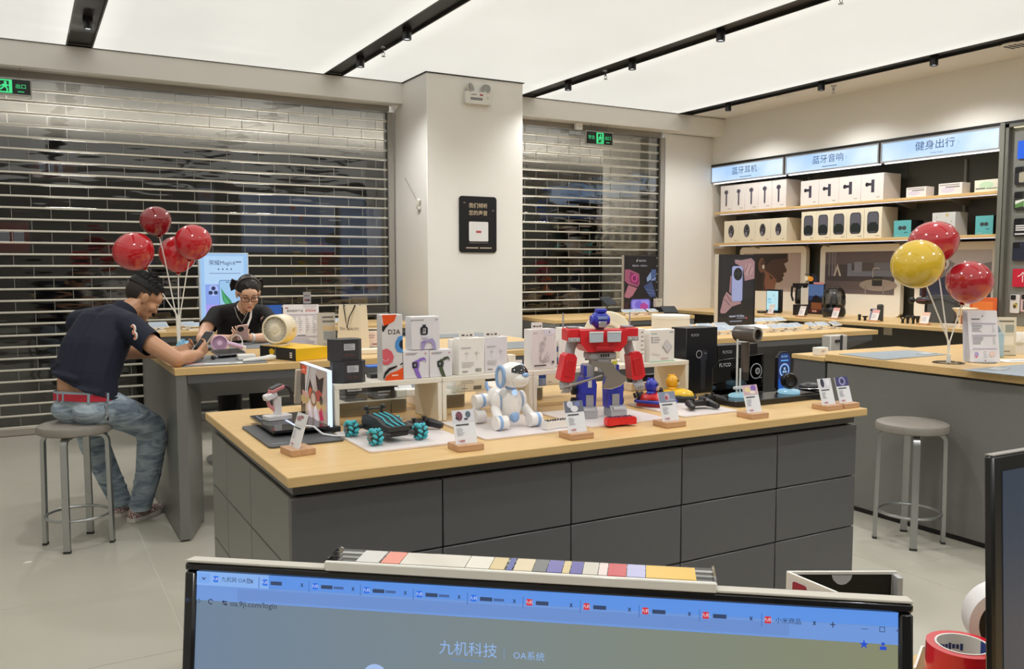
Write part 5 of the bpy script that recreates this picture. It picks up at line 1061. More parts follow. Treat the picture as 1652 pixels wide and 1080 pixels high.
# back-left table: lit phone poster and white phone holders
def poster(label, px0, px1, pt, pb, z, depth, art, glow, side, cat='lightbox', Y=None, edge='#e8eef8'):
    cx = (px0 + px1) / 2; Y = onz(cx, pb, z).y if Y is None else Y
    a, b = ony(px0, pb, Y).x, ony(px1, pb, Y).x; w = b - a; h = ony(cx, pt, Y).z - z
    t = thing('poster_lightbox', label, cat, ((a + b) / 2, Y, z)); obj('housing', slab(-w / 2, w / 2, .001, depth, .0006, h, side, .003), t)
    obj('edge_frame', MB().bb(-w / 2, w / 2, -.004, .001, h - .012, h, M(edge, .4)).bb(-w / 2, w / 2, -.004, .001, .0008, .012, M(edge, .4)).bb(-w / 2, -w / 2 + .010, -.004, .001, .012, h - .012, M(edge, .4)).bb(w / 2 - .010, w / 2, -.004, .001, .012, h - .012, M(edge, .4)), t)
    A = Art(w - .02, h - .024, T(0, .0008, .012), glow=glow); art(A); A.done(t, 'picture'); return t
def art_magic(A):
    A.rect(0, 0, 1, 1, '#9cc6f2').rect(.08, .03, .92, .97, '#b4d6f8').rect(.0, .0, 1, .05, '#d4e2fb').text('荣耀Magic6', .46, .875, .075, '#2f3c63', bold=.01).rows(.75, .87, .88, .9, 1, '#54628a', .8, 0)
    for x in (.38, .47, .56, .65): A.rect(x - .015, .78, x + .015, .8, '#4a5a80')
    A.rows(.18, .85, .725, .74, 1, '#7f93bb', .7, 0).rect(.09, .12, .4, .58, '#88a3ee').rect(.09, .12, .4, .3, '#a89bee').rect(.17, .42, .36, .57, '#a9bef6', .03)
    for x, y in ((.26, .525), (.2, .465), (.31, .465)): A.oval(x, y, .045, .045, '#22325e')
    A.rect(.38, .1, .8, .64, '#5c7fb8', .02).rect(.39, .11, .79, .63, '#9cc8ee', .02).poly([(.42, .53), (.5, .45), (.62, .36), (.74, .2), (.6, .2), (.45, .36)], '#2f8f5c').poly([(.42, .53), (.5, .4), (.6, .3), (.5, .32)], '#55b07a').rect(.53, .605, .6, .615, '#26324e')
poster('tall pale blue lit poster of phones behind the woman', 324, 403, 408, 528, TZ, .06, art_magic, .95, M('#dfe9f7', .4), edge='#c9dcf5')
def holder(label, x, y, z, rot, group, face='#aab6c2'):
    t = thing('phone_holder', label, 'phone holder', (x, y, z), rot, group)
    obj('base', MB().prism(rrect(-.045, -.03, .045, .03, .008), .0005, .012, WHITE), t); obj('neck', MB().box((0, .008, .028), (.02, .012, .035), WHITE, RX(-.3), .002), t)
    obj('phone', MB().prism(rrect(-.075, -.036, .075, .036, .008), 0, .007, WHITE, T(0, .004, .042) @ RX(.42)), t); obj('screen', MB().prism(rrect(-.071, -.032, .071, .032, .006), .0072, .0078, M(face, .1), T(0, .004, .042) @ RX(.42)), t)
    obj('coil_cord', MB().tube([(.02 + .006 * math.cos(k * 1.3), .03 + .012 * k / 3, .006 + .006 * abs(math.sin(k * 1.3))) for k in range(14)], .0022, WHITE, 5), t); return t
h0 = holder('white phone holder with a phone on the table behind the woman', 1.02, 8.1, TZ, .1, 'phone holders on the back left table')
rr = random.Random(5)
def hold_row(x0, x1, n, y, z, label, group, faces=None):
    for i in range(n):
        dup(h0, (x0 + (x1 - x0) * i / max(1, n - 1), y + rr.uniform(-.02, .02), z), rr.uniform(-.35, .35), label, group)
hold_row(1.24, 1.24, 1, 8.02, TZ, 'white phone holder with a phone on the table behind the woman', 'phone holders on the back left table')
hold_row(1.0, 2.6, 7, 7.86, TZ, 'white phone holder with a phone on the table behind the woman', 'phone holders on the back left table')
t = thing('notice_stand', 'bright blue upright card glimpsed beside the shoulder of the woman', 'notice', (ony(447, 525, 7.95).x, 8.12, TZ)); obj('card', slab(-.09, .09, 0, .004, .0006, .19, M('#2e63c4', .4)), t); A = Art(.18, .19, T(0, 0, 0)); A.rows(.2, .8, .3, .42, 1, '#86a8e4', .6); A.done(t)
# --- narrow-shutter table: watch poster, tablets
def art_wposter(A):
    A.rect(0, 0, 1, 1, '#120f14').oval(.39, .915, .018, .02, '#e4e0e6').oval(.405, .942, .008, .01, '#e4e0e6').text('WATCH', .56, .915, .045, '#e4e0e6').text('智能出众，自然出力。', .5, .825, .035, '#cfc9d2', bold=.02, wide=1.05)
    A.poly([(0, .76), (.16, .76), (.46, .68), (.48, .5), (.42, .44), (.1, .5), (0, .56)], '#a5576f').poly([(.18, .72), (.4, .66), (.46, .56), (.42, .47), (.2, .52), (.15, .6)], '#8c2a5c').oval(.31, .6, .1, .1, '#d24f8e').oval(.31, .6, .06, .065, '#7e1d52').poly([(.12, .48), (.4, .42), (.25, .28), (.14, .24), (0, .26), (0, .3)], '#b8727c')
    A.poly([(.85, .76), (1, .76), (1, .55), (.88, .55)], '#4d608e').poly([(.7, .6), (.84, .72), (.86, .58), (.72, .53)], '#8fa4c4').poly([(.6, .45), (.86, .55), (1, .3), (1, .26), (.84, .25), (.76, .3)], '#3c4c74').line([(.68, .4), (.95, .36)], .012, '#6a7ca6').line([(.74, .34), (.97, .31)], .012, '#6a7ca6').line([(.86, .56), (1, .6)], .015, '#c4d0e6')
    A.poly(rr_pts(.2, .02, .82, .22, .06), '#7a6fd2').poly(rr_pts(.24, .04, .78, .2, .05), '#a394ee').oval(.45, .12, .12, .1, '#7f6ad8').poly([(.5, .04), (.74, .04), (.76, .1), (.62, .16), (.5, .12)], '#c4469c').poly([(0, .16), (.14, .18), (.12, .02), (0, .0)], '#3a1c22').poly([(.86, .16), (1, .18), (1, 0), (.86, .02)], '#23242c')
def rr_pts(x0, y0, x1, y1, r): return rrect(x0, y0, x1, y1, r, 3)
poster('dark lit poster of pink and blue watches by the narrow shutter', 1006, 1058, 412, 505, TZ, .05, art_wposter, .75, M('#b9b2a6', .4), Y=8.30, edge='#3a363a')
def tablet(label, px, py, Y, w, rot, tilt):
    p = ony(px, py, Y); t = thing('tablet', label, 'tablet', (p.x, p.y, TZ), rot); hh = p.z - TZ
    obj('slab', MB().prism(rrect(-w / 2, -.075, w / 2, .075, .01), -.005, .005, M('#26292e', .15), T(0, 0, hh) @ RX(tilt)), t); obj('screen', MB().prism(rrect(-w / 2 + .01, -.068, w / 2 - .01, .068, .006), .0052, .0058, M('#3b4046', .06, spec=.8), T(0, 0, hh) @ RX(tilt)), t)
    obj('post', MB().cyl((0, .02, .004), (0, .01, hh - .012), .009, M('#3a3a3c', .4), 10), t); obj('foot', MB().lathe([(0, .0006), (.05, .0006), (.05, .005), (0, .006)], 20, M('#d8d5cf', .4)), t)
tablet('black tablet raised on a post left of the watch poster', 981, 486, 8.1, .20, .25, .65)
tablet('low black tablet lying on a post right of the watch poster', 1080, 500, 7.9, .18, -.3, .5)
t = thing('carton', 'small cream box on a black stand right of the watch poster', 'box', (ony(1064, 485, 8.2).x, 8.25, TZ)); obj('stand', slab(-.04, .08, -.04, .04, .0006, .06, M('#141416', .5), .003), t); obj('carton', slab(-.03, .06, -.03, .03, .061, .16, M('#cfc6b8', .5), .002), t); A = Art(.09, .1, T(.015, -.03, .061)); A.rows(.1, .8, .6, .8, 2, '#8e867a'); A.done(t)
for n, px in enumerate((1010, 1029, 1049)):
    p = ony(px, 505, 7.9); dup(h0, (p.x, 7.86, TZ), .2 * n - .2, 'white phone holder in front of the watch poster', 'phone holders by the watch poster')
# --- round white things standing behind the robot, on the riser
t = thing('round_lamp', 'round cream disc-shaped lamp standing on edge behind the robot', 'lamp', (2.095, 2.90, ZR), math.radians(-30)); F_ = T(0, .02, .104) @ RX(PI / 2)
obj('disc', MB().lathe([(0, .012), (.085, .012), (.1, .006), (.103, -.004), (.097, -.018), (0, -.02)], 44, cf, F_), t); obj('inner_ring', MB().lathe([(.045, .0125), (.062, .0125), (.058, .02), (.047, .02)], 36, cf, F_), t); obj('foot', slab(-.04, .04, 0, .05, .0005, .008, cf, .003), t)
cx_, cy_ = 4.53, 5.42; hc = ony(1088, 508, cy_).z - TZ
t = thing('round_canister', 'large white cylindrical drum with flat lid on the middle table, behind the power bank box', 'drum', (cx_, cy_, TZ)); obj('body', MB().lathe([(0, .0006), (.152, .0006), (.152, hc - .03), (0, hc - .03)], 52, M('#e6e4dc', .4, grain=.01)), t); obj('lid', MB().lathe([(0, hc - .0295), (.154, hc - .0295), (.154, hc - .006), (.150, hc), (0, hc + .001)], 52, M('#ebe8df', .4, grain=.01)), t)
# --- middle table: phone poster and white holders
def art_xi(A):
    A.rect(0, 0, 1, 1, '#17161b').rect(0, .0, 1, .4, '#121116').rect(.5, .4, 1, 1, '#201e25')
    A.poly([(.43, .95), (.6, .94), (.9, .97), (1, .92), (1, .68), (.72, .65), (.68, .8), (.55, .87), (.43, .9)], '#b78d8f').poly([(.72, .88), (.88, .9), (.98, .82), (.9, .74), (.74, .72)], '#c9a2a0').line([(.8, .88), (.72, .78)], .02, '#8c6468').line([(.9, .86), (.82, .74)], .02, '#8c6468')
    A.rect(.345, .36, .66, .86, '#7f86b4', .02).rect(.355, .365, .65, .855, '#b3b9e4', .02).oval(.52, .745, .125, .135, '#1a191f').oval(.52, .745, .1, .11, '#2b2a33').oval(.47, .79, .03, .03, '#0a0a0d').oval(.57, .79, .03, .03, '#0a0a0d').oval(.47, .71, .03, .03, '#0a0a0d').oval(.57, .71, .03, .03, '#0a0a0d')
    A.poly([(.3, .72), (.34, .72), (.33, .47), (.27, .5)], '#a67a7c').poly([(.03, .23), (.12, .42), (.2, .5), (.34, .44), (.38, .36), (.6, .36), (.62, .33), (.36, .29), (.18, .2), (.05, .2)], '#b98e8e').line([(.2, .46), (.34, .36)], .025, '#8c6468').line([(.14, .4), (.3, .31)], .025, '#8c6468')
    A.text('xiaomi 14 Ultra', .5, .155, .045, '#d8dbf2', bold=.02).rows(.5, .8, .115, .135, 1, '#7a7c8c', .7, 0).oval(.78, .125, .025, .025, '#c24a50').rows(.3, .65, .07, .095, 1, '#9a9cae', .7, 0)
poster('tall black lit poster of hands holding a lilac phone', 1157.5, 1216.5, 411, 530, TZ, .05, art_xi, .7, M('#cbc5ba', .4), edge='#2a282c')
for row, (x0, x1, n, yy) in enumerate(((4.75, 6.25, 11, 5.25), (5.7, 6.3, 5, 5.95), (4.85, 5.25, 3, 5.6))):
    hold_row(x0, x1, n, yy, TZ, ['white phone holder in the front row on the middle table', 'white phone holder in the back row on the middle table', 'white phone holder at the left of the black phone poster'][row], 'phone holders on the middle table')
# ================================================================== RIGHT COUNTER
BGM = M('#8f9aa2', .5)
def quadmat(label, pts, z, m):
    P = [onz(px, py, z) for px, py in pts]; c = sum(P, Vector()) / len(P)
    t = thing('desk_mat', label, 'mat', (c.x, c.y, z)); obj('sheet', MB().prism([(p.x - c.x, p.y - c.y) for p in P], .0005, .004, m), t); return t
a = quadmat('blue-grey desk mat at the far end of the grey counter', ((1353, 572), (1427, 581.5), (1527, 573), (1466, 566)), TZ, BGM)
b = quadmat('blue-grey desk mat at the right edge on the grey counter', ((1552, 598), (1652, 608.5), (1720, 600), (1652, 589)), TZ, BGM)
for n, (px, py) in enumerate(((1495, 572), (1610, 597))):
    t = thing('name_card', 'small white card lying on the ' + ['far', 'near'][n] + ' blue-grey desk mat', 'card', (*at(px, py, TZ), TZ + .0045), .2); obj('card', slab(-.07, .07, -.035, .035, .0003, .002, M('#b9c0c4', .3)), t); A = Art(.1, .04, T(0, 0, .0021) @ RX(-PI / 2)); A.rect(.2, .3, .8, .7, '#dfe4e6'); A.done(t)
t = thing('notice_stand', 'thick pad of price lists in a clear leaning stand on the grey counter', 'notice', (*at(1590, 586, TZ), TZ), math.radians(-33)); w, h = .165, .30
for n in range(5): obj('sheet', MB().prism(rrect(-w / 2, 0, w / 2, h, .004), 0, -.0016, M('#e4e6ef', .4), T(-.008 * n + .002 * n, .006 * n + .004, .004) @ RZ(-.05 * n) @ RX(-.22) @ FR), t)
A = Art(w, h, T(0, .0038, .004) @ RX(-.22)); A.oval(.5, .89, .02, .025, '#17181c').oval(.5, .915, .008, .008, '#17181c').rect(.12, .82, .4, .84, '#4a4a52').rect(.1, .73, .93, .755, '#b5b4c4').rows(.12, .5, .58, .72, 5, '#7f7f8a', .35).rows(.8, .9, .58, .72, 5, '#b9b9c4', .3).rect(.1, .5, .93, .525, '#b5b4c4').rows(.12, .5, .34, .49, 6, '#7f7f8a', .35).rows(.8, .9, .34, .49, 6, '#b9b9c4', .3).rect(.1, .25, .93, .265, '#c3b6cf').oval(.22, .15, .07, .08, '#b3a3d8').oval(.2, .1, .03, .03, '#d8586a').oval(.74, .16, .09, .1, '#e6cfc9').rows(.45, .6, .08, .22, 3, '#c0c0cc', .3).oval(.5, .03, .02, .02, '#c04a50'); A.done(t)
obj('clear_back', MB().prism(rrect(-w / 2 - .005, 0, w / 2 + .005, h + .005, .004), -.034, -.037, clear('acrylic', '#f4f7f6', .04), T(0, 0, .004) @ RX(-.22) @ FR), t); obj('foot', MB().lathe([(0, .0005), (.075, .0005), (.075, .003), (0, .004)], 24, clear('acrylic', '#f4f7f6', .04), T(0, .04, 0)), t)
notice('notice_stand', 'cream clear-framed stand behind the pad of price lists', 1619, 574, TZ, .14, .235, .05, -38, lambda A: A.rows(.1, .9, .86, .92, 1, '#77736a', .7, 0).rect(.55, .6, .9, .8, '#9aa09c').rect(.5, .25, .9, .5, '#efeadd').rows(.5, .85, .06, .14, 1, '#9a958a'), mat=M('#dcd8c9', .4))
t = thing('gift_bag', 'light blue bag standing between the two notice stands', 'bag', (*at(1606, 577, TZ), TZ), math.radians(-30)); obj('bag_body', slab(-.05, .05, 0, .06, .0006, .15, M('#a9cbe0', .5), .004), t); obj('contents', MB().ball((0, .03, .15), (.042, .026, .05), M('#8b9aa6', .3), 16, 10), t)
obj('strap', MB().tube([(-.035, -.002, .14), (-.03, -.004, .20), (0, -.005, .225), (.03, -.004, .20), (.035, -.002, .14)], .003, M('#d5dde2', .4), 6), t)
t = thing('white_cup', 'white cylindrical cup at the right edge behind the clear stand', 'cup', (*at(1650, 571, TZ), TZ)); obj('cup', MB().lathe([(0, .0006), (.045, .0006), (.05, .13), (.047, .135), (.043, .13), (.04, .01), (0, .01)], 32, WHITE), t); obj('band', MB().lathe([(.0475, .06), (.049, .06), (.0497, .075), (.0482, .075)], 32, M('#d5d0c4', .4)), t)
t = thing('carton', 'small stacked cream box beside the white cup', 'box', (*at(1627, 568, TZ), TZ), -.5); obj('carton', slab(-.035, .035, -.02, .03, .0005, .11, CREAM, .002), t)
A = Art(.07, .11, T(0, -.02, 0)); A.rows(.1, .9, .1, .9, 4, '#c9bfa8', .3, 0); A.done(t)
t = thing('leaflet', 'white leaflet with a dark blue line at the right edge of the counter', 'leaflet', (*at(1640, 583, TZ), TZ + .0006), -.4); obj('paper', slab(-.12, .12, -.07, .07, 0, .004, WB), t); obj('stripe', slab(-.05, .11, -.02, -.005, .0042, .005, M('#23306a', .4)), t)
p = onx(1317, 575, 4.55)
t = thing('carton', 'tiny white box on the ledge at the far end of the counter', 'box', (4.47, 3.86, .9286), 0); obj('carton', slab(-.04, .04, -.03, .03, .0004, .05, WB, .002), t); A = Art(.08, .05, T(0, -.03, 0)); A.rows(.2, .7, .4, .7, 2, '#8f8b83'); A.done(t)
t = thing('hand_bag', 'grey box bag with dark strap behind the far end of the counter', 'bag', (5.15, 4.32, 0), 0); obj('body', slab(-.09, .09, -.04, .04, .0005, 1.0, M('#b9b6b0', .5), .006), t); obj('strap', slab(.01, .035, -.043, -.041, .0, 1.0, M('#2f2f3a', .5)), t); obj('clasp', MB().box((-.02, -.045, .96), (.05, .008, .02), M('#2f2f3a', .5), None, .003), t)
bpy.data.objects.remove(t.children[0]) if False else None
# ================================================================== WALL SHELVES: boxes
SX = 7.975
def shelf_row(group, label, xs, yt0, yt1, yb0, yb1, d, z, mat, art, names):
    a, c = onx(xs[0], yb0, SX), onx(xs[-1], yb1, SX); h = (onx(xs[0], yt0, SX).z + onx(xs[-1], yt1, SX).z) / 2 - z
    for n in range(len(xs) - 1):
        f0 = (xs[n] - xs[0]) / (xs[-1] - xs[0]); f1 = (xs[n + 1] - xs[0]) / (xs[-1] - xs[0])
        A0 = onx(xs[n], yb0 + (yb1 - yb0) * f0, SX).y; A1 = onx(xs[n + 1], yb0 + (yb1 - yb0) * f1, SX).y; w = A0 - A1 - .003
        t = thing('carton', label + ', ' + names[n], 'box', (SX, (A0 + A1) / 2, z), -PI / 2, group); obj('carton', slab(-w / 2, w / 2, 0, d, .0006, h, mat, .0015), t); q = Art(w, h); art(q); q.done(t)
o5 = ['first from the back corner', 'second from the back corner', 'middle one', 'fourth from the back corner', 'last of the row']
o4 = ['first from the back corner', 'second from the back corner', 'third from the back corner', 'last of the row']
PW_ = M('#e6dfdb', .45, grain=.01)
shelf_row('hair dryer cartons on the upper shelf', 'white carton picturing an upright hair dryer', [1162, 1182, 1201.5, 1223, 1244.7, 1268], 301, 288.8, 340.3, 331.3, .28, 2.2055, PW_, lambda A: A.oval(.47, .74, .16, .13, '#6f6b78').oval(.46, .74, .1, .08, '#3d3a46').rect(.42, .25, .54, .68, '#57535f').poly([(.42, .25), (.54, .25), (.48, .18)], '#3d3a46').rows(.6, .85, .08, .12, 1, '#a39c9a', .6, 0), o5)
shelf_row('massage gun cartons on the upper shelf', 'white carton picturing a massage gun', [1291, 1320.6, 1352.8, 1388.4, 1424.8], 292.9, 278.6, 330.3, 320, .28, 2.2055, PW_, lambda A: A.rect(.46, .3, .6, .78, '#42404c').rect(.3, .56, .46, .66, '#35333e').oval(.27, .61, .08, .08, '#26242c').rows(.7, .85, .1, .14, 1, '#8f8988', .6, 0), o4)
for n, (a, c, t0, t1, bb, lb) in enumerate(((1461.5, 1494, 304, 300, 316.5, 'small low white carton on the upper shelf, left of three'), (1513.5, 1552, 297.5, 293.5, 312.5, 'small low white carton on the upper shelf, middle of three'), (1571.5, 1611, 292, 288, 308.5, 'low cream carton with pale green print on the upper shelf'))):
    shelf_row('low cartons on the upper shelf', lb, [a, c], t0, t1, bb + 1, bb - 1, .13, 2.2055, PW_ if n < 2 else M('#e6e4d2', .45), (lambda A: A.rows(.05, .9, .78, .92, 1, '#9a948f', .6, 0).rows(.3, .9, .58, .74, 1, '#8a8480', .7, 0).oval(.4, .4, .3, .1, '#d8cedb')) if n < 2 else (lambda A: A.oval(.5, .55, .3, .14, '#c3dcbc').rows(.05, .45, .2, .36, 1, '#7c7f70', .7, 0).rows(.5, .95, .2, .32, 1, '#8c8f80', .7, 0)), ['beside the uprights' if n == 0 else 'over the balloons' if n == 1 else 'by the side panel'])
shelf_row('watch cartons on the lower shelf', 'cream carton picturing a round watch', [1167.9, 1192, 1217.8, 1243.2, 1268.7], 357.4, 351.3, 390, 387, .26, 1.8025, M('#e4dac3', .45, grain=.01), lambda A: A.oval(.48, .52, .19, .3, '#2c2a2e').oval(.5, .62, .14, .13, '#56535a').oval(.5, .63, .09, .085, '#141316').oval(.44, .36, .1, .12, '#77747c').rows(.72, .88, .08, .12, 1, '#968d7a', .6, 0), o4)
def art_spk(A):
    A.poly(rr_pts(.18, .16, .84, .86, .14), '#32323a').poly(rr_pts(.22, .2, .8, .83, .12), '#5d5c67').poly([(.22, .22), (.8, .22), (.8, .42), (.66, .52), (.36, .52), (.22, .42)], '#1d2523').rows(.65, .9, .06, .09, 1, '#968d7a', .6, 0)
shelf_row('speaker cartons on the lower shelf', 'cream carton picturing a rounded grey speaker', [1292, 1315, 1339, 1365.5, 1393, 1421.8], 342.3, 333.7, 386.3, 382.3, .26, 1.8025, M('#e9e0c8', .45, grain=.01), art_spk, o5)
for lb, a, c, t0, t1, b0, b1 in (('teal carton with black side left of the highest right balloon', 1441.5, 1469, 356.5, 354.8, 381.3, 380.3), ('teal carton with black side at the right end of the lower shelf', 1573, 1601.5, 349, 347, 377.3, 376)):
    y0, y1 = onx(a, b0, SX).y, onx(c, b1, SX).y; w = y0 - y1; h = onx(a, t0, SX).z - 1.8025
    t = thing('carton', lb, 'box', (SX, (y0 + y1) / 2, 1.8025), -PI / 2, 'teal cartons'); obj('carton', MB().bb(-w / 2, w / 2, 0, .006, .0006, h, M('#5fb0b4', .4)).bb(-w / 2, w / 2, .006, .2, .0006, h, M('#17181b', .4)), t); A = Art(w, h); A.oval(.38, .55, .12, .11, '#3d4448').oval(.62, .55, .12, .11, '#3d4448').rect(.36, .5, .64, .6, '#3d4448').rows(.6, .8, .25, .31, 1, '#2d5557', .6, 0).rows(.1, .4, .06, .12, 1, '#9ac9c9', .6, 0); A.done(t)
y0, y1 = onx(1503, 380, SX).y, onx(1540, 379, SX).y; h = onx(1503, 344, SX).z - 1.8025
t = thing('carton', 'grey-white carton with a gold dot behind the highest right balloon', 'box', (SX, (y0 + y1) / 2, 1.8025), -PI / 2); w = y0 - y1; obj('carton', slab(-w / 2, w / 2, 0, .2, .0006, h, M('#cfd0cf', .4), .0015), t); A = Art(w, h); A.oval(.65, .88, .07, .07, '#c9b483').oval(.2, .8, .02, .02, '#55554f').oval(.85, .6, .02, .02, '#55554f'); A.done(t)
# ================================================================== WALL DESK: gadgets   (local x towards us, -y into the room)
def wd_at(px, X=7.55, z=TZ): # point on the wall desk seen at photo column px
    d = _ray(px, 500); return EYE.y + d.y * (X / d.x)
def gadget(name, label, cat, px, X=7.6): return thing(name, label, cat, (X, wd_at(px, X), TZ), -PI / 2)
def h_at(py, px, X): return onx(px, py, X).z - TZ
t = gadget('desk_screen', 'small lit pale blue screen in a black frame on the wall desk', 'screen', 1246, 7.75); w = .21; h = h_at(467, 1246, 7.75)
obj('frame', slab(-w / 2, w / 2 + .03, 0, .03, .012, h, M('#15171b', .3), .004), t); A = Art(w - .03, h - .05, T(-.003, 0, .03), glow=.95); A.rect(0, 0, 1, 1, '#bfe8f2').rect(.08, .5, .4, .62, '#93cbe2').rect(.08, .36, .4, .44, '#93cbe2').line([(.5, .85), (.6, .75), (.55, .68)], .02, '#4c6f86').line([(.66, .85), (.72, .72)], .02, '#4c6f86').line([(.85, .7), (.78, .55)], .02, '#6a95ac').rect(0, 0, 1, .08, '#9ad2e6'); A.done(t, 'picture'); obj('foot', slab(-.12, .1, -.04, .05, .0006, .0119, M('#15171b', .4), .003), t)
t = gadget('earbud_case', 'flat black round puck left of the small lit screen', 'case', 1229, 7.6); obj('body', MB().lathe([(0, .0006), (.05, .0006), (.055, .012), (.05, .025), (0, .028)], 24, M('#16171a', .3)), t); obj('base', slab(-.08, .08, .05, .1, .0006, .012, M('#16171a', .4), .003), t)
def wtag(label, px, pt, pb, X=7.35):
    t = gadget('price_tag', label, 'price tag', px, X); h = .115
    obj('block', slab(-.06, .05, -.025, .035, .0006, .018, wood('tag_wood', '#b98f6c', '#c9a27e', .5), .001), t); X_ = T(0, 0, .012) @ RX(-.38); obj('card', MB().prism(rrect(-.04, 0, .04, h, .002), 0, -.002, M('#e6e0df', .35), X_ @ FR), t); A = Art(.08, h, X_ @ T(0, -.0003, 0)); A.rect(0, .7, 1, 1, ['#cfc7c2', '#6d5a5a', '#d8a09a', '#8a98c0', '#e3b9a4'][len(label) % 5]).rows(.1, .8, .2, .6, 5, '#a8a2a6', .35); A.done(t)
wtag('wooden-block price tag in front of the small lit screen', 1242, 489, 505); wtag('wooden-block price tag in front of the carafe', 1292, 492, 508); wtag('wooden-block price tag in front of the clear dome speaker', 1346, 496, 512); wtag('wooden-block price tag before the dark cylinder', 1410, 498, 516); wtag('wooden-block price tag under the massage gun', 1491, 503, 522)
t = gadget('carafe_maker', 'black coffee maker with glass carafe on the wall desk', 'coffee maker', 1291, 7.65); bk2 = M('#17171a', .35)
obj('body', MB().prism(rrect(-.06, -.07, .06, .07, .03), .0006, .12, bk2).bb(.045, .06, -.05, .06, .12, .33, M('#d9d7d2', .3), .004), t); obj('lid', MB().prism(rrect(-.075, -.07, .06, .07, .03), .31, .36, bk2), t); obj('carafe', MB().lathe([(.05, .125), (.055, .16), (.052, .28), (.045, .309)], 24, clear('smoked_glass', '#7c7c7c', .06), T(-.01, 0, 0)), t); obj('handle', MB().tube([(-.06, -.02, .33), (-.10, -.03, .32), (-.105, -.03, .22), (-.08, -.03, .16)], .012, bk2, 8), t); obj('coffee', MB().lathe([(0, .127), (.047, .127), (.05, .2), (0, .2)], 20, M('#1a1513', .3), T(-.01, 0, 0)), t)
t = gadget('cut_out_poster', 'dusk-blue cut-out poster with orange flowers behind the dome speaker', 'poster', 1312, 7.95); w = .30; h = h_at(458, 1312, 7.95)
obj('panel', MB().prism([(-.15, .0006), (-.15, h * .75), (-.11, h * .78), (-.11, h * .95), (-.02, h * .95), (-.02, h * 1.3), (-.14 + .0, h * 1.3), (-.14, h * 1.32), (.0, h * 1.32), (.04, h * 1.2), (.04, h), (.16, h), (.16, .0006)], 0, -.008, M('#1d2337', .5), FR), t, smooth=False)
A = Art(.3, h); A.rect(.03, .02, .97, .98, '#2c4480').rect(.03, .6, .97, .98, '#5577b4').poly([(.03, .35), (.2, .55), (.35, .42), (.6, .62), (.97, .5), (.97, .02), (.03, .02)], '#1c1a26').oval(.62, .48, .17, .17, '#141319').rect(.4, .15, .9, .38, '#8e5636').rect(.3, .05, .8, .16, '#5c2024').oval(.5, .1, .05, .04, '#e0b8a4').oval(.62, .1, .05, .04, '#e0b8a4').oval(.15, .28, .06, .06, '#6f80d8')
A.oval(.12, 1.17, .1, .09, '#e9ddc6').oval(.34, 1.16, .14, .1, '#e2912e').oval(.26, 1.2, .06, .06, '#f0b24a').rect(.5, .98, .98, 1.05, '#c98a90'); A.done(t)
t = gadget('dome_speaker', 'dark clear-domed speaker with black foot on the wall desk', 'speaker', 1345, 7.6); r = .13
obj('dome', MB().lathe([(r * .92, .10), (r * 1.0, .16), (r * .98, .23), (r * .85, .29), (r * .55, .325), (0, .335)], 36, clear('smoked_dome', '#b4b4b6', .04), Matrix.Diagonal((1, .8, 1, 1))), t, sharp=180); obj('base', MB().lathe([(0, .012), (r * .9, .012), (r * 1.03, .05), (r * .98, .10), (r * .7, .14), (r * .4, .12), (0, .12)], 36, bk2, Matrix.Diagonal((1, .8, 1, 1))), t)
obj('inner_cone', MB().lathe([(0, .1), (.05, .121), (.025, .26), (0, .27)], 20, M('#6f6f72', .3)), t); obj('top_ring', MB().tube([(r * .6 * math.cos(a), r * .48 * math.sin(a), .318) for a in [2 * PI * i / 28 for i in range(28)]], .006, bk2, 6, True), t)
for s in (-1, 1): obj('foot', MB().cyl((s * .08, -.05, .0006), (s * .08, -.05, .02), .012, bk2, 10), t)
for n, (px, hh) in enumerate(((1387, .06), (1396, .045))):
    t = gadget('attachment_head', 'small black ' + ['bullet-shaped', 'flat-topped'][n] + ' massage head beside the dark cylinder', 'massage head', px, 7.45); obj('head', MB().lathe([(0, .0006), (.014, .0006), (.012, .03), (.018 if n == 0 else .026, hh - .01), (.012 if n == 0 else .026, hh), (0, hh + .004)], 18, bk2), t)
    obj('collar', MB().lathe([(.0145, .004), (.0155, .004), (.0155, .009), (.0145, .009)], 18, M('#333336', .4)), t)
t = gadget('cylinder_speaker', 'slim dark cylinder standing at the right of the wall desk price tags', 'speaker', 1420, 7.5); obj('body', MB().lathe([(0, .0006), (.032, .0006), (.032, .16), (.028, .165), (0, .166)], 24, M('#3f4245', .4)), t); obj('cap', MB().lathe([(0, .1662), (.024, .1662), (.022, .17), (0, .171)], 20, M('#2a2c2e', .3)), t)
t = gadget('display_phone', 'phone leaning by the dark cylinder on the wall desk', 'phone', 1404, 7.52); obj('body', MB().prism(rrect(-.03, 0, .03, .12, .008), 0, -.008, M('#8e93a6', .25), T(0, .02, .004) @ RX(-.25) @ FR), t); obj('lens_bar', MB().box((-.012, .03, .105), (.02, .012, .02), M('#26272c', .3), None, .003), t)
for n, px in enumerate((1457, 1465, 1474, 1481)):
    t = gadget('massage_attachment', ['black forked', 'black tapered', 'black wide flat', 'short black'][n] + ' massage head standing in the row left of the tag', 'massage head', px, 7.42); obj('head', MB().lathe([(0, .0006), (.012, .0006), (.012, .03), (.022, .07), (.018, .078), (0, .076)] if n else [(0, .0006), (.012, .0006), (.012, .035), (0, .036)], 16, bk2), t)
    obj('collar', MB().lathe([(.0125, .006), (.0135, .006), (.0135, .011), (.0125, .011)], 16, M('#333336', .4)), t)
    if n == 0:
        for s in (-1, 1): obj('prong', MB().tube([(s * .004, 0, .033), (s * .02, 0, .05), (s * .022, 0, .085)], .007, bk2, 8), t)
t = gadget('massage_gun', 'dark red and black massage gun on a black stand behind the yellow balloon', 'massage gun', 1493, 7.5); mg = M('#37191c', .3)
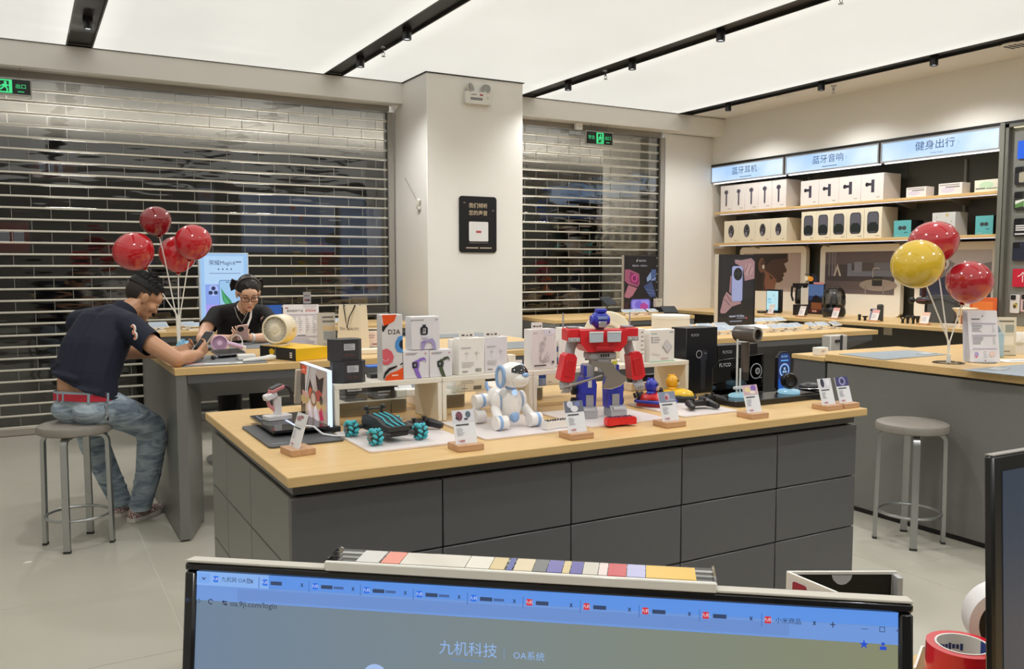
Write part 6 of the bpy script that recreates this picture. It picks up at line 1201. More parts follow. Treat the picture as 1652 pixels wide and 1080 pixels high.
obj('stand', MB().bb(-.03, .03, -.02, .03, .0006, .008, bk2, .002).bb(-.012, .012, 0, .012, .0075, .19, bk2, .002), t); obj('motor', MB().tube([(-.075, -.02, .225), (-.05, -.02, .225), (.04, -.02, .225), (.075, -.02, .225)], [.028, .035, .038, .026], M('#1a1718', .3), 18), t); obj('handle', MB().tube([(-.01, -.02, .26), (-.008, -.02, .33), (-.012, -.02, .43)], [.022, .022, .026], mg, 14), t); obj('ball_head', MB().ball((-.135, -.02, .225), .032, bk2, 18, 12).cyl((-.105, -.02, .225), (-.07, -.02, .225), .01, bk2, 10), t); obj('stripe', MB().cyl((-.05, -.056, .225), (.04, -.058, .225), .005, M('#7d2a30', .3), 8), t)
t = gadget('fabric_speaker', 'rounded dark grey box bag behind the massage gun', 'bag', 1517, 7.75); obj('body', MB().prism(rrect(-.15, 0, .15, .27, .05), 0, -.12, M('#4c4f51', .6, bump=.2), FR), t, sharp=50); obj('zip', MB().tube([(-.149, -.002, .2), (0, -.003, .245), (.149, -.002, .2)], .004, M('#2e3031', .5), 6), t)
t = gadget('orange_frame', 'orange framed sign with cream toys behind the price lists', 'sign', 1585, 7.85); obj('panel', slab(-.13, .13, 0, .02, .0006, .26, M('#d9642e', .5), .003), t); A = Art(.2, .16, T(0, 0, .06)); A.rect(0, 0, 1, 1, '#e9813f').rect(.1, .1, .5, .5, '#f1ddc8'); A.done(t)
t = gadget('cream_dish', 'cream ornament on the wall desk behind the right balloon sticks', 'ornament', 1557, 7.6); obj('bowl', MB().lathe([(0, .0006), (.05, .0006), (.055, .04), (.075, .12), (.11, .16), (.105, .165), (.07, .13), (0, .1)], 28, M('#e4d6bd', .4)), t); obj('picture_card', slab(.02, .10, -.09, -.085, .0006, .10, M('#9a5a3c', .5)), t); obj('dots', MB().ball((-.02, -.07, .09), .012, M('#a8663f', .4), 10, 8), t)
t = gadget('charging_puck', 'pale flat rounded tray with grey outline on the wall desk edge', 'tray', 1538, 7.3); obj('plate', MB().prism(rrect(-.10, -.05, .10, .05, .02), .0006, .03, M('#e9dbc9', .4)), t); obj('outline', MB().tube([(x, -.0512, z) for x, z in rrect(-.04, .006, .04, .024, .008)], .0018, M('#86817a', .4), 4, True), t)
# ------------------------------------------------------------------ phone-case wall: hanging cases and plates
def case(label, px0, px1, py0, py1, col, art=None):
    X = XW + .012; a, c = onx(px0, py1, X), onx(px1, py1, X); w = a.y - c.y; h = onx(px0, py0, X).z - a.z
    t = thing('phone_case', label, 'phone case', (X, (a.y + c.y) / 2, a.z), -PI / 2, 'phone cases on the wall panel')
    obj('shell', MB().prism(rrect(-w / 2, 0, w / 2, h, .014), -.001, .009, M(col, .35), FR), t); obj('camera_block', MB().prism(rrect(-w / 2 + .006, h - .05, .008, h - .006, .008), .009, .013, M('#202023', .2), FR), t)
    A = Art(w, h, T(0, -.009, 0)); (art or (lambda A: A.rect(.2, .1, .8, .6, '#55565a')))(A); A.done(t); obj('hook', MB().cyl((0, .008, h * .95), (0, .0075, h * .95 + .001), .004, CHROME, 8), t)
case('black phone case with beige figure print, top of the hanging column', 1637, 1658, 270, 299, '#26272a', lambda A: A.poly(rr_pts(.35, .12, .8, .7, .1), '#a39d8a'))
case('black phone case with green and white print, second in the column', 1636, 1658, 310, 339, '#2a2c2c', lambda A: A.poly([(.1, .3), (.9, .5), (.9, .2), (.1, .1)], '#5d8a4e').poly([(.1, .5), (.9, .6), (.9, .52), (.1, .3)], '#dfe2da').rect(.75, .1, .9, .9, '#e6e6e6'))
case('black phone case with white lettering, third in the column', 1635.5, 1657, 353, 382, '#202124', lambda A: A.rows(.15, .85, .3, .65, 3, '#e4e4e6', .6, .2).rect(.1, .1, .9, .17, '#e4e4e6'))
case('dark navy phone case, fourth in the column', 1633.5, 1655, 391, 421, '#262a3d', lambda A: A.rect(.3, .75, .7, .9, '#3d4055'))
case('white phone case with yellow flower print below the red plate', 1629.5, 1645, 475, 505, '#d9d9dc', lambda A: A.oval(.55, .4, .25, .3, '#c9b25a').oval(.5, .35, .15, .2, '#4c4a3a').oval(.7, .5, .1, .1, '#7f8a52'))
case('pale pink phone case at the right edge below the red plate', 1647, 1664, 474, 503, '#d6b9bd')
def plate(label, px, py0, py1, col, st):
    X = XW + .012; a = onx(px, py1, X); h = onx(px, py0, X).z - a.z; w = .36
    t = thing('category_plate', label, 'sign', (X, a.y - w / 2, a.z), -PI / 2); obj('plate', MB().prism(rrect(-w / 2, 0, w / 2, h, .01), -.001, .008, M(col, .35), FR), t)
    if st: A = Art(w, h, T(0, -.008, 0)); A.text(st, .26, .5, .62, '#f2eef0', bold=.02); A.done(t, 'lettering')
plate('blue category plate at the top right edge over the phone cases', 1642, 228, 257, '#1f5fe0', '')
plate('red category plate with a white character at the right edge', 1633.5, 434, 463, '#c8203c', '个')
# ================================================================== COLUMN AND SHUTTER FITTINGS
a, b = ony(740, 316, 7.885), ony(800, 408, 7.885); w, h = b.x - a.x, a.z - b.z
t = thing('wall_notice', 'black rounded notice with gold characters and a white square on the column', 'notice', ((a.x + b.x) / 2, 7.884, b.z)); obj('plate', MB().prism(rrect(-w / 2, 0, w / 2, h, .03), 0, .014, M('#17171a', .3), FR), t)
A = Art(w, h, T(0, -.0142, 0)); gd = '#d8c3a3'; A.text('我们倾听', .5, .83, .095, gd, bold=.02).text('您的声音', .5, .70, .095, gd, bold=.02).text('“', .13, .86, .09, gd).text('”', .9, .73, .09, gd).rect(.25, .2, .77, .55, '#dcdcda', .012).rect(.44, .35, .58, .39, '#b04a50').rows(.25, .77, .165, .18, 1, '#77736e', .7, 0).rows(.17, .5, .07, .095, 1, '#b8ac9c', .8, 0).rows(.54, .86, .07, .095, 1, '#b8ac9c', .8, 0); A.done(t)
a, b = ony(747, 146, 7.885), ony(790, 170, 7.885); w, h = b.x - a.x, a.z - b.z; ew = M('#dedcd6', .4, grain=.01)
t = thing('emergency_light', 'white twin-head emergency light high on the column', 'emergency light', ((a.x + b.x) / 2, 7.884, b.z - .01)); obj('box', MB().prism(rrect(-w / 2, 0, w / 2, h, .012), 0, .06, ew, FR), t)
A = Art(w, h, T(0, -.0602, 0)); A.rect(.18, .3, .62, .5, '#55555a').rows(.2, .58, .33, .47, 2, '#c9c9cc', .3, 0).rect(.52, .68, .64, .82, '#a8404a').rows(.2, .4, .7, .8, 1, '#6d6d70', .6, 0).oval(.82, .6, .015, .02, '#5d9a6a').oval(.82, .48, .015, .02, '#b8a84a'); A.done(t)
for s, ang in ((-1, .5), (1, -.6)):
    X_ = T(s * w * .3, -.035, h + .035) @ RZ(ang) @ RX(PI / 2 - .2)
    l = obj('lamp_head', MB().lathe([(0, -.03), (.03, -.028), (.05, .0), (.052, .012), (.047, .014)], 24, M('#c9c6bd', .35), X_), t); obj('lens', MB().lathe([(0, .004), (.046, .012), (.046, .0125), (0, .006)], 24, M('#8f8f8a', .12, .5), X_), l); obj('neck', MB().cyl((s * w * .25, -.03, h - .002), (s * w * .29, -.035, h + .015), .014, ew, 10), t)
t = thing('door_sensor', 'small white bracket with a thin rod on the left face of the column', 'bracket', (3.499, 8.08, 2.10)); obj('body', MB().box((-.02, 0, .03), (.035, .045, .10), ew, RX(.5), .006), t); obj('rod', MB().cyl((-.02, .03, .075), (-.02, .32, .31), .0035, M('#8f8c86', .4), 6), t); obj('socket', MB().box((-.012, -.03, -.02), (.024, .03, .03), ew, None, .004), t)
def exit_sign(label, px0, py0, px1, py1, Y, left, w=None):
    b = ony(px1, py1, Y); a = ony(px0, py0, Y); w = w or b.x - a.x; h = a.z - b.z; cx = b.x - w / 2
    t = thing('exit_sign', label, 'exit sign', (cx, Y, b.z), 0, 'hanging green exit signs'); obj('frame', slab(-w / 2, w / 2, 0, .025, 0, h, M('#b9b7b0', .35, .5), .003), t)
    A = Art(w - .02, h - .02, T(0, -.0003, .01), glow=.75); gr = E('#3fe08a', 1.0); dkk = M('#0a1712', .3)
    A.rect(0, 0, 1, 1, dkk); A.rect(.38, .04, .66, .96, gr)
    A.rect(.44, .14, .6, .86, dkk); cxm = .52
    A.oval(.535, .74, .028, .028, gr).poly([(.47, .62), (.56, .66), (.57, .44), (.5, .42)], gr).line([(.5, .44), (.46, .3), (.42, .26)], .03, gr).line([(.54, .44), (.57, .3), (.56, .1)], .03, gr).line([(.5, .6), (.45, .48)], .022, gr).line([(.55, .6), (.61, .52), (.62, .58)], .022, gr)
    A.text('出口', .82, .52, .34, gr, bold=.03); A.rows(.76, .88, .14, .2, 1, gr, .8, 0)
    A.text('安全', .19, .52, .34, gr, bold=.03); A.done(t, 'face')
    for s in (-1, 1): obj('hanger', MB().cyl((s * w * .3, .012, h), (s * w * .3, .012, BZ + (.05 if Y > BY + .2 else 0) - b.z), .003, M('#77746e', .4), 6), t)
exit_sign('green hanging exit sign at the far left edge before the wide shutter', 0, 124, 52, 156, 8.58, True, .42)
exit_sign('green hanging exit sign before the narrow shutter', 945, 210, 989, 236, 8.58, False)
p = ony(935, 206, 8.58); t = thing('ceiling_sensor', 'small white box sensor left of the narrow shutter exit sign', 'sensor', (p.x, 8.58, BZ - .05)); obj('body', slab(-.045, .045, 0, .05, -.03, .0499, WHITE, .004), t); obj('lens', MB().ball((0, -.001, .01), (.012, .004, .012), M('#cfcdc8', .2), 10, 8), t)
# ================================================================== FOREGROUND: monitors, acrylic, tape
P0, P1 = onz(300, 903, 1.27), onz(1473, 970, 1.27); u = P1 - P0; w = u.length; th = math.atan2(u.y, u.x); mid = (P0 + P1) / 2
TL = math.radians(7)
mo = thing('monitor', 'large monitor in the foreground showing a blue browser window', 'monitor', (mid.x, mid.y, 1.27), th); Xm = RX(-TL); hm = .325; bk3 = M('#101114', .18, coat=.3, grain=.02)
obj('bezel', MB().bb(-w / 2, w / 2, -.002, .006, -.0205 + .012, -.002, bk3, .002, Xm).bb(-w / 2, -w / 2 + .0095, -.002, .006, -hm, -.0085, bk3, .002, Xm).bb(w / 2 - .0095, w / 2, -.002, .006, -hm, -.0085, bk3, .002, Xm).bb(-w / 2, w / 2, -.002, .006, -hm, -hm + .02, bk3, .002, Xm), mo)
obj('top_edge', MB().bb(-w / 2, w / 2, -.0015, .013, -.002, .0, M('#d2cdc2', .35, grain=.02), .001, Xm), mo)
obj('back_shell', MB().bb(-w / 2 + .002, w / 2 - .002, .0065, .03, -hm + .002, -.0025, M('#1b1c1f', .4), .006, Xm), mo)
sw, sh = w - .0185, hm - .029
SXm = Xm @ T(0, .002, -hm + .0205)
A = Art(sw, sh, SXm, glow=.60)
def scr(name, c0, c1, s):
    m = bpy.data.materials.new(name); m.use_nodes = True; nt = m.node_tree; bs = nt.nodes['Principled BSDF']; tc = nt.nodes.new('ShaderNodeTexCoord'); sp = nt.nodes.new('ShaderNodeSeparateXYZ'); cr = nt.nodes.new('ShaderNodeValToRGB')
    cr.color_ramp.elements[0].color = lin(c0); cr.color_ramp.elements[1].color = lin(c1); nt.links.new(tc.outputs['Generated'], sp.inputs[0]); nt.links.new(sp.outputs['X'], cr.inputs[0]); nt.links.new(cr.outputs[0], bs.inputs['Emission Color']); bs.inputs['Emission Strength'].default_value = s; bs.inputs['Base Color'].default_value = (.01, .01, .012, 1); bs.inputs['Roughness'].default_value = .35; return m
A.rect(0, 0, 1, 1, scr('page_glow', '#7288a0', '#8c8f70', .88))
tb, ub = 1 - .0105 / sh, 1 - .0225 / sh
A.rect(0, tb, 1, 1, E('#5c93e6', .95)).rect(0, ub, 1, tb, E('#6f98dc', .95)).rect(.0, tb - .001, .115, 1, E('#86b2f0', .95)); A.rect(.066, ub + .006, .86, tb - .005, E('#6a8fd0', .95))
ty = (1 + tb) / 2
A.rect(.003, ty - .013, .022, ty + .013, E('#78a8ee', .95)); A.line([(.010, ty + .002), (.0125, ty - .003), (.015, ty + .002)], .0014, E('#22375e', .8))
ttl = ['九机网 OA登', '大屏看板', '销售单', '维修单', '回收单', '报表单', '商品管理', '库存单', '出库单', '会员单', '小米商品']
for n in range(11):
    x = .028 + n * .0795
    A.rect(x, ty - .008, x + .0085, ty + .008, E('#1f6fe6' if n < 6 else '#d2303c', .95), .001); A.text('九机', x + .00425, ty, .009, E('#dfe8fa', .9)); A.text(ttl[n], x + .0135, ty, .0145, E('#24365c', .8), 'LEFT') if n in (0, 10) else A.rows(x + .0135, x + .031, ty - .006, ty + .006, 1, E('#33486f', .8), .8, 0)
    if n in (2, 3, 4, 5): A.rows(x + .033, x + .048, ty - .004, ty + .004, 1, E('#4a6aa6', .8), .8, 0)
    A.line([(x + .061, ty + .004), (x + .064, ty - .004)], .0011, E('#22375e', .8)).line([(x + .061, ty - .004), (x + .064, ty + .004)], .0011, E('#22375e', .8))
    if n > 0: A.line([(x - .004, ty - .014), (x - .004, ty + .014)], .0012, E('#4a78c4', .9))
A.line([(.905, ty), (.911, ty)], .0012, E('#22375e', .8)).line([(.908, ty - .006), (.908, ty + .006)], .0012, E('#22375e', .8))
ay = (tb + ub) / 2
A.line([(.008, ay), (.015, ay)], .0013, E('#24365c', .8)).line([(.011, ay + .005), (.008, ay), (.011, ay - .005)], .0013, E('#24365c', .8)).line([(.028, ay + .005), (.031, ay), (.028, ay - .005)], .0013, E('#4a6596', .8)); A.line([(.0475 + .0033 * math.cos(q), ay + .006 * math.sin(q)) for q in [.5 + .5 * i for i in range(11)]], .0013, E('#24365c', .8)); A.line([(.067, ay + .003), (.073, ay + .003)], .0013, E('#24365c', .8)).line([(.067, ay - .003), (.073, ay - .003)], .0013, E('#24365c', .8)).oval(.068, ay + .003, .0018, .0018, E('#24365c', .8)).oval(.072, ay - .003, .0018, .0018, E('#24365c', .8))
A.text('oa.9ji.com/login', .079, ay, .02, E('#24365c', .8), 'LEFT').text('★', .945, ay, .024, E('#1e4fd0', .9)).oval(.968, ay + .005, .0022, .0022, E('#1e4fd0', .9)).rect(.964, ay - .008, .972, ay + .0, E('#1e4fd0', .9))
for q in (-.006, 0, .006): A.oval(.987, ay + q, .0009, .0009, E('#24365c', .8))
for q, s_ in ((.945, '—'), (.966, '□'), (.985, '×')): A.text(s_, q, ty, .016, E('#24365c', .8))
gy_ = 1 - .0375 / sh
A.text('九机科技', .43, gy_, .036, E('#8fb4ea', .95), bold=.015).rows(.407, .452, gy_ - .027, gy_ - .021, 1, E('#6f8aa6', .9), .8, 0).line([(.48, gy_ - .016), (.48, gy_ + .012)], .0012, E('#7d97b4', .9)).text('OA系统', .514, gy_ - .004, .022, E('#8fb4ea', .95))
A.oval(.3, 1 - .061 / sh, .018, .018, E('#a5c0ee', .95)); A.done(mo, 'screen')
obj('stand_neck', MB().box((0, .045, -.24), (.05, .02, .34), M('#1b1c1f', .4), None, .004), mo); obj('stand_foot', MB().prism(rrect(-.12, -.06, .12, .12, .02), DZ - 1.27 + .0006, DZ - 1.27 + .012, M('#1b1c1f', .4), None), mo)
# clear acrylic tray of coloured strips lying on the monitor top
ux, uy = math.cos(th), math.sin(th)
def along(px, py): p = onz(px, py, 1.275); return (p - mid).x * ux + (p - mid).y * uy
s0, s1 = along(522, 909), along(1158, 947)
at_ = thing('acrylic_tray', 'clear acrylic strip tray with coloured strips lying on top of the monitor', 'tray', (mid.x, mid.y, 1.2705), th); AC2 = clear('acrylic_bright', '#f6f8f8', .03)
obj('bottom', MB().bb(s0, s1, -.0015, .037, .0004, .0022, AC2, .0004), at_); obj('bright_edge', MB().bb(s0, s1, -.0042, -.0004, -.002, .0055, M('#efece4', .15, coat=.4), .001), at_)
obj('end_wall', MB().prism([(-.0015, .0024), (.037, .0024), (.031, .006), (.002, .006)], s0, s0 + .0015, AC2, Matrix(((0, 0, 1, 0), (1, 0, 0, 0), (0, 1, 0, 0), (0, 0, 0, 1)))).prism([(-.0015, .0024), (.037, .0024), (.031, .006), (.002, .006)], s1 - .0015, s1, AC2, Matrix(((0, 0, 1, 0), (1, 0, 0, 0), (0, 1, 0, 0), (0, 0, 0, 1)))), at_)
L_ = s1 - s0
for f0, f1, c_ in ((.05, .13, '#d5d2cf'), (.135, .2, '#e8907c'), (.2, .42, '#dcd6cb'), (.42, .5, '#e4dfd2'), (.5, .55, '#d9c493'), (.555, .575, '#4f5aa2'), (.578, .64, '#dfcfae'), (.64, .685, '#6f7272'), (.685, .735, '#6a66ae'), (.735, .76, '#d9c493'), (.76, .8, '#5a56a4'), (.8, .85, '#cfc9bd'), (.85, .88, '#e6d3cf'), (.88, .94, '#c93c44'), (.94, 1.0, '#b3b2dc')):
    k0, k1 = s0 + .01 + (L_ - .06) * f0, s0 + .01 + (L_ - .06) * f1
    obj('card', MB().bb(k0, k1 - .0006, .006, .032, .0023, .0034, M(c_, .25, coat=.4)), at_)
obj('card', MB().bb(s1 - .05, s1 - .014, .006, .032, .0023, .0034, M('#e0b334', .25, coat=.4)), at_)
# second monitor at the right edge
q0, q1 = onz(1602, 737, 1.27), onz(1652, 728.5, 1.27); u2 = (q1 - q0).normalized(); th2 = math.atan2(u2.y, u2.x); w2 = .52
c2 = q0 + u2 * (w2 / 2)
m2 = thing('monitor', 'dark switched-off monitor at the right edge of the photograph', 'monitor', (c2.x, c2.y, 1.27), th2); X2 = RX(-math.radians(3))
obj('frame', MB().bb(-w2 / 2, w2 / 2, 0, .013, -.32, 0, M('#15171b', .3), .004, X2), m2); obj('screen', MB().bb(-w2 / 2 + .018, w2 / 2 - .018, -.0008, -.0001, -.30, -.02, E('#3f5068', .42), 0, X2), m2); obj('top_edge', MB().bb(-w2 / 2 + .002, w2 / 2 - .002, .001, .012, -.0002, .0012, M('#9d9a95', .4), 0, X2), m2)  # reflection on the switched-off screen painted as a dark blue glow
obj('stand_neck', MB().box((0, .05, -.25), (.05, .02, .36), M('#1b1c1f', .4), None, .004), m2); obj('stand_foot', MB().prism(rrect(-.11, -.06, .11, .12, .02), DZ - 1.27 + .0006, DZ - 1.27 + .012, M('#1b1c1f', .4)), m2)
# tape, open box, white holder on the desk
p = onz(1553, 1040, .866); rr_ = .056
t = thing('tape_roll', 'roll of glossy red packing tape with printed white core', 'tape', (p.x, p.y, DZ)); red = M('#d3202f', .15, coat=.4)
obj('tape', MB().lathe([(.043, .0006), (rr_, .0006), (rr_ + .001, .033), (rr_, .066), (.043, .066)], 56, red), t)
obj('core', MB().lathe([(.0395, .001), (.0428, .001), (.0428, .067), (.0395, .067), (.0395, .001)], 56, M('#e4e2de', .5)), t)
mb = MB()
for k in range(14):
    a = .6 + k * .16
    mb.box((0, 0, 0), (.0006, .0045, .008 if k % 3 else .012), M('#27366e', .5), RZ(a) @ T(.0392, 0, .045))
mb.lathe([(.0390, .066), (.0392, .035)], 12, M('#28408c', .5), None, 3.0 - 4.2, 3.4 - 4.2 + .6); obj('core_print', mb, t); obj('gap_strip', MB().bb(-.006, .006, -rr_ - .0014, -rr_ + .001, .002, .063, M('#dc6a70', .3)), t)
p = onz(1270, 922, 1.078); hb2 = 1.078 - DZ
fo_ = thing('open_folder', 'white-edged open folder standing in a V with black lining and red logo, behind the monitor', 'folder', (p.x, p.y, DZ), 0)
for dx, dy, L, nm in ((.872, -.49, .152, 'back_panel'), (-.03, -1.0, .17, 'front_panel')):
    ang = math.atan2(dy, dx); X_ = RZ(ang)
    q = obj(nm, MB().bb(0, L, -.002, .002, .0006, hb2, WB, .0005, X_), fo_)
    s = -1 if nm == 'back_panel' else 1
    obj('lining', MB().bb(.004, L - .008, s * .0021, s * .0027, .01, hb2 - .004, M('#08080a', .6), 0, X_), q)
    if nm == 'front_panel':
        A = Art(.08, .06, X_ @ T(.045, -.0022, hb2 - .066)); A.rect(.0, 0, .9, .98, '#e9e6e8').rect(.1, .3, .42, .95, '#a32136', .004).text('九机', .26, .66, .22, '#f1dfe2'); A.done(q, 'logo')
    else:
        A = Art(.03, .014, X_ @ T(.075, -.0028, hb2 - .0185)); A.poly([(.02, 1), (.1, .5), (.3, .1), (.5, 0), (.7, .1), (.9, .5), (.98, 1)], '#b9bbc2'); A.done(q, 'thumb_notch'); obj('side_strip', MB().bb(L - .007, L, -.02, -.002, .001, hb2 - .003, M('#b9b9ba', .4), 0, X_), q)
p = onz(1618, 1004, .87); t = thing('curved_holder', 'white curved plastic holder with black inside, partly behind the right monitor', 'holder', (p.x + .01, p.y, DZ), -.75); V = RX(PI / 2)
obj('shell', MB().lathe([(.052, -.03), (.066, -.03), (.068, .03), (.052, .03), (.052, -.03)], 40, M('#f0eff0', .25), T(0, 0, .069) @ V), t); obj('inside', MB().lathe([(0, .0), (.0515, .0), (.0515, .02), (0, .02)], 36, M('#131316', .4), T(0, 0, .069) @ V), t)
t = thing('paper_flap', 'folded white-edged kraft paper at the edge of the staff desk', 'paper', (1.385, .905, DZ), .5); obj('sheet', MB().bb(-.05, .05, -.05, .04, .0006, .004, M('#8a6a3c', .6)).bb(-.05, .05, .04, .044, .0006, .006, WB).bb(.05, .053, -.05, .044, .0006, .006, WB), t)
# ================================================================== PEOPLE
def caps(mb, p, q, r1, r2, m, seg=14):
    mb.cyl(p, q, r1, m, seg, r2); mb.ball(p, r1, m, seg, 8); mb.ball(q, r2, m, seg, 8)
def chain(mb, pts, rs, m, seg=14):
    for i in range(len(pts) - 1): caps(mb, pts[i], pts[i + 1], rs[i], rs[i + 1], m, seg)
def grow(name, mb, voxel, mat, parent, it=6, cuts=(), label=None):
    """Fuse overlapping volumes into one continuous smooth skin; cuts = [(point, normal)] trims cloth at hems."""
    me = bpy.data.meshes.new(name); me.from_pydata(mb.v, [], mb.f); o = bpy.data.objects.new(name, me); COL.objects.link(o)
    r = o.modifiers.new('fuse', 'REMESH'); r.mode = 'VOXEL'; r.voxel_size = voxel
    s = o.modifiers.new('soft', 'SMOOTH'); s.factor = .5; s.iterations = it
    bpy.context.view_layer.update(); dg = bpy.context.evaluated_depsgraph_get()
    m2 = bpy.data.meshes.new_from_object(o.evaluated_get(dg)); bpy.data.objects.remove(o); bpy.data.meshes.remove(me)
    if cuts:
        import bmesh
        bm = bmesh.new(); bm.from_mesh(m2)
        for p, n in cuts: bmesh.ops.bisect_plane(bm, geom=bm.verts[:] + bm.edges[:] + bm.faces[:], plane_co=p, plane_no=n, clear_outer=True)
        bm.to_mesh(m2); bm.free()
    m2.materials.clear(); m2.materials.append(mat); m2.polygons.foreach_set('use_smooth', [True] * len(m2.polygons)); m2.update(); m2.name = name
    return inst(name, m2, parent, label=label)
def hand(mb, W, D, N, ts, curl, m, k=1.0):
    """Palm and five fingers. W wrist, D pointing direction, N direction the palm faces, ts = +-1 thumb side along N x D."""
    W, D, N = Vector(W), Vector(D).normalized(), Vector(N).normalized(); N = (N - D * N.dot(D)).normalized(); Sd = N.cross(D) * ts
    for i in range(4):
        off = Sd * ((1.5 - i) * .0195 * k); b = W + D * (.088 - .006 * abs(i - 1)) * k + off
        caps(mb, W + D * .012 + off * .55, b, .0155 * k, .0115 * k, m, 10)
        L = (.068, .077, .071, .056)[i] * k; d = (D + Sd * (1.5 - i) * .05).normalized(); p = b; r = .0088 * k
        for s, f in enumerate((.45, .31, .24)):
            a = curl * (.8, 1.1, .8)[s]; ax = d.cross(N).normalized(); d = Matrix.Rotation(a, 3, ax) @ d; q = p + d * L * f
            caps(mb, p, q, r, r * .9, m, 8); p = q; r *= .9
    t0 = W + D * .022 * k + Sd * .022 * k; t1 = t0 + (D * .6 + Sd * .75 + N * .25).normalized() * .042 * k; t2 = t1 + (D * .85 + Sd * .2 + N * .5).normalized() * .034 * k; t3 = t2 + (D * .9 - Sd * .1 + N * .5).normalized() * .025 * k
    chain(mb, [t0, t1, t2, t3], [.015 * k, .0115 * k, .0098 * k, .0078 * k], m, 9)
def head_mass(mb, H, m, fem):
    b = lambda c, r: mb.ball(c, r, m, 20, 14, H)
    b((0, -.018, .03), (.075, .094, .088)); b((0, .022, -.035), (.060, .066, .072)); b((0, .040, -.075), (.042 if fem else .048, .046, .038)); b((0, .066, -.098), (.020 if fem else .026, .022, .018))
    b((0, .060, .03), (.056, .034, .04)); b((0, .089, -.018), (.010, .013, .026)); b((0, .097, -.034), (.0135, .014, .0115)); b((0, .084, -.066), (.020, .012, .0085))
    for s in (-1, 1):
        b((s * .037, .062, -.03), (.026, .024, .026)); b((s * .026, .083, .018), (.022, .011, .007)); b((s * .077, -.008, -.012), (.009, .020, .031)); b((s * .084, -.016, -.003), (.005, .015, .024)); b((s * .031, .072, .002), (.015, .012, .009))
def shell(c, r, keep, m, X, n=44, k=30, wob=0):
    mb = MB(); V = []; F = []; rr = random.Random(2)
    for i in range(k + 1):
        for j in range(n):
            a = PI * i / k; t = 2 * PI * j / n; w = 1 + rr.uniform(-wob, wob); V.append((c[0] + r[0] * w * math.sin(a) * math.cos(t), c[1] + r[1] * w * math.sin(a) * math.sin(t), c[2] + r[2] * w * math.cos(a)))
    for i in range(k):
        for j in range(n):
            q = (i * n + j, (i + 1) * n + j, (i + 1) * n + (j + 1) % n, i * n + (j + 1) % n)
            if all(keep(*V[x]) for x in q): F.append(q)
    used = sorted({x for f in F for x in f}); ix = {x: y for y, x in enumerate(used)}
    mb.add([V[x] for x in used], [tuple(ix[x] for x in f) for f in F], m, X); return mb
def band(path, z0, z1, t, m, X=None):
    n = len(path); V = []; F = []
    for i, (x, y) in enumerate(path):
        a, b = path[i - 1], path[(i + 1) % n]; d = Vector((b[0] - a[0], b[1] - a[1])).normalized(); nx, ny = d.y * t, -d.x * t
        V += [(x, y, z0), (x + nx, y + ny, z0), (x + nx, y + ny, z1), (x, y, z1)]
    for i in range(n):
        j = (i + 1) % n
        for q in range(4): F.append((4 * i + q, 4 * j + q, 4 * j + (q + 1) % 4, 4 * i + (q + 1) % 4))
    return MB().add(V, F, m, X)
def sneaker(parent, A, d, upper, sole, name='shoe'):
    """A = heel point on the floor, d = heading."""
    A = Vector(A); yaw = math.atan2(d[1], d[0]) - PI / 2; X = T(*A) @ RZ(yaw); mb = MB()
    for c, r in (((0, .035, .045), (.036, .045, .044)), ((0, .10, .045), (.037, .07, .036)), ((0, .17, .036), (.042, .06, .03)), ((0, .22, .03), (.038, .042, .025))): mb.ball(c, r, upper, 18, 12, X)
    u = grow(name, mb, .006, upper, parent, 8, [((A.x, A.y, A.z + .016), (0, 0, -1))])
    P = [(-.03, .0), (-.036, .03), (-.034, .10), (-.044, .17), (-.040, .225), (-.02, .258), (.012, .262), (.036, .235), (.043, .18), (.036, .10), (.036, .03), (.03, 0), (0, -.012)]
    obj('sole', MB().prism(P, .001, .024, sole, X), u); obj('toe_cap', MB().ball((0, .225, .030), (.037, .036, .021), sole, 16, 10, X), u)
    for q in range(4): obj('lace', MB().cyl((-.018, .10 + q * .018, .078 - q * .007), (.018, .106 + q * .018, .078 - q * .007), .003, sole, 6, None, X), u)
    return u
def shoe_mat():
    m = bpy.data.materials.new('patterned_canvas'); m.use_nodes = True; nt = m.node_tree; b = nt.nodes['Principled BSDF']; tc = nt.nodes.new('ShaderNodeTexCoord'); v = nt.nodes.new('ShaderNodeTexVoronoi'); v.inputs['Scale'].default_value = 85; v.feature = 'DISTANCE_TO_EDGE'
    r = nt.nodes.new('ShaderNodeValToRGB'); r.color_ramp.elements[0].position = .08; r.color_ramp.elements[0].color = lin('#d9d0cc'); r.color_ramp.elements[1].position = .16; r.color_ramp.elements[1].color = lin('#7a3438')
    nt.links.new(tc.outputs['Object'], v.inputs['Vector']); nt.links.new(v.outputs['Distance'], r.inputs[0]); nt.links.new(r.outputs[0], b.inputs['Base Color']); b.inputs['Roughness'].default_value = .8; return m
SKM = M('#c49372', .5, grain=.04, scale=30, trans=.06); SKW = M('#e3b69a', .45, grain=.03, scale=30, trans=.06)
HAIR = M('#100e0e', .75, grain=.3, scale=60, bump=.3); NAVY = M('#0c1329', .8, grain=.1, scale=80, bump=.12); BLK = M('#101014', .8, grain=.1, scale=80, bump=.12)
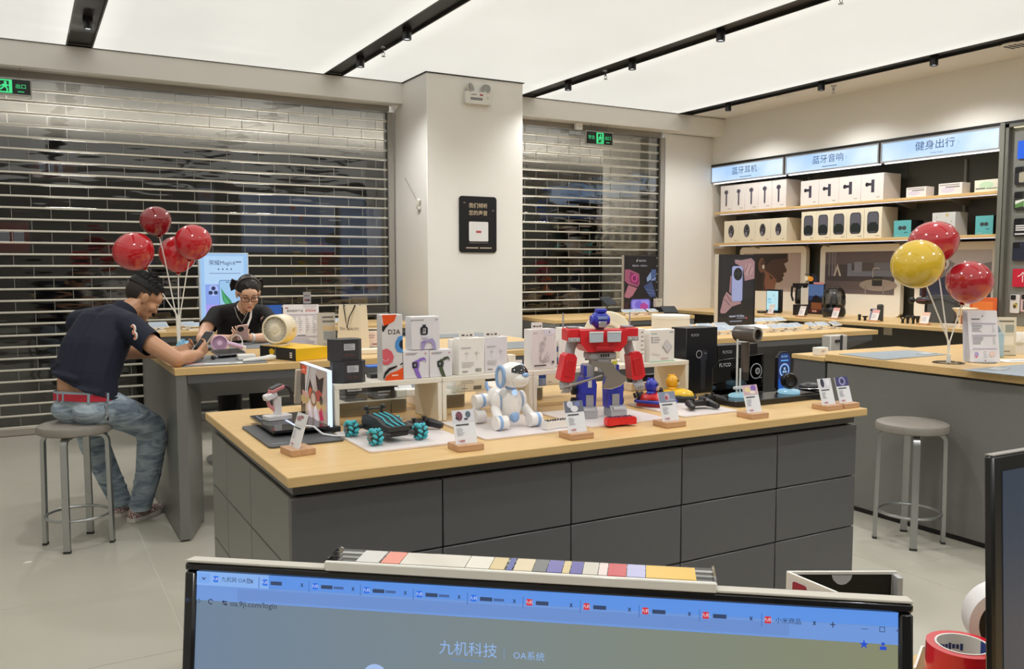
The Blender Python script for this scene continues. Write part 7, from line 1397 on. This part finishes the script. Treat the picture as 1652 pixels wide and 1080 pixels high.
def denim():
    m = bpy.data.materials.new('washed_denim'); m.use_nodes = True; nt = m.node_tree; b = nt.nodes['Principled BSDF']; L = nt.links.new; tc = nt.nodes.new('ShaderNodeTexCoord')
    n = nt.nodes.new('ShaderNodeTexNoise'); n.inputs['Scale'].default_value = 7; n.inputs['Detail'].default_value = 5; n.inputs['Distortion'].default_value = 1.2
    mp = nt.nodes.new('ShaderNodeMapping'); mp.inputs['Scale'].default_value = (1, 1, 3.2); r = nt.nodes.new('ShaderNodeValToRGB'); r.color_ramp.elements[0].position = .33; r.color_ramp.elements[0].color = lin('#6a7b8b'); r.color_ramp.elements[1].position = .7; r.color_ramp.elements[1].color = lin('#b6c4cf')
    L(tc.outputs['Object'], mp.inputs[0]); L(mp.outputs[0], n.inputs['Vector']); L(n.outputs['Fac'], r.inputs[0]); L(r.outputs[0], b.inputs['Base Color']); b.inputs['Roughness'].default_value = .85
    bp = nt.nodes.new('ShaderNodeBump'); bp.inputs['Strength'].default_value = .6; bp.inputs['Distance'].default_value = .02; L(n.outputs['Fac'], bp.inputs['Height']); L(bp.outputs[0], b.inputs['Normal']); return m
# ------------------------------------------------------------------ the man on the stool
th_m = math.atan2(.69, .72) - PI / 2
man = thing('person', 'man in navy polo, red belt and jeans leaning on the table from a stool', 'person', (.215, 5.155, 0), th_m)
mx = SKM; mb = MB()
HM = T(.122, .420, 1.322) @ RZ(-math.radians(36)) @ RX(-math.radians(36))
for s in (-.055, .055): chain(mb, [(s * .9 + .042, .04, .775), (s * .9 + .032, .06, .90), (s + .025, .13, 1.04), (s + .03, .22, 1.16)], [.103, .106, .108, .098], mx)
chain(mb, [(-.15, .235, 1.185), (.04, .25, 1.20), (.19, .215, 1.175)], [.062, .075, .062], mx)
chain(mb, [(.07, .285, 1.215), (.095, .345, 1.262), (.112, .385, 1.292)], [.066, .056, .054], mx)
head_mass(mb, HM, mx, False)
# arms
chain(mb, [(.20, .205, 1.17), (.35, .20, 1.075), (.485, .232, .992)], [.057, .05, .042], mx); chain(mb, [(.485, .232, .996), (.475, .33, .998), (.452, .455, .998)], [.04, .042, .028], mx)
hand(mb, (.452, .455, 1.0), (-.05, .9, .42), (-.75, .2, .25), 1, .55, mx)
chain(mb, [(-.15, .24, 1.175), (-.14, .36, 1.07), (-.06, .46, .995)], [.055, .048, .041], mx); chain(mb, [(-.06, .46, .995), (.10, .53, .995), (.20, .565, .998)], [.04, .038, .027], mx)
hand(mb, (.20, .565, 1.0), (.85, .3, .18), (.1, -.5, .6), -1, .6, mx)
# legs under the jeans
for J in ([(.12, .06, .755), (.165, .385, .575), (.015, .452, .10)], [(-.04, .06, .755), (-.24, .375, .525), (-.16, .50, .10)]): chain(mb, J, [.08, .055, .036], mx)
grow('body', mb, .0045, mx, man, 5)
# jeans
JN = denim(); mb = MB()
for s in (-.05, .05): chain(mb, [(s + .042, .035, .745), (s + .042, .04, .83)], [.116, .112], JN)
mb.ball((-.028, .02, .735), (.10, .115, .07), JN).ball((.11, .02, .735), (.10, .115, .07), JN)
for J in ([(.125, .07, .745), (.15, .25, .66), (.165, .385, .578), (.155, .41, .5), (.09, .445, .28), (.02, .455, .085)], [(-.045, .07, .745), (-.15, .22, .63), (-.235, .37, .53), (-.24, .39, .46), (-.20, .45, .26), (-.16, .50, .085)]): chain(mb, J, [.104, .092, .084, .082, .07, .062], JN)
rr = random.Random(9)
for J in ([(.155, .41, .5), (.09, .445, .28), (.02, .455, .1)], [(-.25, .39, .46), (-.2, .45, .26), (-.16, .5, .1)]):   # bunched cloth folds along the shins
    for q in range(9):
        t = q / 8; a, b = (J[0], J[1]) if t < .5 else (J[1], J[2]); f = (t * 2) % 1 if t < 1 else 1; c = Vector(a).lerp(Vector(b), f); r = .078 - .012 * t + .004
        mb.lathe([(r - .012, -.014), (r, 0), (r - .012, .014), (r - .03, 0), (r - .012, -.014)], 20, JN, T(*c) @ RX(rr.uniform(-.35, .35)) @ RY(rr.uniform(-.35, .35)))
jo = grow('jeans', mb, .007, JN, man, 4, [((.042, .04, .832), (0, .08, 1)), ((0, 0, .062), (0, 0, -1))])
def stadium(w, r, n=10): return [(w + r * math.cos(a), r * math.sin(a)) for a in [-PI / 2 + PI * i / n for i in range(n + 1)]] + [(-w + r * math.cos(a), r * math.sin(a)) for a in [PI / 2 + PI * i / n for i in range(n + 1)]]
BT = T(.042, .038, .803) @ RX(-.06)
obj('waistband', band(stadium(.05, .115), .018, .030, .004, M('#98a6b2', .8), BT), jo)
bl_ = obj('belt', band(stadium(.05, .114), -.018, .019, .006, M('#b51f35', .6), BT), man)
for a in (-1.9, -1.72, -1.0, -.2, -2.7): 
    P_ = (.05 * (1 if math.cos(a) > 0 else -1) * min(1, abs(math.cos(a)) * 2) + .121 * math.cos(a), .121 * math.sin(a))
    obj('belt_loop', MB().box((0, 0, 0), (.013, .006, .052), M('#8e9ca9', .8), BT @ T(*P_, 0) @ RZ(a + PI / 2), .001), bl_)
ky = obj('key_clip', MB().tube([(.01 * math.cos(q), 0, .02 * math.sin(q)) for q in [2 * PI * i / 14 for i in range(14)]], .003, CHROME, 6, True, T(.205, .0, .745)).box((0, 0, -.035), (.018, .006, .025), CHROME, T(.208, .0, .745), .002).box((.01, 0, -.05), (.012, .005, .02), M('#2a2a2c', .4), T(.208, .0, .745), .002), man)
# navy polo
mb = MB()
for s in (-.058, .058): chain(mb, [(s * .9 + .042, .038, .80), (s * .9 + .032, .058, .90), (s + .025, .127, 1.04), (s + .03, .215, 1.155)], [.122, .124, .127, .116], NAVY)
chain(mb, [(-.15, .23, 1.18), (.04, .245, 1.20), (.19, .21, 1.17)], [.080, .092, .080], NAVY); chain(mb, [(.20, .205, 1.17), (.29, .20, 1.115), (.345, .20, 1.078)], [.078, .072, .071], NAVY); chain(mb, [(-.15, .235, 1.175), (-.147, .31, 1.11), (-.14, .36, 1.07)], [.074, .068, .066], NAVY)
for q in range(4): mb.tube([(-.17, -.03 + .02 * q, .86 + .03 * q), (-.06, -.112 + .045 * q, .88 + .05 * q), (.08, -.108 + .05 * q, .86 + .045 * q), (.19, -.02 + .03 * q, .83 + .04 * q)], .02, NAVY, 8)
nrm = Vector((.16, .24, -1)).normalized()
po = grow('polo_shirt', mb, .007, NAVY, man, 6, [((.042, .04, .868), (-.42, -.2, -1)), ((.345, .20, 1.078), (.93, .03, -.36)), ((-.14, .36, 1.07), (.06, .92, -.3))])
CX = T(.078, .300, 1.238) @ RX(-.80) @ RY(.12)
obj('collar', MB().lathe([(.070, -.03), (.073, .012), (.068, .034), (.064, .034), (.066, .0), (.064, -.03)], 30, NAVY, CX), po)
hem = MB(); HP = []
for k in range(44):
    ca, sa = math.cos(2 * PI * k / 44), math.sin(2 * PI * k / 44); dx = .05 * max(-1, min(1, ca * 2.5)) + .118 * ca; dy = .118 * sa
    HP.append((.040 + dx, .052 + dy, .868 - .42 * (dx - .002) - .2 * (dy + .012)))
hem.tube(HP, .010, NAVY, 8, True)
obj('rolled_hem', hem, po)
nb = MB(); nb.text('3', .075, M('#e07a4a', .7), T(.292, .135, 1.135) @ RZ(-.35) @ RX(1.0) , 'CENTER', .02); nb.text('3', .06, M('#f1e8e2', .7), T(.292, .1335, 1.1355) @ RZ(-.35) @ RX(1.0)); 
nbo = MB()
for dy, cc, rad in ((0, '#e9e1da', .0075), (-.0035, '#d8622f', .0042)):
    for k, (ox, oz) in enumerate(((0, .026), (.012, -.012))):
        nbo.tube([Vector((.288 + ox + .010 * math.cos(a), .131 + dy - .004 * k, 1.14 + oz + .017 * math.sin(a) )) for a in [2.6 - .5 * i for i in range(10)]], rad, M(cc, .7), 8)
obj('sleeve_number', nbo, po)
obj('hair', shell((0, -.022, .042), (.081, .1, .088), lambda x, y, z: z > .035 + .35 * max(0, y - .03) * 0 - .55 * min(0, y + .01) * 0 and y < .075 and (z > .03 or y < -.0) and z > -.05 - .0 * y and not (y > .045 and z < .075), HAIR, HM, wob=.012), man, sharp=180)
sp = MB(); rr = random.Random(4)
for k in range(260):
    a = rr.uniform(0, 2 * PI); e = rr.uniform(.35, 1.5); c = Vector((.079 * math.cos(e) * math.cos(a), -.022 + .097 * math.cos(e) * math.sin(a), .042 + .086 * math.sin(e)))
    if c.y > .07 or c.z < .075: continue
    d = (c - Vector((0, -.03, .0))).normalized() + Vector((rr.uniform(-.4, .4), .5, rr.uniform(-.2, .3))); d.normalize(); sp.cyl(c, c + d * rr.uniform(.014, .026), .0045, HAIR, 4, .0006, HM)
obj('hair_tufts', sp, man, kind='stuff')
obj('faded_sides', shell((0, -.020, .022), (.0785, .0965, .088), lambda x, y, z: y < .015 and -.062 < z < .06 and not (y > -.035 and z < .01 and abs(x) > .05), M('#2b221e', .8, grain=.35, scale=140), HM), man, sharp=180)
for s in (-1, 1):
    obj('eyebrow', MB().tube([(s * .014, .096, .021), (s * .03, .095, .026), (s * .046, .083, .021)], [.003, .0034, .002], HAIR, 6, False, HM), man)
    obj('eye', MB().ball((s * .030, .080, .004), (.013, .0085, .0055), M('#e9e2da', .2), 12, 8, HM).ball((s * .031, .0875, .003), (.0055, .003, .0048), M('#1a100c', .1), 10, 6, HM), man)
obj('lips', MB().ball((0, .0935, -.066), (.020, .005, .0065), M('#a5645a', .4), 14, 8, HM), man)
SM_ = shoe_mat(); SO = M('#dcd5ce', .5)
def loc_m(wx, wy):
    v = Matrix.Rotation(-th_m, 3, 'Z') @ Vector((wx - .215, wy - 5.155, 0)); return (v.x, v.y, 0)
def dir_m(a, b): v = Matrix.Rotation(-th_m, 3, 'Z') @ Vector((a, b, 0)); return (v.x, v.y)
sneaker(man, loc_m(.500, 5.43), dir_m(.72, .69), SM_, SO); sneaker(man, loc_m(.435, 5.585), dir_m(.62, .78), SM_, SO)
# his phone
pd_ = thing('smart_phone', 'pale-edged phone in the right hand of the leaning man', 'phone', man.matrix_world @ Vector((0, 0, 0)), 0)
hp_ = Vector((.215, 5.155, 0)) + Matrix.Rotation(th_m, 3, 'Z') @ Vector((.432, .535, 1.068)); pd_.location = hp_; pd_.rotation_euler = (.75, 0, th_m - .1)
obj('body', MB().prism(rrect(-.035, -.075, .035, .075, .01), -.004, .004, M('#cfcac6', .25, .5)), pd_); obj('screen', MB().prism(rrect(-.032, -.072, .032, .072, .008), .0041, .0046, M('#1a1a1e', .08)), pd_)
# ------------------------------------------------------------------ the woman behind the table
th_w = math.atan2(-.99, -.12) - PI / 2
wo = thing('person', 'woman in black polo, glasses and dark hair bow bent over her phone', 'person', (1.42, 6.78, 0), th_w)
HW = T(-.048, .375, 1.305) @ RZ(math.radians(2)) @ RX(-math.radians(24)); mx = SKW; mb = MB()
for s in (-.05, .05): chain(mb, [(s, 0, .74), (s, .03, .88), (s * .9 - .005, .14, 1.03), (s * .9 - .01, .22, 1.13)], [.11, .095, .10, .085], mx)
chain(mb, [(-.155, .24, 1.155), (0, .25, 1.17), (.155, .24, 1.155)], [.05, .06, .05], mx); chain(mb, [(-.01, .265, 1.175), (-.03, .315, 1.225), (-.045, .345, 1.26)], [.055, .047, .047], mx); head_mass(mb, HW, mx, True)
chain(mb, [(.175, .245, 1.15), (.25, .37, 1.05), (.285, .47, .99)], [.05, .045, .038], mx); chain(mb, [(.285, .47, .99), (.20, .56, .992), (.10, .60, 1.0)], [.037, .036, .025], mx); hand(mb, (.10, .60, 1.0), (-.8, .38, .2), (-.2, -.45, .75), 1, .45, mx, .92)
chain(mb, [(-.175, .245, 1.15), (-.19, .38, 1.05), (-.175, .50, .99)], [.05, .045, .038], mx); chain(mb, [(-.175, .50, .99), (-.11, .575, .993), (-.02, .62, 1.0)], [.037, .036, .025], mx); hand(mb, (-.02, .62, 1.0), (.75, .38, .42), (.2, -.55, .6), -1, .5, mx, .92)
for s in (-1, 1): chain(mb, [(s * .085, .02, .73), (s * .11, .36, .66), (s * .11, .33, .10)], [.08, .055, .036], mx)
grow('body', mb, .0042, mx, wo, 5)
mb = MB()
for s in (-.05, .05): chain(mb, [(s, 0, .76), (s, .03, .88), (s * .95 - .005, .14, 1.03), (s * .95 - .01, .215, 1.125)], [.125, .112, .117, .103], BLK)
chain(mb, [(-.155, .235, 1.15), (0, .245, 1.165), (.155, .235, 1.15)], [.066, .075, .066], BLK)
for s in (-1, 1): chain(mb, [(s * .165, .24, 1.15), (s * .20, .30, 1.10), (s * (.235 if s > 0 else .192), .345, 1.065)], [.064, .063, .064], BLK)
wp = grow('polo_shirt', mb, .007, BLK, wo, 6, [((.235, .345, 1.065), (.42, .72, -.58)), ((-.192, .345, 1.065), (-.1, .78, -.6)), ((-.02, .335, 1.235), (-.1, .35, .9))])
obj('collar', MB().lathe([(.062, -.02), (.068, .012), (.062, .026), (.058, .026), (.059, 0), (.056, -.02)], 28, BLK, T(-.015, .27, 1.19) @ RX(-.75), .35 + PI / 2, 2 * PI - .35 + PI / 2), wp)
obj('neck_opening', MB().add([(.028, .335, 1.20), (-.060, .335, 1.20), (-.040, .345, 1.12), (-.008, .352, 1.09), (.012, .350, 1.12)], [(0, 1, 2, 3, 4)], mx), wo) if False else None
obj('placket_piping', MB().tube([(.046, .325, 1.205), (.030, .352, 1.14), (.0, .352, 1.085), (-.03, .352, 1.14), (-.065, .325, 1.205)], .0028, M('#b9b6b2', .6), 6), wp)
obj('chest_logo', MB().box((-.11, .328, 1.055), (.022, .003, .014), M('#d9d9dc', .5), RZ(.25)), wp)
obj('trousers', None or (lambda m_: (chain(m_, [(-.06, 0, .73), (.06, 0, .73)], [.13, .13], BLK), [chain(m_, [(s * .085, .02, .72), (s * .11, .36, .66), (s * .11, .33, .11)], [.10, .075, .055], BLK) for s in (-1, 1)], m_)[2])(MB()), wo)
for s in (-1, 1): sneaker(wo, (s * .11, .28, 0), (0, 1), M('#1a1a1c', .6), M('#c9c6c2', .5))
pend = obj('necklace', MB().tube([(.03, .315, 1.215), (.0, .338, 1.165), (-.02, .344, 1.15), (-.045, .336, 1.17), (-.07, .310, 1.22)], .0012, M('#d8d4c9', .2, .9), 5).ball((-.02, .347, 1.147), .005, M('#e9e6e0', .2, .6), 10, 8), wo)
obj('lanyard_strap', MB().prism(rrect(-.0055, 0, .0055, .17, .002), -.0012, .0012, M('#c9c6bf', .6), T(-.018, .50, 1.045) @ RX(-.95 + PI * 0) @ RZ(0) @ RY(-.55) @ RX(.45)), wo) if False else obj('lanyard_strap', MB().tube([(-.072, .33, 1.20), (-.055, .42, 1.13), (-.01, .53, 1.05)], .0075, M('#d6d3cc', .6), 6), wo)
HRW = M('#171110', .4, grain=.3, scale=60, bump=.3)
hr = obj('hair', shell((0, -.026, .036), (.083, .104, .094), lambda x, y, z: (y < .075 - .0 * z and z > -.06 and y < .072 and not (y > .014 and z < .024) and not (y > .05 and abs(x) < .026 and z < .062)) , HRW, HW, wob=.006), wo, sharp=180)
obj('hair_bun', MB().ball((0, -.125, .02), (.05, .04, .045), HRW, 18, 12, HW), hr)
obj('headband', MB().tube([(.086 * math.cos(a), -.022 + .028 * math.sin(a), .034 + .096 * math.sin(a)) for a in [-.15 + (PI + .3) * i / 26 for i in range(27)]], .0062, M('#5d585c', .4), 8, False, HW), hr)
for s in (-1, 1): obj('bow_loop', MB().prism([(0, -.02), (.055, -.05), (.065, -.005), (.05, .045), (0, .02)], -.008, .008, M('#141318', .6), HW @ T(s * .055, -.09, .03) @ (RZ(PI) if s < 0 else RZ(0)) @ RX(PI / 2)), hr, sharp=25)
for s in (-1, 1):
    obj('eyebrow', MB().tube([(s * .014, .094, .024), (s * .030, .093, .029), (s * .048, .078, .023)], [.0022, .0026, .0016], HRW, 6, False, HW), wo)
    obj('eyelid', MB().ball((s * .030, .080, .004), (.0135, .009, .0065), mx, 12, 8, HW), wo); obj('lash_line', MB().tube([(s * .017, .0865, -.001), (s * .030, .0895, -.0035), (s * .043, .083, 0)], .0016, HRW, 6, False, HW), wo)
obj('lips', MB().ball((0, .0925, -.064), (.0175, .005, .0038), M('#b5615c', .35), 14, 8, HW).ball((0, .0915, -.0705), (.015, .005, .0042), M('#bd6c66', .35), 14, 8, HW), wo)
gf = M('#1a0f10', .3); gl_ = obj('glasses', MB().tube([(-.008, .104, .003), (.008, .104, .003)], .002, gf, 6, False, HW), wo)
for s in (-1, 1):
    obj('rim', MB().tube([(s * .033 + x, .103 - .25 * max(0, abs(s * .033 + x) - .03), z + .0) for x, z in rrect(-.025, -.019, .025, .015, .009, 4)], .0027, gf, 6, True, HW), gl_)
    obj('temple', MB().tube([(s * .058, .096, .006), (s * .079, .04, .006), (s * .082, -.01, .0)], .0016, gf, 6, False, HW), gl_)
obj('wrist_watch', MB().lathe([(.027, -.009), (.030, -.009), (.030, .009), (.027, .009), (.027, -.009)], 20, M('#d9d6d4', .3), axis_to((-.045, .608, .998), (-.02, .62, 1.0))).ball((-.045, .612, 1.026), (.014, .012, .006), M('#ece9e6', .2), 12, 8), wo)
ph = thing('smart_phone', 'pink phone with round black camera in the hands of the woman', 'phone', Vector((1.42, 6.78, 0)) + Matrix.Rotation(th_w, 3, 'Z') @ Vector((.028, .70, 1.042))); ph.rotation_euler = (.95, .12, th_w + .05)
obj('body', MB().prism(rrect(-.038, -.06, .038, .07, .01), -.004, .004, M('#e0b9b4', .25), RX(0)), ph); obj('camera_ring', MB().lathe([(0, .0042), (.021, .0042), (.021, .008), (.019, .0095), (0, .0095)], 28, M('#17171a', .15), T(.012, .042, 0) @ RX(PI)), ph); obj('screen', MB().prism(rrect(-.035, -.057, .035, .067, .008), .0041, .0046, M('#26262b', .1)), ph)
t = thing('stool', 'dark office stool with grey base under the woman behind the table', 'stool', (1.42, 6.82, 0)); obj('seat', MB().lathe([(0, .555), (.2, .555), (.21, .575), (.2, .598), (0, .598)], 28, M('#d3d0cb', .6)), t); obj('column', MB().cyl((0, 0, .05), (0, 0, .556), .03, M('#2a2a2c', .4), 16), t); obj('base', MB().lathe([(0, .001), (.24, .001), (.245, .03), (.2, .045), (.05, .06), (0, .06)], 36, M('#8e8c88', .4, .3)), t)
